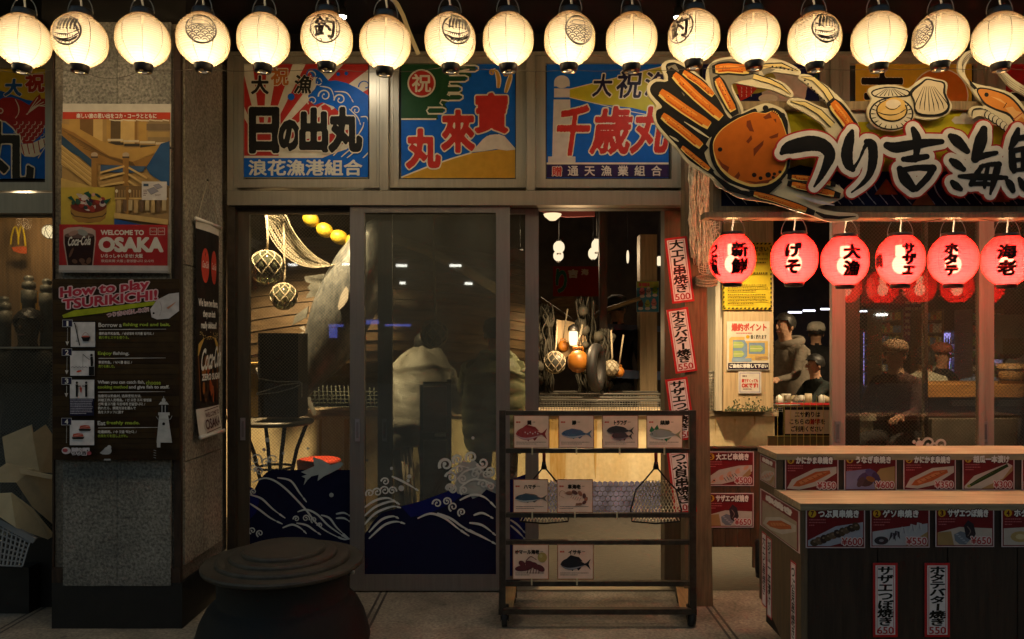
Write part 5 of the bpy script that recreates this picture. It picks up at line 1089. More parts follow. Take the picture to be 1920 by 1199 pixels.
# post, bracket and the net bundle
p0 = P(1311,640,4.22)
po = thing('stall_post', 'brown wooden stall post carrying price strips', 'post', (p0.x, p0.y, 0))
s = MB(); a = P(1284,1110,4.22); b = P(1337,1110,4.22); s.hexa([(a.x,a.y,0),(b.x,a.y,0),(b.x,a.y+.1,0),(a.x,a.y+.1,0),(a.x,a.y,2.62),(b.x-.05,a.y,2.62),(b.x-.05,a.y+.1,2.62),(a.x,a.y+.1,2.62)]); s.done('post', WOODR, po, bevel=.004)
s = MB(); s.bar(P(1300,470,4.2), P(1336,402,4.2), .05); s.done('brace', WOODR, po, bevel=.003)
nb = thing('fishing_net', 'bundled pale fishing net hanging down the stall post beside the crab', 'net', P(1310,400,4.15))
rs = random.Random(9)
s = MB()
for i in range(90):
    x = 1296+rs.uniform(0,30); dx = rs.uniform(-10,10); pts = []
    for j in range(9):
        t = j/8; pts.append(P(x+dx*t+rs.uniform(-4,4)+14*max(0,t-.6), 285+t*(rs.uniform(190,215)), 4.13+rs.uniform(-.05,.05)))
    s.tube(pts, .0028, 4)
s.done('bundle', mat('pale_net', (.72,.62,.46), .85, 0, ns=60, na=.35), nb)
s = MB()
for i in range(26):
    y = 395+i*4.6; A = [P(1306+k*7+rs.uniform(-3,3)+(y-395)*.05, y+8*math.sin(k*.9)+rs.uniform(-4,4), 4.10+.02*math.sin(k)) for k in range(7)]; s.tube(A, .0018, 4)
for i in range(8): s.tube([P(1304+i*6+rs.uniform(-3,3)+k*1.2, 400+k*16, 4.10) for k in range(8)], .0018, 4)
s.done('meshes', mat('pale_twine', (.66,.55,.42), .85), nb)
s = MB()
for k in range(3): s.tube([P(1325+19*math.cos(a), 522+k*5+5*math.sin(a), 4.16-.06*math.sin(a)) for a in (2*PI*i/18 for i in range(18))], .007, 6, closed=True)
s.done('rope_tie', ROPE, nb, True)
for t, pr, x0, y0, x1, y1, cx, cy, dg, lb in (('大エビ串焼き','500',1253,445,1295,568,0,0,-7,'topmost tilted price strip reading 500 on the stall post'),('ホタテバター焼き','550',1258,578,1299,699,0,0,-8.5,'tilted price strip reading 550 on the stall post'),('サザエつぼ焼き','650',1255,709,1297,826,0,0,-8,'third tilted price strip down the post, partly behind the rack'),('つぶ貝串焼き','600',1257,844,1300,963,0,0,-7,'lowest tilted price strip reading 600 behind the rack')):
    strip(t, pr, x0, y0, x1, y1, tilted(4.20, (x0+x1)/2, (y0+y1)/2, R(dg)), lb)
# small board with two cards
bo = thing('menu_board', 'upright dark plank board with two food cards beside the stall', 'menu board', P(1370,1028,4.3))
for i in range(5): s = MB(); s.pbox(1313+i*23.5,842,1313+i*23.5+22.6,1026,4.30,.02); s.done('plank', mat('board_wood', (.085,.05,.025), .6, 0, ns=6, na=.5, st=(9,9,.7), bump=.2), bo, bevel=.002)
s = MB(); s.pbox(1312,839,1427,841.5,4.29,.05); s.pbox(1318,1026.4,1326,1065,4.3,.02); s.pbox(1412,1026.4,1420,1065,4.3,.02); s.done('rail', MC['board_wood'], bo)
food_card('5','大エビ串焼き','500','prawn',1324,847,1413.5,911.5,flat(4.296),'menu card of a grilled prawn, upper one on the plank board')
food_card('3','サザエつぼ焼き','650','turban',1324,925,1413,989.5,flat(4.296),'menu card of a turban shell, lower one on the plank board')
s = MB()
for i in range(11): s.tube([P(1430+2.2*math.cos(a)*(1 if i%2 else .45), 906+i*6.2+3.6*math.sin(a), 4.0+.012*math.cos(a)*(0.3 if i%2 else 1)) for a in (2*PI*k/12 for k in range(12))], .0022, 5, closed=True)
tag(s.done('chain', mat('chain_steel', (.12,.11,.1), .4, .8), None, True), 'short steel chain hanging at the back corner of the stall', 'chain')
s = MB(); c = P(1428,1052,3.95); s.lathe([(.001,-.08),(.03,-.085),(.034,-.04),(.034,.10),(.028,.11),(.001,.11)], c, 18); tag(s.done('bollard_foot', BLKM, None, True), 'small black rubber foot behind the stall corner', 'foot')

# ---------------------------------------------------------------- red lanterns
DR = 3.61; UR = DR/F; RH = 91*UR; RR = 42*UR
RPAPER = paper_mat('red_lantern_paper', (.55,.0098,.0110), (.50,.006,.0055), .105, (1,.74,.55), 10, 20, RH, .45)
rl = thing('red_lantern', '', 'lantern')
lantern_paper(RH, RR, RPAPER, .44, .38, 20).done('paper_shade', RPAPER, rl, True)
ring(RH/2-.005, RH/2+.012, .062, .060).done('top_ring', LAC, rl, True); ring(-RH/2-.016, -RH/2+.003,   .047, .051).done('bottom_ring', LAC, rl, True)
s = MB(); s.tube([(.062*math.cos(a), 0, RH/2+.004+.085*math.sin(a)) for a in (PI*i/16 for i in range(17))], .0018, 6); s.done('bail', WIRE, rl, True)
s = MB(); s.tube([(.004,0,RH/2-.03),(0,0,RH/2+.03),(.006,0,RH/2+.07),(-.004,0,RH/2+.105)], .004, 8); s.done('cord', MC['pale_cord'], rl, True)
bulb(rl, 'red_lantern_bulb', (1,.76,.52), 44.0, -.022, .036, 9)
RLX = [(1373,486,[('新鮮',14),('つぶ貝',-34)],'left end, by the net'),(1489,486,[('げそ',-2)],'the kana geso'),(1584,490,[('大漁',13)],'big catch'),(1688,488,[('サザエ',15),('焼',-36)],'the kana sazae'),(1787,488,[('ホタテ',-3)],'the kana hotate'),(1888,489,[('海老',0)],'sea and old'),(1990,489,[],''),(2093,488,[],''),(2196,488,[],''),(2300,488,[],'')]
lbs = ['glowing red lantern with two words, nearest the hanging net','glowing red lantern lettered geso in black kana','glowing red lantern lettered big catch in front of the orange lit post','glowing red lantern lettered sazae with its bulb shining through','glowing red lantern lettered hotate in three kana','glowing red lantern lettered shrimp at the right edge']+['plain red lantern outside the right picture edge, seen mirrored in the sash glass']*4
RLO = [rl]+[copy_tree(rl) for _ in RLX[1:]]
for i, (px, py, tx, w) in enumerate(RLX):
    o = RLO[i]; o.location = P(px, py, DR); tag(o, lbs[i], 'lantern', 'red paper lanterns under the stall sign')
    for c in o.children:
        if c.name.startswith('paper_shade'): c.rotation_euler.z = random.uniform(-.3, .3)
for i, (px, py, tx, w) in enumerate(RLX):
    for t, off in tx:
        q = Print(.0002); k = len(t); h = 60 if k > 1 else 24; w_ = 31 if k == 2 else 24
        q.col(t, -w_/2, -h/2, w_/2, h/2, [((.16,.006,.004),1.9),((.010,.006,.006),.55)], 26, .004, .06, 0, .92 if k == 2 else 1.05)
        ob = q.build('lettering', sphmap(RH, RR, math.atan2(HX-px, F)+math.asin(max(-.9,min(.9,off/42))), .44, .38, 0, -2, UR), INK); ob.parent = RLO[i]
s = MB(); pts = [P(1330+i*30, 410+5*math.sin(i*1.1)+2, DR+.02) for i in range(22)]; s.tube(pts, .0022, 5); tag(s.done('lamp_cable', mat('dark_line', (.05,.04,.03), .8)), 'dark cable looping along the beam above the red lanterns', 'cable')

# ---------------------------------------------------------------- rack of fish cards
RKD = 3.9
rk = thing('card_rack', 'black metal rack on castors holding cards of fish', 'rack', P(1120,1178,RKD))
RKM = mat('dark_scuffed_metal', (.045,.036,.026), .5, .3, ns=18, na=.6, bump=.1)
for x0, x1, lb in ((936,948,0),(1293,1305.5,1)): s = MB(); s.pbox(x0,770,x1,1152,RKD,.03); s.done('upright', RKM, rk, bevel=.002)
for y in (771,842,963,1014,1091): s = MB(); s.pbox(948.3,y,1292.7,y+8,RKD+.002,.026); s.done('crossbar', RKM, rk, bevel=.002)
for x0, x1 in ((936,944),(1297,1305)):
    a = P(x0,1104,RKD+.34); s = MB(); s.bar(P((x0+x1)/2,1148,RKD+.015), P((x0+x1)/2,1110,RKD+.40), .03); s.done('foot_rail', RKM, rk)
s = MB(); s.pbox(944,1143,1297,1153,RKD-.02,.035); s.done('base_bar', RKM, rk, bevel=.002)
s = MB(); s.pbox(948,1092,1290,1100,RKD+.35,.03); s.done('base_bar', RKM, rk, bevel=.002)
for x in (948,1288):
    s = MB(); s.bar(P(x,1146,RKD+.03), P(x+(8 if x < 1100 else -8),1101,RKD+.36), .075, .012); s.done('base_board', mat('pine_board', (.30,.19,.08), .6, 0, ns=6, na=.35, st=(9,1,9)), rk)
for x, d in ((946,RKD+.03),(1296,RKD+.03),(1275,RKD+.38),(962,RKD+.38)):
    z = .045; c = P(x,0,d); s = MB(); s.cyl((c.x-.014,c.y,z),(c.x+.014,c.y,z),.044,18); s.cyl((c.x-.018,c.y,z),(c.x+.018,c.y,z),.012,10)
    w = s.done('castor', mat('black_rubber', (.014,.013,.012), .7), rk, True)
    s = MB(); s.box(c.x-.022,c.x-.0185,c.y-.02,c.y+.02,z-.012,z+.06); s.box(c.x+.0185,c.x+.022,c.y-.02,c.y+.02,z-.012,z+.06); s.box(c.x-.022,c.x+.022,c.y-.02,c.y+.02,z+.0605,z+.066); s.done('fork', BLKM, w)
PAPR = (.72,.50,.37)
def fish_card(title, kind, x0, y0, x1, y1, label):
    k = 100/(x1-x0); ky = 92/(y1-y0); p = Print(.00012).use(k, x0, y0, ky)
    p.rect(0,0,100,92,(.20,.06,.03)); p.rect(2,2,98,90,PAPR); p.rect(4,60,96,88,(.75,.53,.41)); p.bars(7,17,28,22,1,(.5,.08,.05),.9,3); p.bars(8,74,92,84,2,(.10,.08,.07),.35,int(x0+y0))
    n = len(title); w = {1:12,2:26,3:36,4:38,6:68}.get(n, 40); c = 30+w/2+(8 if n < 3 else 0) if n < 6 else 40
    p.row(title,c-w/2,14,c+w/2,14+(13 if n < 6 else 12),[(INKP,.6)],20); p.bars(c+w/2+3,18,c+w/2+20,22,1,(.25,.18,.14),.5,5)
    if kind == 'bream': fishy(p,6,30,94,74,(.30,.05,.05),(.50,.32,.32),(.22,.03,.03),(.55,.42,.42))
    elif kind == 'mackerel': fishy(p,8,36,94,68,(.06,.11,.19),(.42,.44,.46),(.10,.14,.20),None,.08,.40)
    elif kind == 'puffer':
        fishy(p,12,28,88,58,(.045,.04,.042),(.16,.14,.15),(.05,.045,.045),None,.05,.42); fishy(p,26,44,84,72,(.06,.05,.055),(.20,.18,.19),(.05,.045,.045),None,.05,.44)
    elif kind == 'amberjack':
        for q in ([(8,44),(14,30),(22,40),(18,52)], [(20,40),(30,26),(36,42)], [(44,62),(56,74),(62,60)]): p.poly(q, (.03,.14,.06))
        fishy(p,8,36,96,72,(.24,.24,.22),(.54,.50,.46),(.26,.22,.12),None,.08,.40)
    elif kind == 'yellowtail': fishy(p,5,38,97,66,(.05,.08,.11),(.46,.46,.44),(.12,.11,.09),None,.10,.40)
    elif kind == 'shrimp': shrimp(p,10,30,92,74,(.30,.13,.08),(.12,.05,.045))
    elif kind == 'lobster':
        for q in ((30,62,24,8,-.1),(26,50,10,7,.5),(48,52,14,9,.4),(62,56,12,8,.7),(76,62,14,8,.5)): p.ell(q[0],q[1],q[2],q[3],(.11,.03,.035),14,q[4])
        p.ell(82,34,13,13,(.36,.26,.08),18); p.ell(78,30,5,5,(.45,.36,.15),10)
        for i in range(5): p.line([(46+i*7,58),(40+i*8,76)], 2, (.10,.03,.03)); arc(p, [(36,44),(50,32),(66,40)], 2.4, (.11,.03,.035))
    else: fishy(p,8,32,92,72,(.022,.022,.026),(.26,.26,.28),(.018,.018,.022),None,.20,.40)
    return tag(p.build('fish_card', flat(RKD-.004), FIN, None, rc(x0,y0,x1,y1), .003, (.4,.3,.22)), label, 'fish card', 'fish cards on the black rack')
for a in (('鯛','bream',963,779,1030,841,'fish card of a red sea bream at the top left of the rack'),('鯵','mackerel',1047,779,1114,841,'fish card of a blue grey horse mackerel in the top row'),('トラフグ','puffer',1129,779,1197,841,'fish card of two dark puffer fish in the top row'),('縞鯵','amberjack',1212,779,1280,841,'fish card of a silver fish with green leaves, right end of the top row'),
          ('ハマチ','yellowtail',962,899,1028,962,'fish card of a slim yellowtail in the middle row'),('車海老','shrimp',1044,899,1112,962,'fish card of a curled striped prawn'),('オマール海老','lobster',961,1021,1029,1087,'fish card of a dark lobster in the bottom row'),('イサキ','grunt',1045,1021,1113,1087,'fish card of a black grunt fish in the bottom row')): fish_card(*a)
for x, y in ((998,843),(1081,843),(1162,843),(1246,843),(998,964),(1078,964),(1157,964),(997,1088),(1082,1088)):
    s = MB(); s.pbox(x-1.4,y-3,x+1.4,y+10,RKD-.012,.007); tag(s.done('peg', mat('pale_peg', (.42,.36,.22), .5)), 'tiny pale peg clipped on a bar of the rack', 'peg', 'pegs on the card rack')
# landing nets hanging on the rack's far side
def landing_net(cx, top, label, hx=0):
    d = RKD+.16; r = thing('landing_net', label, 'landing net', P(cx,top,d), 'landing nets')
    s = MB(); s.tube([P(cx+hx,top-22,d), P(cx,top+16,d)], .009, 10); s.done('handle', mat('red_handle', (.20,.03,.03), .4), r, True)
    s = MB(); s.tube([P(cx,top+10,d), P(cx,top+24,d)], [.010,.017], 10); s.done('grip', BLKM, r, True)
    hoop = [P(cx+u*50, top+v*100, d) for u, v in ((-.05,.22),(-.38,.42),(-.75,.62),(-.95,1.0),(-.90,1.22),(0,1.26),(.90,1.22),(.95,1.0),(.75,.62),(.38,.42),(.05,.22))]
    s = MB(); s.tube(hoop, .0045, 7); s.done('hoop', BLKM, r, True)
    s = MB()
    for i in range(-8, 9):
        for sg_ in (1,-1):
            A = []
            for j in range(15):
                v = .45+.78*j/14; u = i/8+sg_*(j/14-.5)*.8; lim = min(.93,(v-.22)*1.9)
                if abs(u) < lim: A.append(P(cx+u*50, top+v*100, d+.05+.10*math.sin(PI*j/14)*(1-u*u)))
                elif len(A) > 1: s.tube(A, .0026, 4); A = []
                else: A = []
            if len(A) > 1: s.tube(A, .0026, 4)
    s.done('mesh_bag', mat('net_twine', (.72,.62,.40), .8), r); return r
landing_net(1020, 856, 'landing net with red handle behind the prawn card'); landing_net(1230, 856, 'landing net with red handle spread open under the rack bar')

# ---------------------------------------------------------------- black iron kettle drum
bc = P(532,1045,3.72); bc.z = 0
br = thing('iron_drum', 'round black drum with a stepped ringed lid by the door', 'drum', bc)
IRON = mat('black_iron', (.042,.036,.027), .55, .1, ns=16, na=.5, bump=.12)
L = .39
s = MB(); s.lathe([(.33,0),(.42,.0),(.424,.02),(.412,.07),(.395,.13),(.365,.19),(.335,.22),(.32,.23),(.315,.24),(.315,.36),(.325,.385),(.20,.39)], bc, 64, cap=False); s.done('body', mat('near_black_iron', (.010,.009,.008), .8, .1, ns=14, na=.5, bump=.15), br, True)  # drum body coloured darker than the lid
s = MB(); z = .385
prof = [(.30,z),(L-.012,z),(L-.002,z+.007),(L,z+.018),(L-.006,z+.026),(L-.066,z+.028),(L-.067,z+.038),(L-.073,z+.046),(L-.084,z+.048),(L-.130,z+.048),(L-.131,z+.058),(L-.137,z+.066),(L-.148,z+.068),(L-.188,z+.068),(L-.189,z+.080),(L-.195,z+.088),(L-.206,z+.090),(.10,z+.091),(.001,z+.091)]
s.lathe(prof, bc, 96, cap=False, sm=False); s.done('lid', IRON, br)
for a in (-.35, 2.75): s = MB(); s.pbox(0,0,1,1,1,.01); s.b.clear(); c_, s_ = math.cos(a), math.sin(a); s.tube([bc+Vector(((L+q)*c_,(L+q)*s_,.385+h)) for q, h in ((-.02,0),(.012,.002),(.012,.014))], .006, 6); s.done('lid_clip', mat('worn_steel', (.35,.32,.26), .4, .7), br, True)
# ================================================================ INSIDE: FISHING TANK, BOAT, GEAR
rs = random.Random(21)
wallm = mat('dark_hall_wall', (.06,.042,.025), .8, 0, ns=3, na=.5)
def wall(name, label, *b):
    s = MB(); s.box(*b); return tag(s.done(name, wallm), label, 'wall')
wall('hall_wall', 'dark back wall of the restaurant hall', -14, 14, 9.2, 9.4, 0, 3.9)
wall('partition', 'dark partition wall behind the concrete pillar', -2.56, -2.46, .26, 9.2, 0, 3.9)
s = MB(); s.box(-9, -2.57, 1.05, 1.15, 0, 3.9)
tag(s.done('plank_wall', mat('honey_plank_wall', (.24,.14,.06), .6, 0, ns=4, na=.4, st=(9,9,.6))), 'brown plank wall behind the left window', 'wall')
tank = thing('fishing_tank', 'long cream plastered fishing tank with rust runs and a grey rim', 'tank', P(950,970,6.36))
PLA = mat('cream_plaster', (.74,.62,.38), .75, 0, ns=2.2, col2=(.60,.45,.22), st=(3.5,3.5,.55), bump=.1, detail=9, ns2=28, na2=.12)
a = P(1452,0,6.36)
s = MB(); s.box(-2.45, a.x, 1.89, 2.10, 0, .86); s.box(a.x-.2, a.x, 2.101, 3.6, 0, .86); s.done('tank_side', PLA, tank)
s = MB(); s.box(-2.45, a.x+.03, 1.877, 2.13, .861, .915); s.box(a.x-.23, a.x+.03, 2.131, 3.6, .861, .915); s.done('rim', mat('weathered_rim', (.36,.28,.18), .6, 0, ns=7, na=.5, st=(.7,6,6)), tank, bevel=.006)
s = MB(); s.box(-2.45, a.x-.21, 2.14, 8.5, .60, .62); s.done('water', mat('dark_water', (.02,.03,.03), .05), tank)
s = MB()
for i in range(30):
    for j in range(7):
        x, z = P(1005+i*10+(j%2)*5, 0, 6.34).x, P(0, 908+j*9.2, 6.34).z; q = [(x+.024*math.cos(PI/6+PI/3*k), z+.024*math.sin(PI/6+PI/3*k)) for k in range(6)]; s.prism(q, 1.878, 1.889)
s.done('hexagon_tile_band', mat('blue_grey_tile', (.13,.13,.22), .35, 0, ns=9, na=.6), tank)
# rust runs
for x0, x1, y1 in ((1030,1062,915),(1113,1120,900),(645,655,935),(598,604,930),(708,716,905),(1376,1380,815),(1413,1416,800),(1340,1343,840)):
    q = [P(x0,786,6.36), P(x1,786,6.36), P(x1-2,y1-20,6.36), P((x0+x1)/2,y1,6.36), P(x0+1,y1-30,6.36)]; s = MB(); A = [s.v((v.x, 1.8868, v.z)) for v in q]; s.f(A); s.done('rust_run', mat('rust_stain', (.42,.24,.05), .8, 0, ns=8, col2=(.55,.38,.15), st=(6,6,.8)), tank, norm=False)
# wire trays on the rim
def wire_tray(label, x0, x1, y0, y1, d, nx, nz, depth=.3):
    r = thing('wire_tray', label, 'wire tray', P((x0+x1)/2, y1, d), 'white wire trays on the tank rim'); a, b = P(x0,y1,d), P(x1,y0,d); s = MB()
    for i in range(nx+1): x = a.x+(b.x-a.x)*i/nx; s.tube([(x,a.y,a.z),(x,a.y,b.z)], .0022, 4)
    for j in range(nz+1): z = a.z+(b.z-a.z)*j/nz; s.tube([(a.x,a.y-.004,z),(b.x,a.y-.004,z)], .0022, 4)
    s.done('wire_side', mat('white_wire', (.11,.105,.09), .4, .2), r); s = MB()
    for j in range(nz+1): z = a.z+(b.z-a.z)*j/nz; s.tube([(a.x,a.y+depth,z),(b.x,a.y+depth,z)], .0022, 4)
    for i in range(nx+1): x = a.x+(b.x-a.x)*i/nx; s.tube([(x,a.y+depth,a.z),(x,a.y+depth,b.z)], .0022, 4)
    s.done('wire_side', mat('white_wire', (.11,.105,.09), .4, .2), r); s = MB(); s.tube([(a.x,a.y,b.z+.01),(b.x,a.y,b.z+.01)], .007, 8); s.tube([(a.x,a.y+depth,b.z+.01),(b.x,a.y+depth,b.z+.01)], .007, 8); s.done('rail', MC['white_wire'], r, True)
wire_tray('long white wire tray on the tank rim behind the rack', 1014, 1248, 753, 771, 6.28, 46, 4); wire_tray('rear wire tray, a rail seen above the long one', 1012, 1246, 741, 752, 6.7, 44, 3)
wire_tray('short wire tray between the stall post and the timber pillar', 1304, 1344, 700, 770, 6.28, 12, 12)
wire_tray('low wire tray right of the timber pillar', 1450, 1500, 762, 772, 6.3, 12, 3)
# timber pillar with notices
tp = thing('timber_pillar', 'square pale timber pillar with moss at its foot standing on the tank rim', 'pillar', P(1400,772,6.2))
s = MB(); q0, q1 = P(1357,772,6.2), P(1450,380,6.2); s.box(q0.x,q1.x,q0.y,q0.y+.42,.916,3.89); s.done('post', WOODP, tp, bevel=.012)
s = MB(); s.box(q0.x-.06,q0.x-.004,q0.y+.03,q0.y+.42,.92,3.89); s.done('side_board', mat('grey_post_wood', (.30,.26,.19), .7, 0, ns=5, na=.35, st=(10,10,.6)), tp)
s = MB()
for i in range(220):
    x = rs.uniform(q0.x+.01,q1.x-.01); h = rs.uniform(.01,.13)*(1 if .2 < (x-q0.x)/(q1.x-q0.x) < .75 else .35); s.ball((x,q0.y-.001,.92+h*rs.random()), rs.uniform(.003,.008), .002, rs.uniform(.003,.008), 6)
s.done('moss', mat('green_moss', (.045,.055,.016), .9, 0, ns=40, na=.6), tp, True)
nd = 6.19
p = Print(); p.rect(1355,455,1447,581,(.62,.46,.03))
for i in range(12): p.poly([(1358+i*7.6,456),(1362+i*7.6,456),(1360+i*7.6,459),(1356+i*7.6,459)], K); p.poly([(1358+i*7.6,577),(1362+i*7.6,577),(1360+i*7.6,580),(1356+i*7.6,580)], K)
for i in range(14): p.rect(1355.5,461+i*8.6,1358,465+i*8.6,K); p.rect(1444,461+i*8.6,1446.5,465+i*8.6,K)
p.text('お読みください',1375,463,1440,472,K,.3,20); p.text('立入禁止 ・ 飲食 不可',1378,475,1440,480,K,0,18)
for k, (y0, y1, n) in enumerate(((485,505,3),(511,530,2),(534,550,3),(552,574,4))): p.bars(1364,y0,1440,y1,n,(.14,.10,.01),.35,k+3)
tag(p.build('notice', flat(nd), INK, None, rc(1355,455,1447,581), .003, (.5,.4,.05)), 'yellow notice with a black dashed border on the timber pillar', 'notice')
p = Print(); p.rect(1363,603,1443,694,(.66,.60,.48)); p.text('爆釣ポイント',1372,607,1437,621,(.50,.08,.06),.8,22); p.bars(1380,624,1430,627,1,(.5,.2,.2),.8,4); p.ell(1402,632,3.4,3.4,(.6,.35,.02)); p.text('良く釣れます',1408,628,1437,636,K,.2,20)
p.poly([(1371,632),(1396,632),(1396,640),(1440,640),(1440,676),(1408,676),(1408,679),(1367,679),(1367,636)], (.62,.42,.14)); p.poly([(1374,638),(1396,638),(1401,646),(1401,668),(1396,673),(1374,673)], (.20,.30,.42)); p.rect(1404,643,1434,664,(.20,.30,.42)); p.rect(1372,672,1409,679,(.26,.36,.46))
for x, y in ((1375,641),(1375,658)): p.poly([(x,y),(x+16,y),(x+21,y+6),(x+16,y+12),(x,y+12)], (.36,.46,.16)); p.line([(x,y+6),(x+18,y+6)], 1.2, (.6,.6,.3))
p.poly([(1406,648),(1426,648),(1432,654),(1426,660),(1406,660)], (.36,.46,.16)); p.line([(1406,654),(1428,654)], 1.2, (.6,.6,.3)); p.bars(1416,669,1441,676,3,(.3,.2,.2),.4,6)
p.rect(1365,681,1441,692.5,(.03,.02,.04)); p.text('ご自由に移動して下さい',1368,683,1439,690,WH,.5,22)
tag(p.build('notice', flat(nd), INK, None, rc(1363,603,1443,694.5), .003), 'coloured map of the fishing pools on the timber pillar', 'notice')
p = Print(); p.rect(1384.5,697,1427.5,738,(.64,.58,.50)); p.frame(1387,699.5,1425,736,.9,(.12,.10,.35)); p.bars(1392,704,1420,709,1,(.2,.15,.15),.6,2); p.text('網ですくっても',1391,711,1421,717.5,(.5,.05,.04),.4,18); p.text('OKです!',1391,719,1421,727,(.5,.05,.04),.6,20); p.bars(1393,729,1420,732,1,(.2,.15,.15),.6,8)
tag(p.build('notice', flat(nd), INK, None, rc(1384.5,697,1427.5,738), .003), 'small white notice saying OK in red below the pool map', 'notice')
# slim posts and rails of the hall
for x0, x1, y0, d, lb, m_ in ((1200,1232,440,8.0,'pale slim timber post with an ice cream poster',WOODP),(1124,1139,395,7.4,'dark post in the middle of the open doorway',WOODD)):
    q = P(x0,0,d); w = P(x1,0,d).x-q.x; s = MB(); s.box(q.x,q.x+w,q.y,q.y+w,.62,P(0,y0,d).z); tag(s.done('hall_post', m_, bevel=.006), lb, 'post')
s = MB(); s.bar(P(1090,698,8.1), P(1260,706,8.1), .05, .09); s.bar(P(1130,612,8.2), P(1250,618,8.2), .06, .06); tag(s.done('hall_rail', mat('blue_rail', (.03,.05,.10), .5)), 'blue black rail behind the pale slim post', 'rail')
p = Print(); p.rect(1194,528,1235,585,(.05,.26,.40)); p.rect(1194,528,1235,540,(.42,.44,.08))
for i, (x, y, c) in enumerate(((1204,548,(.6,.2,.25)),(1216,547,(.6,.55,.5)),(1228,546,(.22,.42,.03)),(1201,571,(.10,.05,.04)),(1214,571,(.30,.42,.10)),(1226,569,(.6,.25,.25)))): p.ell(x,y,5.2,6.5,c,12); p.ell(x,y-5,3.4,4,c,10); p.ell(x,y+8,5,3,(.65,.62,.58),10); arc(p, [(x-5,y-2),(x,y+1),(x+5,y-3)], 1, (.1,.05,.05))
p.bars(1198,531,1232,538,1,(.6,.1,.1),.9,7)
tag(p.build('poster', flat(7.98), INK, None, rc(1193.5,527.5,1235.5,585.5), .004), 'colourful poster of six ice cream cups on the pale slim post', 'poster')
p = Print(); p.rect(1037,500,1125,556,(.34,.03,.015)); outl(p, 'り', (1043,506,1062,548), (.02,.16,.10), 2.4, CR, 2, 22); p.text('吉',1066,506,1083,521,CR,1,20); p.text('海',1090,505,1103,516,CR,.6,18)
tag(p.build('red_banner', flat(8.6), INK, None, rc(1037,500,1125,556), .004, (.3,.02,.01)), 'red banner with a green kana hanging deep in the hall', 'banner')
s = MB(); q = P(1040,0,8.5); A = []
s.prism([(P(x,y,8.4).x, P(x,y,8.4).z) for x, y in ((1010,572),(1040,560),(1075,556),(1125,575),(1100,640),(1055,632),(1012,612))], 3.9, 4.6); tag(s.done('boat_cabin', mat('thatch_brown', (.20,.13,.06), .8, 0, ns=9, na=.5, st=(1,1,6))), 'brown thatched cabin roof of a boat in the hall', 'boat')
s = MB(); s.prism([(P(x,y,9).x, P(x,y,9).z) for x, y in ((1012,385),(1115,385),(1115,406),(1060,408),(1012,396))], 4.5, 4.56); tag(s.done('red_valance', mat('dark_red_cloth', (.12,.012,.008), .8)), 'dark red cloth valance at the top of the open doorway', 'cloth')
# boat hull behind the doors
hb = thing('wooden_boat', 'big brown planked hull of a wooden boat inside behind the doors', 'boat', P(700,760,7.4))
HUL = mat('hull_planks', (.17,.11,.055), .55, 0, ns=3.2, na=.5, st=(.8,5,7), bump=.2, detail=9)
NS = 15
def hullp(u, v):      # u along the hull, v from keel (0) to gunwale (1)
    x = 430+560*u; y = 762-40*math.sin(PI*(.15+u*.8))+22-(300+40*u)*v-55*(u-.35)*(1-v)+60*(u-.2)*v
    d = 7.5-.75*math.sin(PI*min(1,v*.8+.1))+.5*(u-.5)**2; return P(x, y, d)
for j in range(NS):
    s = MB(); v0, v1 = j/NS, (j+1)/NS-.004; A = []
    for i in range(25):
        u = i/24; a, b = hullp(u, v0), hullp(u, v1); A.append([s.v(a+Vector((0,-.012,0))), s.v(b), s.v(b+Vector((0,.04,0))), s.v(a+Vector((0,.03,0)))])
    for a, b in zip(A, A[1:]):
        for k in range(4): s.f([a[k], a[(k+1)%4], b[(k+1)%4], b[k]])
    s.f(A[0]); s.f(A[-1][::-1]); s.done('strake', HUL, hb)
s = MB(); A = [hullp(i/24, 1.01)+Vector((0,-.03,0)) for i in range(25)]
for a, b in zip(A, A[1:]): s.bar(a, b, .07, .10)
s.done('gunwale', WOODD, hb)
s = MB(); s.tube([P(x,y,6.75) for x, y in ((735,445),(800,470),(870,505),(935,545))], .045, 8); s.done('fender_rope', ROPE, hb, True)
lb = thing('net_skirt', 'dark green netting hanging under the hull above the tank rim', 'net', P(640,770,6.9))
s = MB()
for i in range(46): x = 565+i*8; s.tube([P(x,728+abs(i-20)*-.4,6.9), P(x+3,772,6.9)], .006, 4)
for j in range(6): s.tube([P(560+i*30,735+j*7,6.9) for i in range(13)], .005, 4)
s.done('netting', mat('dark_green_net', (.05,.055,.035), .8), lb)
# tuna
tu = thing('hanging_tuna', 'huge grey tuna hanging head up behind the glass, with pale finlets', 'fish model', P(620,740,6.05))
s = MB(); td = 6.05
cl = [(722,408,.035),(714,425,.10),(700,455,.17),(680,500,.225),(660,545,.245),(640,590,.245),(622,635,.22),(604,675,.165),(590,705,.10),(580,726,.05),(574,740,.03)]
s.tube([P(x,y,td) for x, y, r in cl], [r for _, _, r in cl], 24)
o = s.done('body', mat('tuna_skin', (.17,.17,.155), .32, .1, ns=16, col2=(.05,.058,.065), st=(2.2,1,1), bump=.35, detail=10, spec=.6, ns2=2.5, na2=.5), tu, True)
def fin(pts, t=.02, m_=None, nm='fin'):
    s = MB(); s.prism([(P(x,y,td).x, P(x,y,td).z) for x, y in pts], P(0,0,td).y-t/2-.05, P(0,0,td).y+t/2-.05); s.done(nm, m_ or mat('fin_grey', (.16,.16,.14), .4, 0, ns=20, na=.4), tu, bevel=.004)
fin([(612,515),(574,520),(577,530),(586,533),(579,541),(585,545),(577,560),(600,556)]); fin([(582,575),(558,592),(551,611),(556,608),(578,596)]); fin([(566,745),(556,770),(562,768),(578,752),(592,778),(596,775),(584,744)], nm='tail')
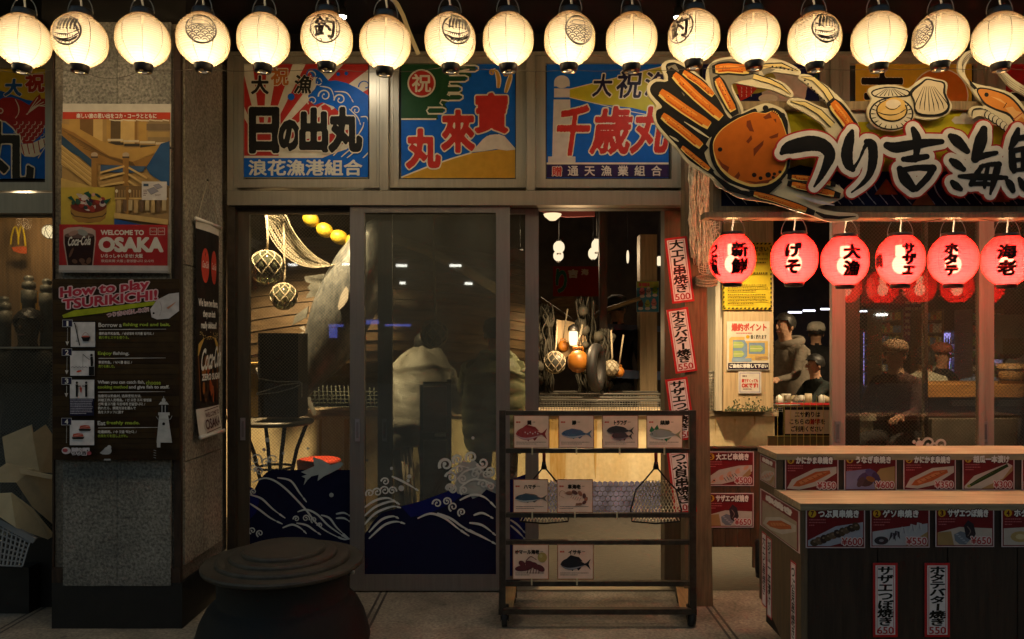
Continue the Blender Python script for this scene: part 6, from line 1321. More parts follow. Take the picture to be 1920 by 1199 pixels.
s = MB(); s.prism([(P(x,y,td-.24).x, P(x,y,td-.24).z) for x, y in ((650,538),(655,545),(654,562),(646,574),(637,582),(635,575),(640,555))], P(0,0,td-.27).y, P(0,0,td-.25).y); s.done('pectoral_fin', mat('pale_fin', (.42,.38,.32), .4), tu, bevel=.003)
s = MB()
for i in range(7): x, y = 592-i*3.4, 640+i*12; q = P(x-22+i*2.2, y-30, td-.04); s.prism([(q.x,q.z),(q.x-.04,q.z-.02),(q.x+.01,q.z-.05)], q.y, q.y+.01)
s.done('finlets', MC['pale_fin'], tu)
s = MB(); s.tube([P(722,408,td), P(722,395,td)], .006, 6); s.tube([P(722,395,td), Vector((P(722,395,td).x, P(722,395,td).y, 3.88))], .005, 6); s.done('hanging_line', ROPE, tu)
# glass floats
FLOATG = glass_mat('green_float_glass', (.62,.68,.55), 1.5, .12, (.30,.32,.22), 1.4)
def glass_float(cx, cy, r, d, label, gm=FLOATG, top=None, group='netted floats hung as decoration', nm='glass_float'):
    c = P(cx, cy, d); rr = r*d/F; t = thing(nm, label, 'float', c, group); s = MB(); s.ball(c, rr, n=28); s.done('ball', gm, t, True)
    s = MB()
    for k in range(8):
        for sg in (1,-1): s.tube([c+Vector((math.cos(2*PI*k/8+sg*2.36*j/12)*math.sin(PI*(.03+.94*j/12)), math.sin(2*PI*k/8+sg*2.36*j/12)*math.sin(PI*(.03+.94*j/12)), math.cos(PI*(.03+.94*j/12))))*rr*1.03 for j in range(13)], .0055, 5)
    tp_ = P(top[0], top[1], d) if top else Vector((c.x, c.y, c.z+rr*2.2))
    s.tube([c+Vector((0,0,rr)), c+Vector((.01,0,rr*1.5)), tp_], .009, 6); s.done('rope_net', ROPE, t); return t
glass_float(500,502,31,5.6,'netted glass float hanging at the left behind the wired glass',top=(500,404)); glass_float(532,556,24,6.0,'darker glass float behind the speaker, lower than its neighbour',top=(532,420)); glass_float(814,626,25,5.15,'netted glass float hanging in front of the grey padded jacket',top=(811,404))
OB = mat('orange_buoy', (.36,.13,.014), .4, 0, ns=8, na=.2); DKB = mat('dark_float', (.05,.05,.04), .4, 0, ns=8, na=.5)
glass_float(1040,680,20,6.6,'dark netted float left of the orange buoy',DKB,(1045,600),nm='net_float'); glass_float(1146,690,14,6.7,'pale netted float right of the tyre',mat('pale_float', (.40,.36,.26), .5),(1146,620),nm='net_float')
def buoy(cx, cy, r, d, label, line=None):
    c = P(cx, cy, d); rr = r*d/F; t = thing('buoy', label, 'buoy', c, 'orange buoys in the hall'); s = MB(); s.lathe([(rr*.12,rr*1.06),(rr*.5,rr*.95),(rr*.86,rr*.55),(rr,0),(rr*.86,-rr*.5),(rr*.5,-rr*.86),(.001,-rr)], c, 24); s.done('ball', OB, t, True)
    s = MB(); s.tube([c+Vector((-rr*.45,0,rr*.95)), c+Vector((-rr*.4,0,rr*1.3)), c+Vector((rr*.4,0,rr*1.3)), c+Vector((rr*.45,0,rr*.95))], rr*.12, 8); s.done('lug', OB, t, True)
    s = MB(); s.tube([c+Vector((0,0,rr*1.3)), P(cx+(line or 8), cy-70, d)], .008, 6); s.done('rope', ROPE, t)
buoy(1084,679,21,6.5,'round orange buoy hanging below the wall lamp'); buoy(1161,698,10,6.8,'small orange buoy at the right of the tyre'); buoy(1056,650,11,6.9,'orange buoy half hidden above the dark float')
s = MB(); c = P(1118,690,6.55); RT, rt = .13, .048
for i in range(28):
    pass
s.tube([c+Vector((RT*.42*math.cos(a), RT*.9*math.cos(a), .17*math.sin(a))) for a in (2*PI*i/28 for i in range(28))], rt, 12, closed=True)
tag(s.done('tyre', mat('tyre_rubber', (.016,.015,.014), .6, 0, ns=20, na=.4), None, True), 'black tyre fender hanging edge on beside the orange buoy', 'tyre')
# wall lamp and glowing board
wl = thing('wall_lamp', 'glowing brass wall lamp above the orange buoy', 'lamp', P(1075,632,6.7)); c = P(1075,634,6.7)
s = MB(); s.lathe([(.001,-.07),(.03,-.065),(.04,-.02),(.04,.05),(.03,.06),(.001,.062)], c, 18); s.done('glass_shade', lamp_mat('warm_lamp', (1,.72,.36), 1.4), wl, True)
s = MB(); s.lathe([(.03,.061),(.05,.065),(.045,.10),(.015,.12),(.001,.13)], c, 18); s.done('cap', BLKM, wl, True)
L = bpy.data.lights.new('lamp', 'POINT'); L.energy = 7; L.color = (1,.66,.34); L.shadow_soft_size = .05; q = bpy.data.objects.new('lamp', L); COL.objects.link(q); q.parent = wl; q.location = (0,-.16,0)
s = MB(); s.prism([(P(x,y,6.9).x, P(x,y,6.9).z) for x, y in ((1043,600),(1066,602),(1094,612),(1100,640),(1060,672),(1046,650))], 2.43, 2.46); tag(s.done('curved_board', WOODP), 'pale curved board lit by the wall lamp', 'board')
rs = random.Random(77)
for bx, by0, by1, n_, lb in ((1022,575,735,30,'dark tangle of nets and ropes hanging at the left of the doorway'),(1098,560,735,22,'dark net bundle hanging left of the tyre'),(1136,620,735,16,'dark rope tangle hanging below the dark post')):
    s = MB()
    for i in range(n_):
        x = bx+rs.uniform(-14,14); d_ = rs.uniform(6.8,7.2); s.tube([P(x+rs.uniform(-7,7),by0+(by1-by0)*q/7+rs.uniform(-5,5),d_+rs.uniform(-.06,.06)) for q in range(8)], .008, 4)
    for i in range(7): y = by0+(by1-by0)*rs.uniform(.1,.9); s.ball(P(bx+rs.uniform(-14,14), y, 6.85), rs.uniform(.03,.06), n=10)
    tag(s.done('net_tangle', mat('dark_net_green', (.03,.027,.017), .8, 0, ns=9, na=.5)), lb, 'net', 'dark nets hanging in the doorway')
for k, (pts, lb) in enumerate((([(1010,706),(1060,640),(1125,585),(1200,560)],'long bamboo pole slanting up across the dark doorway'),([(1012,560),(1070,600),(1135,655)],'dark bamboo pole slanting down across the doorway'))):
    s = MB(); s.tube([P(x,y,7.6) for x, y in pts], .022, 8); tag(s.done('bamboo_pole', mat('bamboo', (.20,.13,.05), .5, 0, ns=5, na=.4)), lb, 'pole')
# hanging round lamps
GLOW = lamp_mat('paper_glow', (1,.80,.52), .6)
def mini(cx, cy, w, h, d, label, mark=True):
    c = P(cx, cy, d); k = d/F; t = thing('hall_lantern', label, 'lantern', c, 'glowing lanterns inside the hall'); s = MB(); H_, R_ = h*k, w*k/2
    s.lathe([(lrad(-H_/2+H_*i/14, H_, R_), -H_/2+H_*i/14) for i in range(15)], c, 24); s.done('paper_shade', GLOW, t, True)
    s = MB(); s.lathe([(R_*.2,H_/2),(R_*.45,H_/2+.002),(R_*.45,H_/2+.02),(R_*.2,H_/2+.022)], c, 16); s.lathe([(R_*.2,-H_/2-.02),(R_*.4,-H_/2-.018),(R_*.4,-H_/2),(R_*.2,-H_/2+.001)], c, 16); s.tube([c+Vector((0,0,H_/2)), Vector((c.x,c.y,3.88))], .003, 5); s.done('fittings', LAC, t)
mini(1048,464,21,22,9.0,'upper glowing lantern of the left pair in the hall'); mini(1047,480,19,20,10.2,'lower glowing lantern of the left pair in the hall'); mini(1119,461,20,24,9.0,'upper glowing lantern beside the dark post'); mini(1112,476,18,22,10.2,'lower glowing lantern beside the dark post'); mini(1236,490,12,18,10,'small glowing lantern right of the pale slim post'); mini(975,482,24,26,8,'glowing lantern behind the half hidden glass door'); mini(1177,482,5,24,10.5,'narrow glowing lantern deep in the hall')
s = MB(); c = P(1036,404,7.0); s.lathe([(.001,-.05),(.03,-.048),(.075,-.012),(.085,.01),(.08,.012),(.001,-.02)], c, 24); tag(s.done('bowl_lamp', lamp_mat('bowl_glow', (1,.74,.42), .65), None, True), 'small glowing bowl lamp at the top of the open doorway', 'lamp')
# yellow float string and hammock net
yf = mat('yellow_float', (.60,.42,.03), .45, 0, ns=14, na=.3)
for i, (x, y, a) in enumerate(((583,412,.55),(609,432,.5),(636,445,.35),(664,453,.25),(693,450,0))):
    c = P(x, y, 6.2); s = MB(); s.ball((0,0,0), .075, .06, .06, 20); ob = s.done('yellow_float', yf, None, True); ob.location = c; ob.rotation_euler = (0, a, 0)
    tag(ob, ['first yellow oval float of the string, highest at the left','second yellow oval float of the string','third yellow oval float of the string','fourth yellow float, half behind the door stile','last yellow float, dimmed by the hazy glass'][i], 'float', 'yellow floats on a string')
hn = thing('hammock_net', 'pale crescent of fishing net slung behind the wired glass', 'net', P(560,450,5.9)); s = MB()
up_ = [(500,402),(532,402),(548,430),(565,455),(590,480),(620,497)]; lo_ = [(497,405),(505,440),(525,470),(552,492),(585,502),(620,499)]
def cat(pts, t):
    n_ = len(pts)-1; f_ = min(n_-1e-6, t*n_); i = int(f_); u = f_-i; a, b, c_, d_ = [Vector(pts[max(0,min(n_,i+k))]) for k in (-1,0,1,2)]
    return .5*((2*b)+(c_-a)*u+(2*a-5*b+4*c_-d_)*u*u+(3*b-a-3*c_+d_)*u**3)
hp = lambda t, w: (lambda v: P(v.x, v.y, 5.9+.12*math.sin(PI*w)))(cat(up_, t)*(1-w)+cat(lo_, t)*w)
for j in range(11): s.tube([hp(i/30, j/10) for i in range(31)], .0042 if j in (0,10) else .0028, 4)
for i in range(34): s.tube([hp(min(1,max(0,i/33+(.03 if j%2 else 0))), j/10) for j in range(11)], .0026, 4)
s.tube([P(620,498,5.9), P(660,492,5.9)], .006, 5); s.tube([P(500,402,5.9), P(497,380,5.9)], .006, 5); s.done('meshes', mat('white_twine', (.24,.21,.145), .8), hn)
# speaker on a round table
tb = thing('round_table', 'round dark metal table standing behind the wired glass', 'table', P(520,1000,5.2)); tc_ = P(516,790,5.2)
s = MB(); s.lathe([(.001,-.02),(.25,-.02),(.262,-.012),(.262,.004),(.25,.012),(.001,.012)], tc_, 40); s.done('tabletop', mat('grey_tabletop', (.13,.115,.09), .4), tb, True)
for a in (.5, 2.2, 3.8, 5.3):
    q = lambda r, z: Vector((tc_.x+r*math.cos(a), tc_.y+r*math.sin(a), z)); s = MB(); s.tube([q(.22,tc_.z-.021), q(.15,tc_.z-.2), q(.10,tc_.z-.42), q(.14,.25), q(.2,.003)], .014, 8); s.done('leg', BLKM, tb, True)
s = MB(); s.tube([(tc_.x+.12*math.cos(a), tc_.y+.12*math.sin(a), tc_.z-.32) for a in (2*PI*i/20 for i in range(20))], .009, 6, closed=True); s.done('brace_ring', BLKM, tb, True)
sp = thing('loudspeaker', 'tall black loudspeaker standing on the round table', 'speaker', P(521,784,5.15)); s = MB(); s.pbox(484,625,559,783.5,5.1,.24); s.done('cabinet', mat('black_cabinet', (.012,.011,.011), .5), sp, bevel=.006)
for y, r in ((665,12),(735,30)): s = MB(); c = P(522,y,5.098); s.tube([c+Vector((r*5.1/F*math.cos(a),0,r*5.1/F*math.sin(a))) for a in (2*PI*i/26 for i in range(26))], .006, 6, closed=True); s.ball(c+Vector((0,.004,0)), r*.7*5.1/F, .008, r*.7*5.1/F, 16); s.done('driver', mat('speaker_cone', (.022,.021,.021), .4), sp, True)
s = MB()
for pts in ([(481,690),(485,710),(520,716),(562,716),(566,720)], [(481,738),(500,732),(530,722),(566,718)], [(481,740),(520,736),(550,728),(566,720),(566,745)]): s.tube([P(x,y,5.08) for x, y in pts], .0045, 6)
tag(s.done('white_cable', mat('white_cable', (.6,.57,.5), .5), None, True), 'white cables wrapped round the loudspeaker', 'cable')
s = MB(); s.pbox(440,681,484,783,5.3,.3); s.pbox(441,683,480,729,5.296,.003); tag(s.done('small_cabinet', mat('yellow_wood', (.46,.30,.08), .5, 0, ns=5, na=.3, st=(6,6,.7)), bevel=.003), 'small yellowish wooden cabinet half behind the dark door stile', 'cabinet')
s = MB(); c = P(598,0,5.5); c.z = P(0,872,5.5).z; s.lathe([(.001,.03),(.14,.045),(.155,.04),(.16,.02),(.15,-.02),(.155,-.03),(.168,-.06),(.15,-.32),(.001,-c.z)], c, 36); tag(s.done('red_tub', mat('red_plastic', (.42,.045,.02), .35), None, True), 'red round plastic tub in front of the tank behind the flying fish decal', 'tub')
fb = thing('leaning_frame', 'dark framed board with two brown panels standing behind the hazy glass', 'board', P(818,1000,5.0))
s = MB()
for b in ((787,722,793,985,5.0,.03),(838,712,846,985,5.0,.03),(793,716,838,724,5.0,.03),(793,812,838,825,5.0,.03),(793,940,838,950,5.0,.03)): s.pbox(*b)
s.done('frame', BLKM, fb)
for y0, y1, c in ((725,811,(.20,.075,.045)),(826,938,(.20,.13,.075))): s = MB(); s.pbox(793.3,y0,837.7,y1,5.01,.01); s.done('panel', mat('panel%d' % y0, c, .3, 0, ns=4, na=.4), fb)
s = MB(); s.pbox(815,813,836,819,4.995,.003); s.done('tag', mat('pale_tag', (.5,.45,.36), .6), fb)
s = MB()
for x0, x1 in ((748,766),(756,772),(762,782)): s.tube([P(x0,770,5.5), P(x1,985,5.1)], .014, 7)
tag(s.done('pole_bundle', mat('pale_poles', (.32,.26,.2), .5)), 'bundle of thin poles leaning beside the framed board', 'poles')

# ---------------------------------------------------------------- lamps of the hall: unseen ones added to light the tank, and lantern light
def added_downlight(x, d, z, e, label, col=(1,.72,.40), ang=120, tilt=0):
    c = Vector((x, d-D0, z)); t = thing('added_lamp', label, 'lamp', c, 'unseen lamps added inside to light the hall'); s = MB(); s.lathe([(.02,.10),(.06,.06),(.13,-.02),(.135,-.025),(.12,-.02),(.05,.05),(.02,.08)], c, 24, cap=False); s.done('lamp_shade', BLKM, t, True)
    s = MB(); s.ball(c+Vector((0,0,.0)), .035); s.done('bulb', lamp_mat('added_bulb', (1,.78,.45), 20), t, True); s = MB(); s.tube([c+Vector((0,0,.09)), (c.x,c.y,3.9)], .004, 5); s.done('cord', BLKM, t)
    L = bpy.data.lights.new('lamp', 'SPOT'); L.energy = e; L.color = col; L.spot_size = R(ang); L.spot_blend = .7; L.shadow_soft_size = .08; q = bpy.data.objects.new('lamp', L); COL.objects.link(q); q.parent = t; q.location = (0,0,-.04); q.rotation_euler = (R(tilt),0,0)
added_downlight(-1.75, 5.4, 3.2, 520, 'unseen lamp added above the left sliding doors to light the tank', tilt=16, ang=82); added_downlight(.85, 5.3, 2.95, 270, 'unseen lamp added above the open doorway to light the tank', tilt=21, ang=84); added_downlight(1.9, 5.5, 2.9, 210, 'unseen lamp added in front of the timber pillar to light the tank', tilt=14, ang=66); added_downlight(3.7, 6.0, 2.9, 190, 'unseen lamp added above the counter to light the right hall', tilt=20)
for hl in [o for o in list(COL.objects) if o.name.startswith('hall_lantern')][:3]:
    L = bpy.data.lights.new('lamp', 'POINT'); L.energy = 8; L.color = (1,.72,.42); L.shadow_soft_size = .1; q = bpy.data.objects.new('lamp', L); COL.objects.link(q); q.parent = hl; q.location = (0,-.15,-.12)

# ================================================================ RIGHT HALL BEHIND THE STALL
def tube_light(x0, x1, y, d, label):
    s = MB(); a, b = P(x0,y,d), P(x1,y,d); s.tube([a,b], .013, 8); t = thing('fluorescent_tube', label, 'tube light', a, 'white tube lights deep in the hall'); s.done('tube', lamp_mat('cool_tube', (.86,.84,1), 2.4), t, True)
    s = MB(); s.box(a.x,b.x,a.y-.03,a.y+.03,a.z+.022,a.z+.05); s.done('batten', BLKM, t)
for i, (x0, x1, y) in enumerate(((1478,1503,586),(1506,1528,583),(1539,1558,580),(1612,1641,584),(1655,1688,581),(1706,1730,587))): tube_light(x0, x1, y, 11.5, ['leftmost white tube light above the hooded man','second white tube light near the hooded man','short white tube light by the orange lit sash','white tube light left of the red wall','longer white tube light above the cap wearer','dim white tube light at the right of the row'][i])
s = MB(); s.box(P(1700,0,6.9).x, 6.5, P(0,0,6.9).y, P(0,0,6.9).y+.7, P(0,745,6.9).z, P(0,722,6.9).z); ct = thing('service_counter', 'thick orange wooden counter top over dark units behind the glass', 'counter', P(1820,900,6.9)); s.done('counter_top', mat('orange_wood', (.40,.18,.045), .45, 0, ns=4, na=.35, st=(.6,5,5)), ct, bevel=.02)
s = MB(); s.box(P(1735,0,7.0).x, 6.5, P(0,0,7.0).y, P(0,0,7.0).y+.5, .35, P(0,745.5,7.0).z); s.done('dark_unit', mat('dark_unit', (.035,.03,.027), .5, 0, ns=5, na=.5), ct)
s = MB(); s.box(P(1745,0,6.8).x, 6.5, P(0,0,6.8).y-.02, P(0,0,6.8).y+.1, P(0,836,6.8).z, P(0,786,6.8).z); s.done('steel_front', mat('dull_steel', (.20,.16,.12), .45, .3, ns=4, na=.3), ct, bevel=.01)
s = MB(); 
for x in (1785, 1872): s.pbox(x,751,x+52,762,6.95,.1)
s.done('sink', mat('sink_steel', (.22,.19,.16), .4, .4), ct, bevel=.015)
fc = thing('display_fridge', 'tall drinks fridge glowing violet deep in the hall, left one', 'fridge', P(1635,800,10)); 
def fridge(t, x0, x1, y0, y1, d, n):
    s = MB(); s.pbox(x0-3,y0-3,x1+3,y0,d,.5); s.pbox(x0-3,y1,x1+3,y1+12,d,.5); s.pbox(x0-3,y0,x0,y1,d,.5); s.pbox(x1,y0,x1+3,y1,d,.5); s.done('case', mat('fridge_case', (.06,.06,.07), .4), t)
    s = MB(); s.pbox(x0,y0,x1,y1,d+.48,.02); s.done('light_back', lamp_mat('violet_panel', (.40,.34,.95), .85), t)
    h = (y1-y0)/n; s = MB(); bt = MB()
    for j in range(n):
        yb = y0+h*(j+1); s.pbox(x0,yb-2,x1,yb,d+.05,.4)
        for i in range(int((x1-x0)/4.5)):
            x = x0+2+i*4.5; c = P(x+1.5,yb-2,d+.15+.1*(i%2)); hh = h*.62*d/F; r = .012; bt.lathe([(r,0),(r,hh*.6),(r*.5,hh*.78),(r*.45,hh)], c, 8, mi=(i*7+j*3)%4)
    s.done('shelf', mat('fridge_shelf', (.3,.3,.34), .4), t); bt.done('bottles', [mat('bottle_%d' % k, c, .25) for k, c in enumerate(((.12,.28,.14),(.30,.28,.36),(.30,.16,.05),(.10,.12,.34)))], t)
fridge(fc, 1619, 1652, 623, 726, 10, 4); f2 = thing('display_fridge', 'wide drinks fridge with pale shelves deep in the hall, right one', 'fridge', P(1795,800,10)); fridge(f2, 1770, 1822, 624, 720, 10, 4)
L = bpy.data.lights.new('lamp', 'POINT'); L.energy = 9; L.color = (.62,.55,1); L.shadow_soft_size = .1; q = bpy.data.objects.new('lamp', L); COL.objects.link(q); q.parent = fc; q.location = (0.9,-.6,.9)
p = Print(); p.rect(1694,560,1732,640,(.22,.03,.02)); p.rect(1727,618,1736,662,(.40,.42,.40)); p.bars(1697,565,1729,634,6,(.5,.3,.1),.5,5)
tag(p.build('red_wall_panel', flat(10.5), INK, None, rc(1640,560,1736,640), .02, (.16,.03,.02)), 'dark red wall panel between the two fridges', 'panel')
p = Print(); p.rect(1880,590,1930,645,(.26,.24,.17)); p.rect(1880,635,1930,664,(.18,.14,.05)); tag(p.build('wall_board', flat(8.5), INK, None, rc(1867,590,1960,664), .02, (.26,.24,.17)), 'dull greenish wall board at the right edge of the hall', 'board')
s = MB(); s.box(P(1586,0,6.6).x, P(1634,0,6.6).x, 2.1, 3.2, 0, .80); s.box(P(1584,0,6.6).x, P(1637,0,6.6).x, 2.07, 3.2, .801, .86); tag(s.done('low_wall', mat('grey_plaster', (.34,.30,.22), .75, 0, ns=3, na=.35)), 'low grey plastered wall end behind the orange lit sash', 'wall')
# tabletop clutter by the boy
s = MB(); s.box(P(1450,0,6.5).x, P(1560,0,6.5).x, 2.05, 2.9, P(0,758,6.5).z-.03, P(0,758,6.5).z); tag(s.done('work_ledge', mat('ledge_dark', (.05,.035,.025), .5)), 'dark ledge with a red edge in front of the boy', 'ledge')
s = MB(); s.box(P(1455,0,6.5).x, P(1560,0,6.5).x, 2.03, 2.048, P(0,760,6.5).z, P(0,756,6.5).z); tag(s.done('red_edge', mat('red_edge', (.35,.02,.02), .4)), 'thin red strip along the dark ledge', 'strip')
for i in range(16):
    c = P(rs.uniform(1455,1550), 757, rs.uniform(6.55,7)); s = MB(); w = rs.uniform(.02,.06); s.lathe([(w*.7,0),(w,.01),(w*rs.uniform(.7,1.1),rs.uniform(.03,.09)),(.001,.08)], c, 10); tag(s.done('small_pot', mat('pot_%d' % (i%4), ((.4,.36,.28),(.12,.09,.06),(.25,.2,.12),(.45,.42,.36))[i%4], .5), None, True), 'little pot or tray on the dark ledge beside the boy', 'pot', 'little pots on the dark ledge')
# yellow wire rack with its notice
yr = thing('wire_rack', 'yellow wire rack holding a cream notice, between pillar and sash', 'wire rack', P(1505,842,4.9)); s = MB()
for i in range(9): s.tube([P(1458+i*12.2,741,4.9), P(1458+i*12.2,1000,4.9)], .0019, 5)
for y in (762,818,1000): s.tube([P(1452,y,4.905), P(1560,y,4.905)], .0025, 5)
s.done('wires', mat('yellow_wire', (.32,.28,.05), .5), yr); s = MB(); s.pbox(1440,818,1558,1000,4.92,.01); s.done('back_sheet', mat('olive_sheet', (.10,.085,.03), .5), yr)
p = Print(); p.rect(1468,765,1557,818,(.02,.02,.02)); p.rect(1472,769,1555,814,(.78,.64,.42)); 
for i, (t, x0, x1) in enumerate((('エサ釣りは',1490,1538),('こちらの針竿を',1479,1548),('ご利用ください',1482,1544))): p.row(t,x0,772+i*13.5,x1,783+i*13.5,[(K,.35)],20)
p.row('針竿',1516.5,785.5,1537,796.5,[((.5,.06,.03),.4)],20)
tag(p.build('notice', flat(4.93), INK, None, rc(1468,765,1557,818), .004, (.02,.02,.02)), 'cream notice about bait fishing behind the yellow wires', 'notice')
# sliding sashes at the right
SASH = mat('sash_bronze', (.34,.29,.25), .42, .35, ns=50, na=.15, st=(1,1,.05)); WG2 = wire_glass('wired_glass_right', .012, .023, .07, (.12,.10,.07))
for m_ in (WG2,):
    for nn in m_.node_tree.nodes:
        if nn.type == 'FRESNEL': nn.inputs[0].default_value = 1.75
def sash(label, x0, x1, sl, sr, d, handle, gm, y0=405, y1=1000):
    r = thing('window_sash', label, 'window', P((x0+x1)/2,y1,d), 'sliding window sashes behind the stall'); s = MB(); s.pbox(x0,y0,x0+sl,y1,d,.035); s.pbox(x1-sr,y0,x1,y1,d,.035); s.pbox(x0+sl,y0,x1-sr,y0+10,d+.002,.03); s.pbox(x0+sl,y1-20,x1-sr,y1,d+.002,.03); s.done('sash_frame', SASH, r, bevel=.0015)
    s = MB(); s.pbox(x0+sl,y0+10,x1-sr,y1-20,d+.018,.005); s.done('glass', gm, r)
    if handle: s = MB(); s.pbox(handle-4.5,790,handle+4.5,829,d-.006,.008); s.pbox(handle-2.4,796,handle+2.4,824,d-.0075,.003,1); s.done('pull_handle', [MC['satin_steel'], MC['steel_recess']], r, bevel=.001)
    return r
sa = sash('wired glass sash with a wide left stile lit orange by the lanterns', 1560, 1846, 25, 10, 4.46, 1571, WG2)
sb = sash('wired glass sash sliding behind, with an orange stile at the right', 1836, 2130, 28, 20, 4.50, 1848, WG2); sc_ = sash('back sash whose stile doubles the wide orange one', 1584, 1740, 28, 6, 4.545, None, glass_mat('third_glass', (.93,.93,.92), 1.5, .02, (.3,.28,.25), 1.2))
p = Print(.0002)
for x, y, r in ((1714,829,3.4),(1723,823,2),(1724,833,7)): p.ell(x,y,r,r,(.50,.45,.38),14)
for c in ((1742,832,12,3.1,.9,5),(1752,838,8,3,1,4),(1766,834,11,3.2,.8,5)): curl(p, *c[:5], c[5], (.50,.45,.38))
p.build('wave_decal', flat(4.474), DECAL, sa)

# ================================================================ LEFT BAY
lw = thing('bay_window', 'window left of the pillar with a thin mid rail and wired glass', 'window', P(20,1010,4.5)); s = MB(); s.pbox(-260,401,104,407,4.5,.04); s.pbox(-260,650.5,104,654,4.5,.03); s.pbox(-260,1000,104,1015,4.5,.04); s.done('rail', ALU, lw)
s = MB(); s.pbox(-260,407,104,650,4.52,.005); s.pbox(-260,654.5,104,999.5,4.52,.005); s.done('glass', WIREG, lw)
p = Print(.0003); YM = (.55,.38,.02)
p.line([(20,459),(22,442),(26,428),(29,425),(32,430),(34,445),(34.5,459)], 3.0, YM); p.line([(34.5,459),(35,445),(37,430),(40,425),(43,428),(46,442),(48,462)], 3.0, YM); tag(p.build('arch_reflection', flat(5.35), INK), 'yellow double arch, a mirrored sign drawn behind the left window', 'sign')  # mirror image in the window glass, drawn as a yellow shape behind it
p = Print(.0003); p.poly([(22,464),(50,462),(50,476),(36,475),(25,471)], (.62,.12,.04)); tag(p.build('red_label', flat(5.36), INK), 'small red label just below the yellow double arch', 'label')
gl = thing('net_globe_lamp', 'glowing round lamp in a net by the pillar edge of the left window', 'lamp', P(93,435,5.2)); c = P(93,435,5.2); s = MB(); s.ball(c, .045, n=20); s.done('globe', lamp_mat('globe_glow', (1,.78,.45), .8), gl, True); s = MB()
for k in range(6):
    for sg in (1,-1): s.tube([c+Vector((math.cos(k*1.05+sg*j*.12)*math.sin(PI*j/10), math.sin(k*1.05+sg*j*.12)*math.sin(PI*j/10), math.cos(PI*j/10)))*.049 for j in range(11)], .002, 4)
s.done('net', mat('dark_net', (.05,.04,.03), .8), gl); L = bpy.data.lights.new('lamp', 'POINT'); L.energy = 6; L.color = (1,.72,.4); L.shadow_soft_size = .05; q = bpy.data.objects.new('lamp', L); COL.objects.link(q); q.parent = gl; q.location = (-.1,-.12,.05)
for x, y0, y1, lb in ((54,516,610,'grey capped railing post at the left window, nearer the double arch'),(88,522,640,'grey capped railing post beside the pillar'),(8,555,640,'grey capped railing post at the left picture edge')):
    c = P(x, y0, 5.25); k = 5.25/F; s = MB(); s.lathe([(.001,0),(7*k,-2*k),(9*k,-8*k),(6*k,-12*k),(11*k,-14*k),(12*k,-24*k),(8*k,-27*k),(13*k,-29*k),(13*k,-52*k),(11*k,-54*k),(11*k,-c.z),(.001,-c.z)], c, 20); tag(s.done('railing_post', mat('verdigris_grey', (.16,.15,.12), .5, .2, ns=14, na=.4), None, True), lb, 'post', 'capped posts behind the left window')
s = MB(); s.pbox(38,547,68,600,5.5,.03); tag(s.done('ochre_board', mat('ochre_panel', (.40,.22,.03), .6)), 'ochre yellow panel behind the capped railing posts', 'panel')
p = Print(.0003)
for i, (x, ch) in enumerate(((0,'に'),(14,'え'),(25,'ス'))): p.rect(x,462,x+10,508,(.30,.17,.06)); p.em(ch,x+.5,486,x+9.5,497,K,.2,18)
p.rect(0,505,35,560,(.32,.30,.24)); tag(p.build('wall_tablets', flat(5.53), INK, None, rc(-20,460,36,560), .01, (.3,.26,.2)), 'wooden name tablets over a grey panel at the left edge', 'tablets')
s = MB(); s.pbox(-200,680,40,740,5.3,.4); s.pbox(-200,740.5,40,1015,5.34,.3); tag(s.done('dark_unit', mat('green_black', (.035,.036,.026), .5, 0, ns=3, na=.5)), 'dark greenish unit low behind the left window', 'unit')
cb = thing('cardboard_box', 'open flattened cardboard boxes heaped at the foot of the left window', 'cardboard', P(50,960,4.2)); CARD = mat('cardboard', (.66,.53,.32), .8, 0, ns=5, na=.2)
def sheet(pts, d0, d1, nm='flap', t=.006):
    s = MB(); n_ = len(pts); A = [P(x, y, d0+(d1-d0)*k) for (x, y, k) in pts]; q = [s.v(v) for v in A]; w = [s.v(v+Vector((.002,t,.002))) for v in A]; s.f(q); s.f(w[::-1])
    for i in range(n_): s.f([q[i], w[i], w[(i+1)%n_], q[(i+1)%n_]])
    s.done(nm, CARD, cb)
sheet([(4,820,0),(58,797,.4),(74,885,.6),(62,884,.5),(12,878,.1)], 4.25, 4.4); sheet([(62,812,.5),(84,797,.8),(101,822,1),(101,888,1),(75,886,.6)], 4.2, 4.42); sheet([(-40,905,0),(10,870,.2),(60,880,.5),(101,900,.9),(101,985,1),(60,950,.6),(30,905,.3)], 4.1, 4.4); sheet([(-60,930,0),(20,925,.1),(60,955,.4),(101,1005,.8),(90,1012,.7),(30,990,.2)], 3.95, 4.3); sheet([(36,880,.5),(98,892,.9),(96,899,.9),(38,888,.5)], 4.1, 4.3, 'folded_edge')
bk = thing('plastic_basket', 'white slotted plastic basket tilted beside the black plinth', 'basket', P(20,1062,4.0)); s = MB(); WPL = mat('white_plastic_basket', (.22,.22,.22), .5)
A0, A1, A2, A3 = P(-60,945,4.0), P(58,1010,4.05), P(42,1062,4.0), P(-60,1058,3.95)
for i in range(15): t = i/14; s.bar(A0+(A1-A0)*t, A3+(A2-A3)*t, .008, .006)
for j in range(8): t = j/7; s.bar(A0+(A3-A0)*t, A1+(A2-A1)*t, .008, .007)
s.done('slotted_side', WPL, bk); s = MB(); s.bar(A0, P(66,1014,4.05), .022, .03); s.done('rim', WPL, bk)
s = MB(); s.box(P(-60,0,4.1).x, P(52,0,4.1).x, -.36, -.06, .0, P(0,1062,4.1).z-.01); tag(s.done('black_crate', blk, bevel=.006), 'black crate under the white basket at the left edge', 'crate')
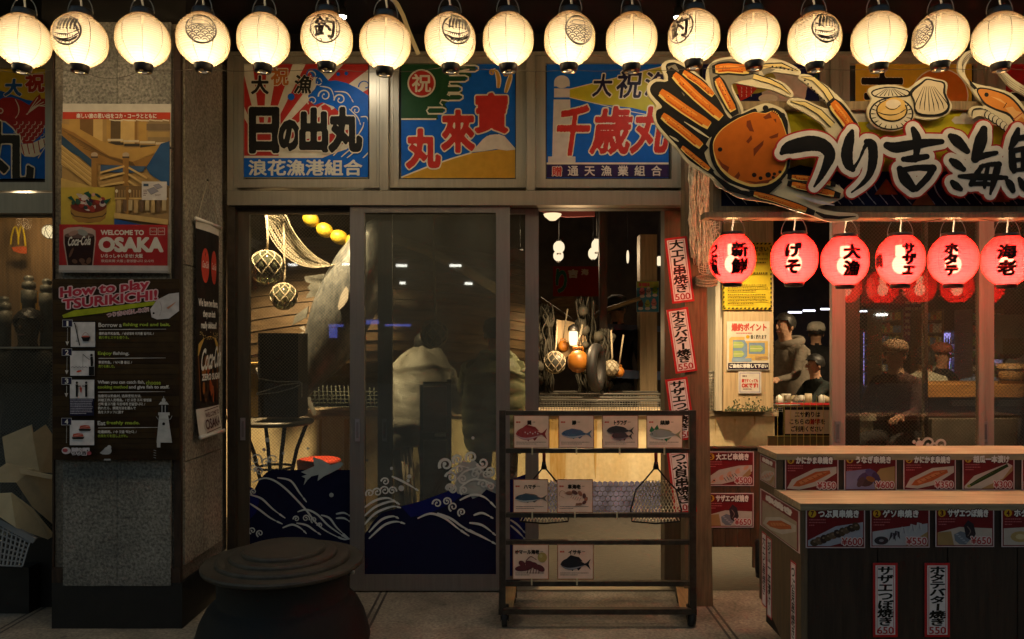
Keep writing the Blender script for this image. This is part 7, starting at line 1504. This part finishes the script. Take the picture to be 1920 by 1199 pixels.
s = MB(); s.box(P(-60,0,4.2).x, P(102,0,4.2).x, -.26, -.2, 0, P(0,1010,4.2).z); tag(s.done('black_kick_board', blk), 'black board along the foot of the left window', 'board')

# goods shelves at the back of the right hall
rs = random.Random(31)
for x0, x1, d, lb in ((1654,1692,9.0,'narrow goods shelf between the left fridge and the red wall panel'),(1738,1768,9.0,'narrow goods shelf left of the right fridge'),(1824,1880,8.9,'wide goods shelf of coloured packets right of the right fridge')):
    t = thing('goods_shelf', lb, 'shelf', P((x0+x1)/2, 800, d), 'goods shelves in the right hall'); s = MB()
    for y in range(600, 745, 24): s.pbox(x0,y,x1,y+2.5,d,.35)
    s.pbox(x0-2,580,x0-.2,745,d,.35); s.pbox(x1+.2,580,x1+2,745,d,.35); s.done('frame', mat('shelf_wood', (.16,.10,.05), .6), t)
    g = MB()
    for y in range(600, 745, 24):
        x = x0+1
        while x < x1-4:
            w = rs.uniform(3,6); h = rs.uniform(9,18); g.pbox(x,y-h,min(x+w,x1-1),y-.3,d+.03,.2,rs.randrange(5)); x += w+rs.uniform(.6,1.6)
    g.done('packets', [mat('packet_%d' % k, c, .5) for k, c in enumerate(((.42,.10,.05),(.45,.34,.10),(.12,.20,.32),(.50,.46,.38),(.16,.26,.10)))], t)
t = thing('wooden_tub', 'round wooden tub with dark hoops on the orange counter at the right edge', 'tub', P(1898,722,7.1)); c = P(1898,722,7.1)
s = MB(); s.lathe([(.10,0),(.13,.20),(.12,.20),(.095,.02)], c, 26); s.done('staves', mat('tub_wood', (.36,.20,.08), .6, 0, ns=5, na=.4, st=(8,8,.6)), t)
for z, r in ((.05,.111),(.15,.126)): s = MB(); s.tube([c+Vector((r*math.cos(a), r*math.sin(a), z)) for a in (2*PI*i/26 for i in range(26))], .007, 6, closed=True); s.done('hoop', BLKM, t, True)
# ================================================================ PEOPLE
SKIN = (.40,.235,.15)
_m = ink_mat('skin_and_cloth', .75, 0, .25); _n, _l = _m.node_tree.nodes, _m.node_tree.links
_t = _n.new('ShaderNodeTexCoord'); _w = _n.new('ShaderNodeTexNoise'); _w.inputs['Scale'].default_value = 9; _w.inputs['Detail'].default_value = 5; _w.inputs['Distortion'].default_value = 1.2
_b = _n.new('ShaderNodeBump'); _b.inputs['Strength'].default_value = .9; _b.inputs['Distance'].default_value = .03; _l.new(_t.outputs['Object'], _w.inputs['Vector']); _l.new(_w.outputs[0], _b.inputs['Height']); _l.new(_b.outputs[0], _n['Principled BSDF'].inputs['Normal'])
def person(label, x, y_head, d, face, H=1.70, top=(.1,.1,.1), leg=(.03,.03,.035), hair=(.012,.010,.009), arms=((20,10),(20,10)), lean=0, sit=False, crouch=0, cap=None, puffer=None, hood=None, hairlen=.0, skin=SKIN, group=None):
    """one continuous body grown over a skeleton; face is the compass angle it looks to (0 = street, 180 = away)"""
    k = H/1.70; hips = .52 if sit else .92
    J = {}; E_ = []
    def j(n, p, r, par=None): J[n] = (Vector(p), r); par and E_.append((par, n))
    ln = math.radians(lean); up = lambda h: (0, -math.sin(ln)*(h-hips), hips+math.cos(ln)*(h-hips))
    top_h = hips+.78
    j('pelvis', (0,0,hips), (.155,.115)); j('waist', up(hips+.16), (.14,.105), 'pelvis'); j('chest', up(hips+.40), (.165,.115), 'waist'); j('neck', up(hips+.55), (.062,.062), 'chest'); j('chin', (up(hips+.60)[0], up(hips+.60)[1]-.012, up(hips+.60)[2]), (.058,.062), 'neck'); j('head', up(hips+.695), (.078,.094), 'chin'); j('crown', up(hips+.775), (.05,.06), 'head')
    for s_, nm in ((-1,'l'),(1,'r')):
        a1, a2 = arms[0 if s_ < 0 else 1][:2]; out = arms[0 if s_ < 0 else 1][2] if len(arms[0 if s_ < 0 else 1]) > 2 else 8
        sh = Vector(up(hips+.46))+Vector((s_*.185,0,0)); j('sh'+nm, sh, (.062,.062), 'chest')
        f1, f2, o_ = math.radians(a1), math.radians(a1+a2), math.radians(out)
        el = sh+Vector((s_*math.sin(o_)*.28, -math.sin(f1)*.28, -math.cos(f1)*math.cos(o_)*.28)); wr = el+Vector((s_*math.sin(o_)*.1, -math.sin(f2)*.25, -math.cos(f2)*.25)); dr = (wr-el).normalized()
        j('el'+nm, el, (.044,.044), 'sh'+nm); j('wr'+nm, wr, (.028,.026), 'el'+nm); j('pa'+nm, wr+dr*.07, (.036,.018), 'wr'+nm)
        side = dr.cross(Vector((0,1,0))); side = (side if side.length > .2 else dr.cross(Vector((0,0,1)))).normalized(); nrm = dr.cross(side)
        for q, (o2, l_) in enumerate(((-.03,.062),(-.010,.075),(.010,.070),(.030,.055))):
            b = wr+dr*.105+side*o2; j('f%d%s' % (q,nm), b, (.0095,.0095), 'pa'+nm); j('g%d%s' % (q,nm), b+dr*l_*.55+nrm*.012, (.0085,.0085), 'f%d%s' % (q,nm)); j('h%d%s' % (q,nm), b+dr*l_*.85+nrm*.035, (.007,.007), 'g%d%s' % (q,nm))
        j('t0'+nm, wr+dr*.05-side*.040+nrm*.012, (.010,.010), 'pa'+nm); j('t1'+nm, wr+dr*.085-side*.052+nrm*.02, (.008,.008), 't0'+nm)
        hp_ = Vector((s_*.095, 0, hips-.05)); j('hip'+nm, hp_, (.10,.10), 'pelvis')
        if sit: kn = hp_+Vector((s_*.05,-.42,.02)); an = kn+Vector((0,.03,-.42))
        else: kn = hp_+Vector((s_*.01,-.02,-.40)); an = hp_+Vector((s_*.015,.02,-.80))
        j('kn'+nm, kn, (.062,.062), 'hip'+nm); j('an'+nm, an, (.042,.044), 'kn'+nm); j('to'+nm, an+Vector((0,-.15,-.055)), (.040,.030), 'an'+nm)
    me = bpy.data.meshes.new('s'); names = list(J); me.from_pydata([J[n][0]*k for n in names], [(names.index(a), names.index(b)) for a, b in E_], [])
    o = bpy.data.objects.new('s', me); COL.objects.link(o); md = o.modifiers.new('k', 'SKIN'); md.use_smooth_shade = True
    for i, n in enumerate(names):
        sv = me.skin_vertices[0].data[i]; sv.radius = (J[n][1][0]*k, J[n][1][1]*k); sv.use_root = (n == 'pelvis')
    sb_ = o.modifiers.new('u', 'SUBSURF'); sb_.levels = 2; sb_.render_levels = 2
    dg = bpy.context.evaluated_depsgraph_get(); dg.update(); bm_ = bpy.data.meshes.new_from_object(o.evaluated_get(dg)); bpy.data.objects.remove(o); bpy.data.meshes.remove(me)
    segs = [(J[a][0]*k, J[b][0]*k, a, b) for a, b in E_]
    def kind(c):
        best = None
        for a, b, na, nb in segs:
            ab = b-a; t = max(0, min(1, (c-a).dot(ab)/max(1e-9, ab.length_squared))); dd = (c-(a+ab*t)).length
            if best is None or dd < best[0]: best = (dd, na, nb)
        n = best[2]
        if n[:2] in ('pa','f0','f1','f2','f3','g0','g1','g2','g3','h0','h1','h2','h3','t0','t1') or n in ('chin','head','crown'): return 0
        if n == 'neck': return 1
        if n[:2] in ('kn','an') or n[:3] == 'hip': return 2
        if n[:2] == 'to': return 3
        return 1
    cols = [skin, top, leg, (.02,.018,.016)]; at = bm_.attributes.new('ink', 'FLOAT_COLOR', 'FACE')
    for p_ in bm_.polygons: at.data[p_.index].color = (*cols[kind(p_.center)], 1); p_.use_smooth = True
    bm_.materials.clear(); bm_.name = 'body'
    hd = J['head'][0]*k
    root = thing('person', label, 'person', (0,0,0), group)
    b2 = bmesh.new(); b2.from_mesh(bm_); lay = b2.faces.layers.float_color.get('ink')
    def blob(c, r):           # nose, ears: grown into the same mesh
        m_ = MB(); m_.ball(c, *r, 10); tmp = bpy.data.meshes.new('t'); m_.b.to_mesh(tmp); m_.b.free(); n0 = len(b2.faces); b2.from_mesh(tmp); bpy.data.meshes.remove(tmp); b2.faces.ensure_lookup_table()
        for f in b2.faces[n0:]: f[lay] = (*skin, 1); f.smooth = True
    blob(hd+Vector((0,-.098,-.01))*k, (.012*k,.018*k,.024*k))
    for s_ in (-1,1): blob(hd+Vector((s_*.080,.012,-.01))*k, (.012*k,.02*k,.032*k))
    b2.to_mesh(bm_); b2.free()
    ob = link('body', bm_, ink_mat('skin_and_cloth', .75, 0, .2), root)
    s = MB()
    for s_ in (-1,1): s.ball(hd+Vector((s_*.030,-.086,.012))*k, .010*k, .006*k, .006*k, 8)
    s.done('eye', mat('eye_dark', (.02,.015,.012), .3), root); s = MB(); s.ball(hd+Vector((0,-.088,-.052))*k, .024*k, .008*k, .007*k, 10); s.done('mouth', mat('lip', (.30,.12,.09), .5), root)
    hm = mat('hair_%d' % int(hair[0]*1000), hair, .5, 0, ns=40, na=.5, st=(6,6,.6))
    s = MB(); n_ = 26; rings = []; hr = random.Random(int(x))
    for i in range(9):
        th = PI*(.02+.62*i/8); ring_ = []
        for q in range(n_):
            a = 2*PI*q/n_; fr_ = math.sin(a) < -.35 and th > PI*.36; w = 1.06+.05*math.sin(q*5+i*2)+hr.uniform(-.035,.045); thh = PI*.36+.02*(i) if fr_ else th
            ring_.append(s.v(hd+Vector((.088*w*math.sin(thh)*math.cos(a), .012+.104*w*math.sin(thh)*math.sin(a), .028+.098*w*math.cos(thh)-(hairlen*max(0,i-5)/3 if not fr_ else 0)))*k))
        rings.append(ring_)
    for A, B in zip(rings, rings[1:]):
        for q in range(n_): s.f([A[q], A[(q+1)%n_], B[(q+1)%n_], B[q]], 0, True)
    s.f(rings[0]); s.done('hair', hm, root, True)
    if cap:
        s = MB(); c = hd+Vector((0,.008,.05))*k; s.lathe([(.103*k,-.02*k),(.104*k,.02*k),(.09*k,.065*k),(.05*k,.09*k),(.001,.095*k)], c, 22, sy=1.12); s.prism([((c.x+u*k), c.z-.015*k) for u in (-.08,.08)]+[(c.x+.05*k,c.z-.02*k),(c.x-.05*k,c.z-.02*k)], c.y-.19*k, c.y-.09*k); s.done('cap', mat('cap_%d' % int(cap[0]*999+cap[1]*99), cap, .8, 0, ns=30, na=.25), root, True)
    if hood:
        s = MB(); c = J['neck'][0]*k; s.tube([c+Vector((.105*math.cos(a), .055+.085*math.sin(a), .025*math.sin(a)-.01))*k for a in (2*PI*i/20 for i in range(20))], .045*k, 10, closed=True); s.done('hood', mat('hood_cloth', hood, .85, 0, ns=25, na=.3, bump=.3), root, True)
        s = MB(); z0 = hips-.08; s.lathe([(.19*k,z0*k),(.205*k,(z0+.05)*k),(.20*k,(hips+.15)*k),(.205*k,(hips+.35)*k),(.19*k,(hips+.46)*k),(.10*k,(hips+.54)*k)], (0,0,0), 28, sy=.72, cap=False); s.done('sweatshirt', MC['hood_cloth'], root, True)
    if puffer:
        pm = mat('puffer_%d' % int(puffer[1]*9999), puffer, .55, 0, ns=14, na=.25, bump=.35); s = MB(); n_ = 7; prof = []; amp = .006 if puffer[0] > .2 else .011; z0, z1_ = hips-.16, hips+.55
        for i in range(n_):
            for q in range(6):
                t = (i+q/6)/n_; z = z0+(z1_-z0)*t; base = .215+.03*math.sin(PI*min(1,t*1.15)) if t < .8 else .245-.60*(t-.8)
                prof.append(((base+amp*math.sin(PI*q/6)**.6)*k, z))
        prof.append((.09*k, z1_+.01)); n2 = 36; rings = []
        for r_, z in prof:
            dy = up(z)[1] if z > hips else 0
            rings.append([s.v(Vector((r_*math.cos(a)*(1+.02*math.sin(a*5+z*40)), r_*.78*math.sin(a), z*1)))+0 if False else s.v((r_*math.cos(a)*(1+.015*math.sin(a*7+z*60)), r_*.80*math.sin(a)+dy*k, z*k+.016*math.sin(a*3+z*11)+.008*math.sin(a*7+z*23))) for a in (2*PI*q/n2 for q in range(n2))])
        for A, B in zip(rings, rings[1:]):
            for q in range(n2): s.f([A[q], A[(q+1)%n2], B[(q+1)%n2], B[q]], 0, True)
        s.f(rings[0][::-1]); s.f(rings[-1])
        for nm in 'lr':
            a, b, c = J['sh'+nm][0]*k, J['el'+nm][0]*k, J['wr'+nm][0]*k; P_, R_ = [], []
            for A, B, m_ in ((a,b,4),(b,c,4)):
                for i in range(m_*5):
                    t = i/(m_*5); P_.append(A+(B-A)*t); R_.append((.074+amp*abs(math.sin(PI*i/5))**.6)*k)
            P_.append(c); R_.append(.05*k); s.tube(P_, R_, 16)
        s.tube([J['neck'][0]*k+Vector((.088*math.cos(a), .02+.088*math.sin(a), .0))*k for a in (2*PI*i/20 for i in range(20))], .045*k, 10, closed=True)
        s.done('padded_jacket', pm, root, True)
    zt = CZ-(y_head-HY)*d/F; ztop = (J['crown'][0].z+.045)*k
    loc = P(x, HY, d); root.location = (loc.x, loc.y, zt-ztop if (sit or crouch) else 0); root.rotation_euler.z = math.radians(face)
    return root
person('person in a grey padded jacket seen from behind through the hazy glass', 779, 612, 5.45, 176, 1.66, (.16,.15,.13), (.05,.045,.04), puffer=(.201,.182,.16), lean=36, arms=((35,40),(35,40)))
person('person in an olive green padded jacket reaching towards the tank', 928, 628, 5.35, 172, 1.62, (.12,.12,.06), (.10,.085,.065), puffer=(.17,.17,.085), lean=6, arms=((15,12),(45,50,16)), cap=(.02,.02,.02))
person('person in a brown hooded sweatshirt looking down beside the timber pillar', 1484, 583, 7.4, -62, 1.74, (.13,.11,.085), (.03,.03,.035), hood=(.15,.125,.095), lean=8, arms=((12,14),(30,55)), hair=(.02,.016,.013))
person('person in black with a white cap, back turned, behind the hooded person', 1530, 617, 9.0, 170, 1.68, (.012,.012,.013), (.012,.012,.013), cap=(.50,.46,.38), arms=((10,20),(10,20)))
person('child in a dark shirt reaching out a bare arm over the ledge', 1541, 672, 6.95, -80, 1.35, (.022,.028,.026), (.02,.02,.02), arms=((35,50),(48,40)), lean=8, hair=(.010,.009,.008))
person('person in a brown cap and dark jacket sitting at the counter', 1691, 640, 6.6, -55, 1.72, (.060,.030,.028), (.035,.03,.03), sit=True, cap=(.16,.085,.045), lean=10, arms=((30,55),(30,55)), skin=(.36,.20,.13))
person('person in a cream jacket with dark hair, back turned, beyond the counter', 1733, 650, 7.8, 165, 1.66, (.46,.42,.32), (.03,.03,.03), sit=True, arms=((25,50),(25,50)), hairlen=.05)
person('person in a dark red cap and black top, beyond the counter', 1766, 645, 8.1, 30, 1.68, (.02,.02,.022), (.03,.03,.03), sit=True, cap=(.18,.04,.022), arms=((25,50),(25,50)), skin=(.32,.16,.1))
person('person in a blue denim jacket leaning on the orange counter', 1846, 662, 7.55, 150, 1.68, (.12,.15,.24), (.03,.03,.03), sit=True, lean=26, arms=((40,40,20),(40,40,20)))
person('person in a grey jacket bending at the right edge behind the glass', 1908, 625, 7.9, 120, 1.72, (.16,.16,.15), (.03,.03,.03), sit=True, lean=30, arms=((30,40),(30,40)))
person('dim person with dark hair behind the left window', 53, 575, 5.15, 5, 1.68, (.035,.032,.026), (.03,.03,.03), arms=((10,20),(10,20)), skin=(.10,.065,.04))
person('shadowy person in black standing deep in the open doorway', 1157, 533, 8.3, 150, 1.95, (.012,.011,.011), (.012,.012,.012), arms=((10,20),(10,20)), cap=(.015,.015,.015))
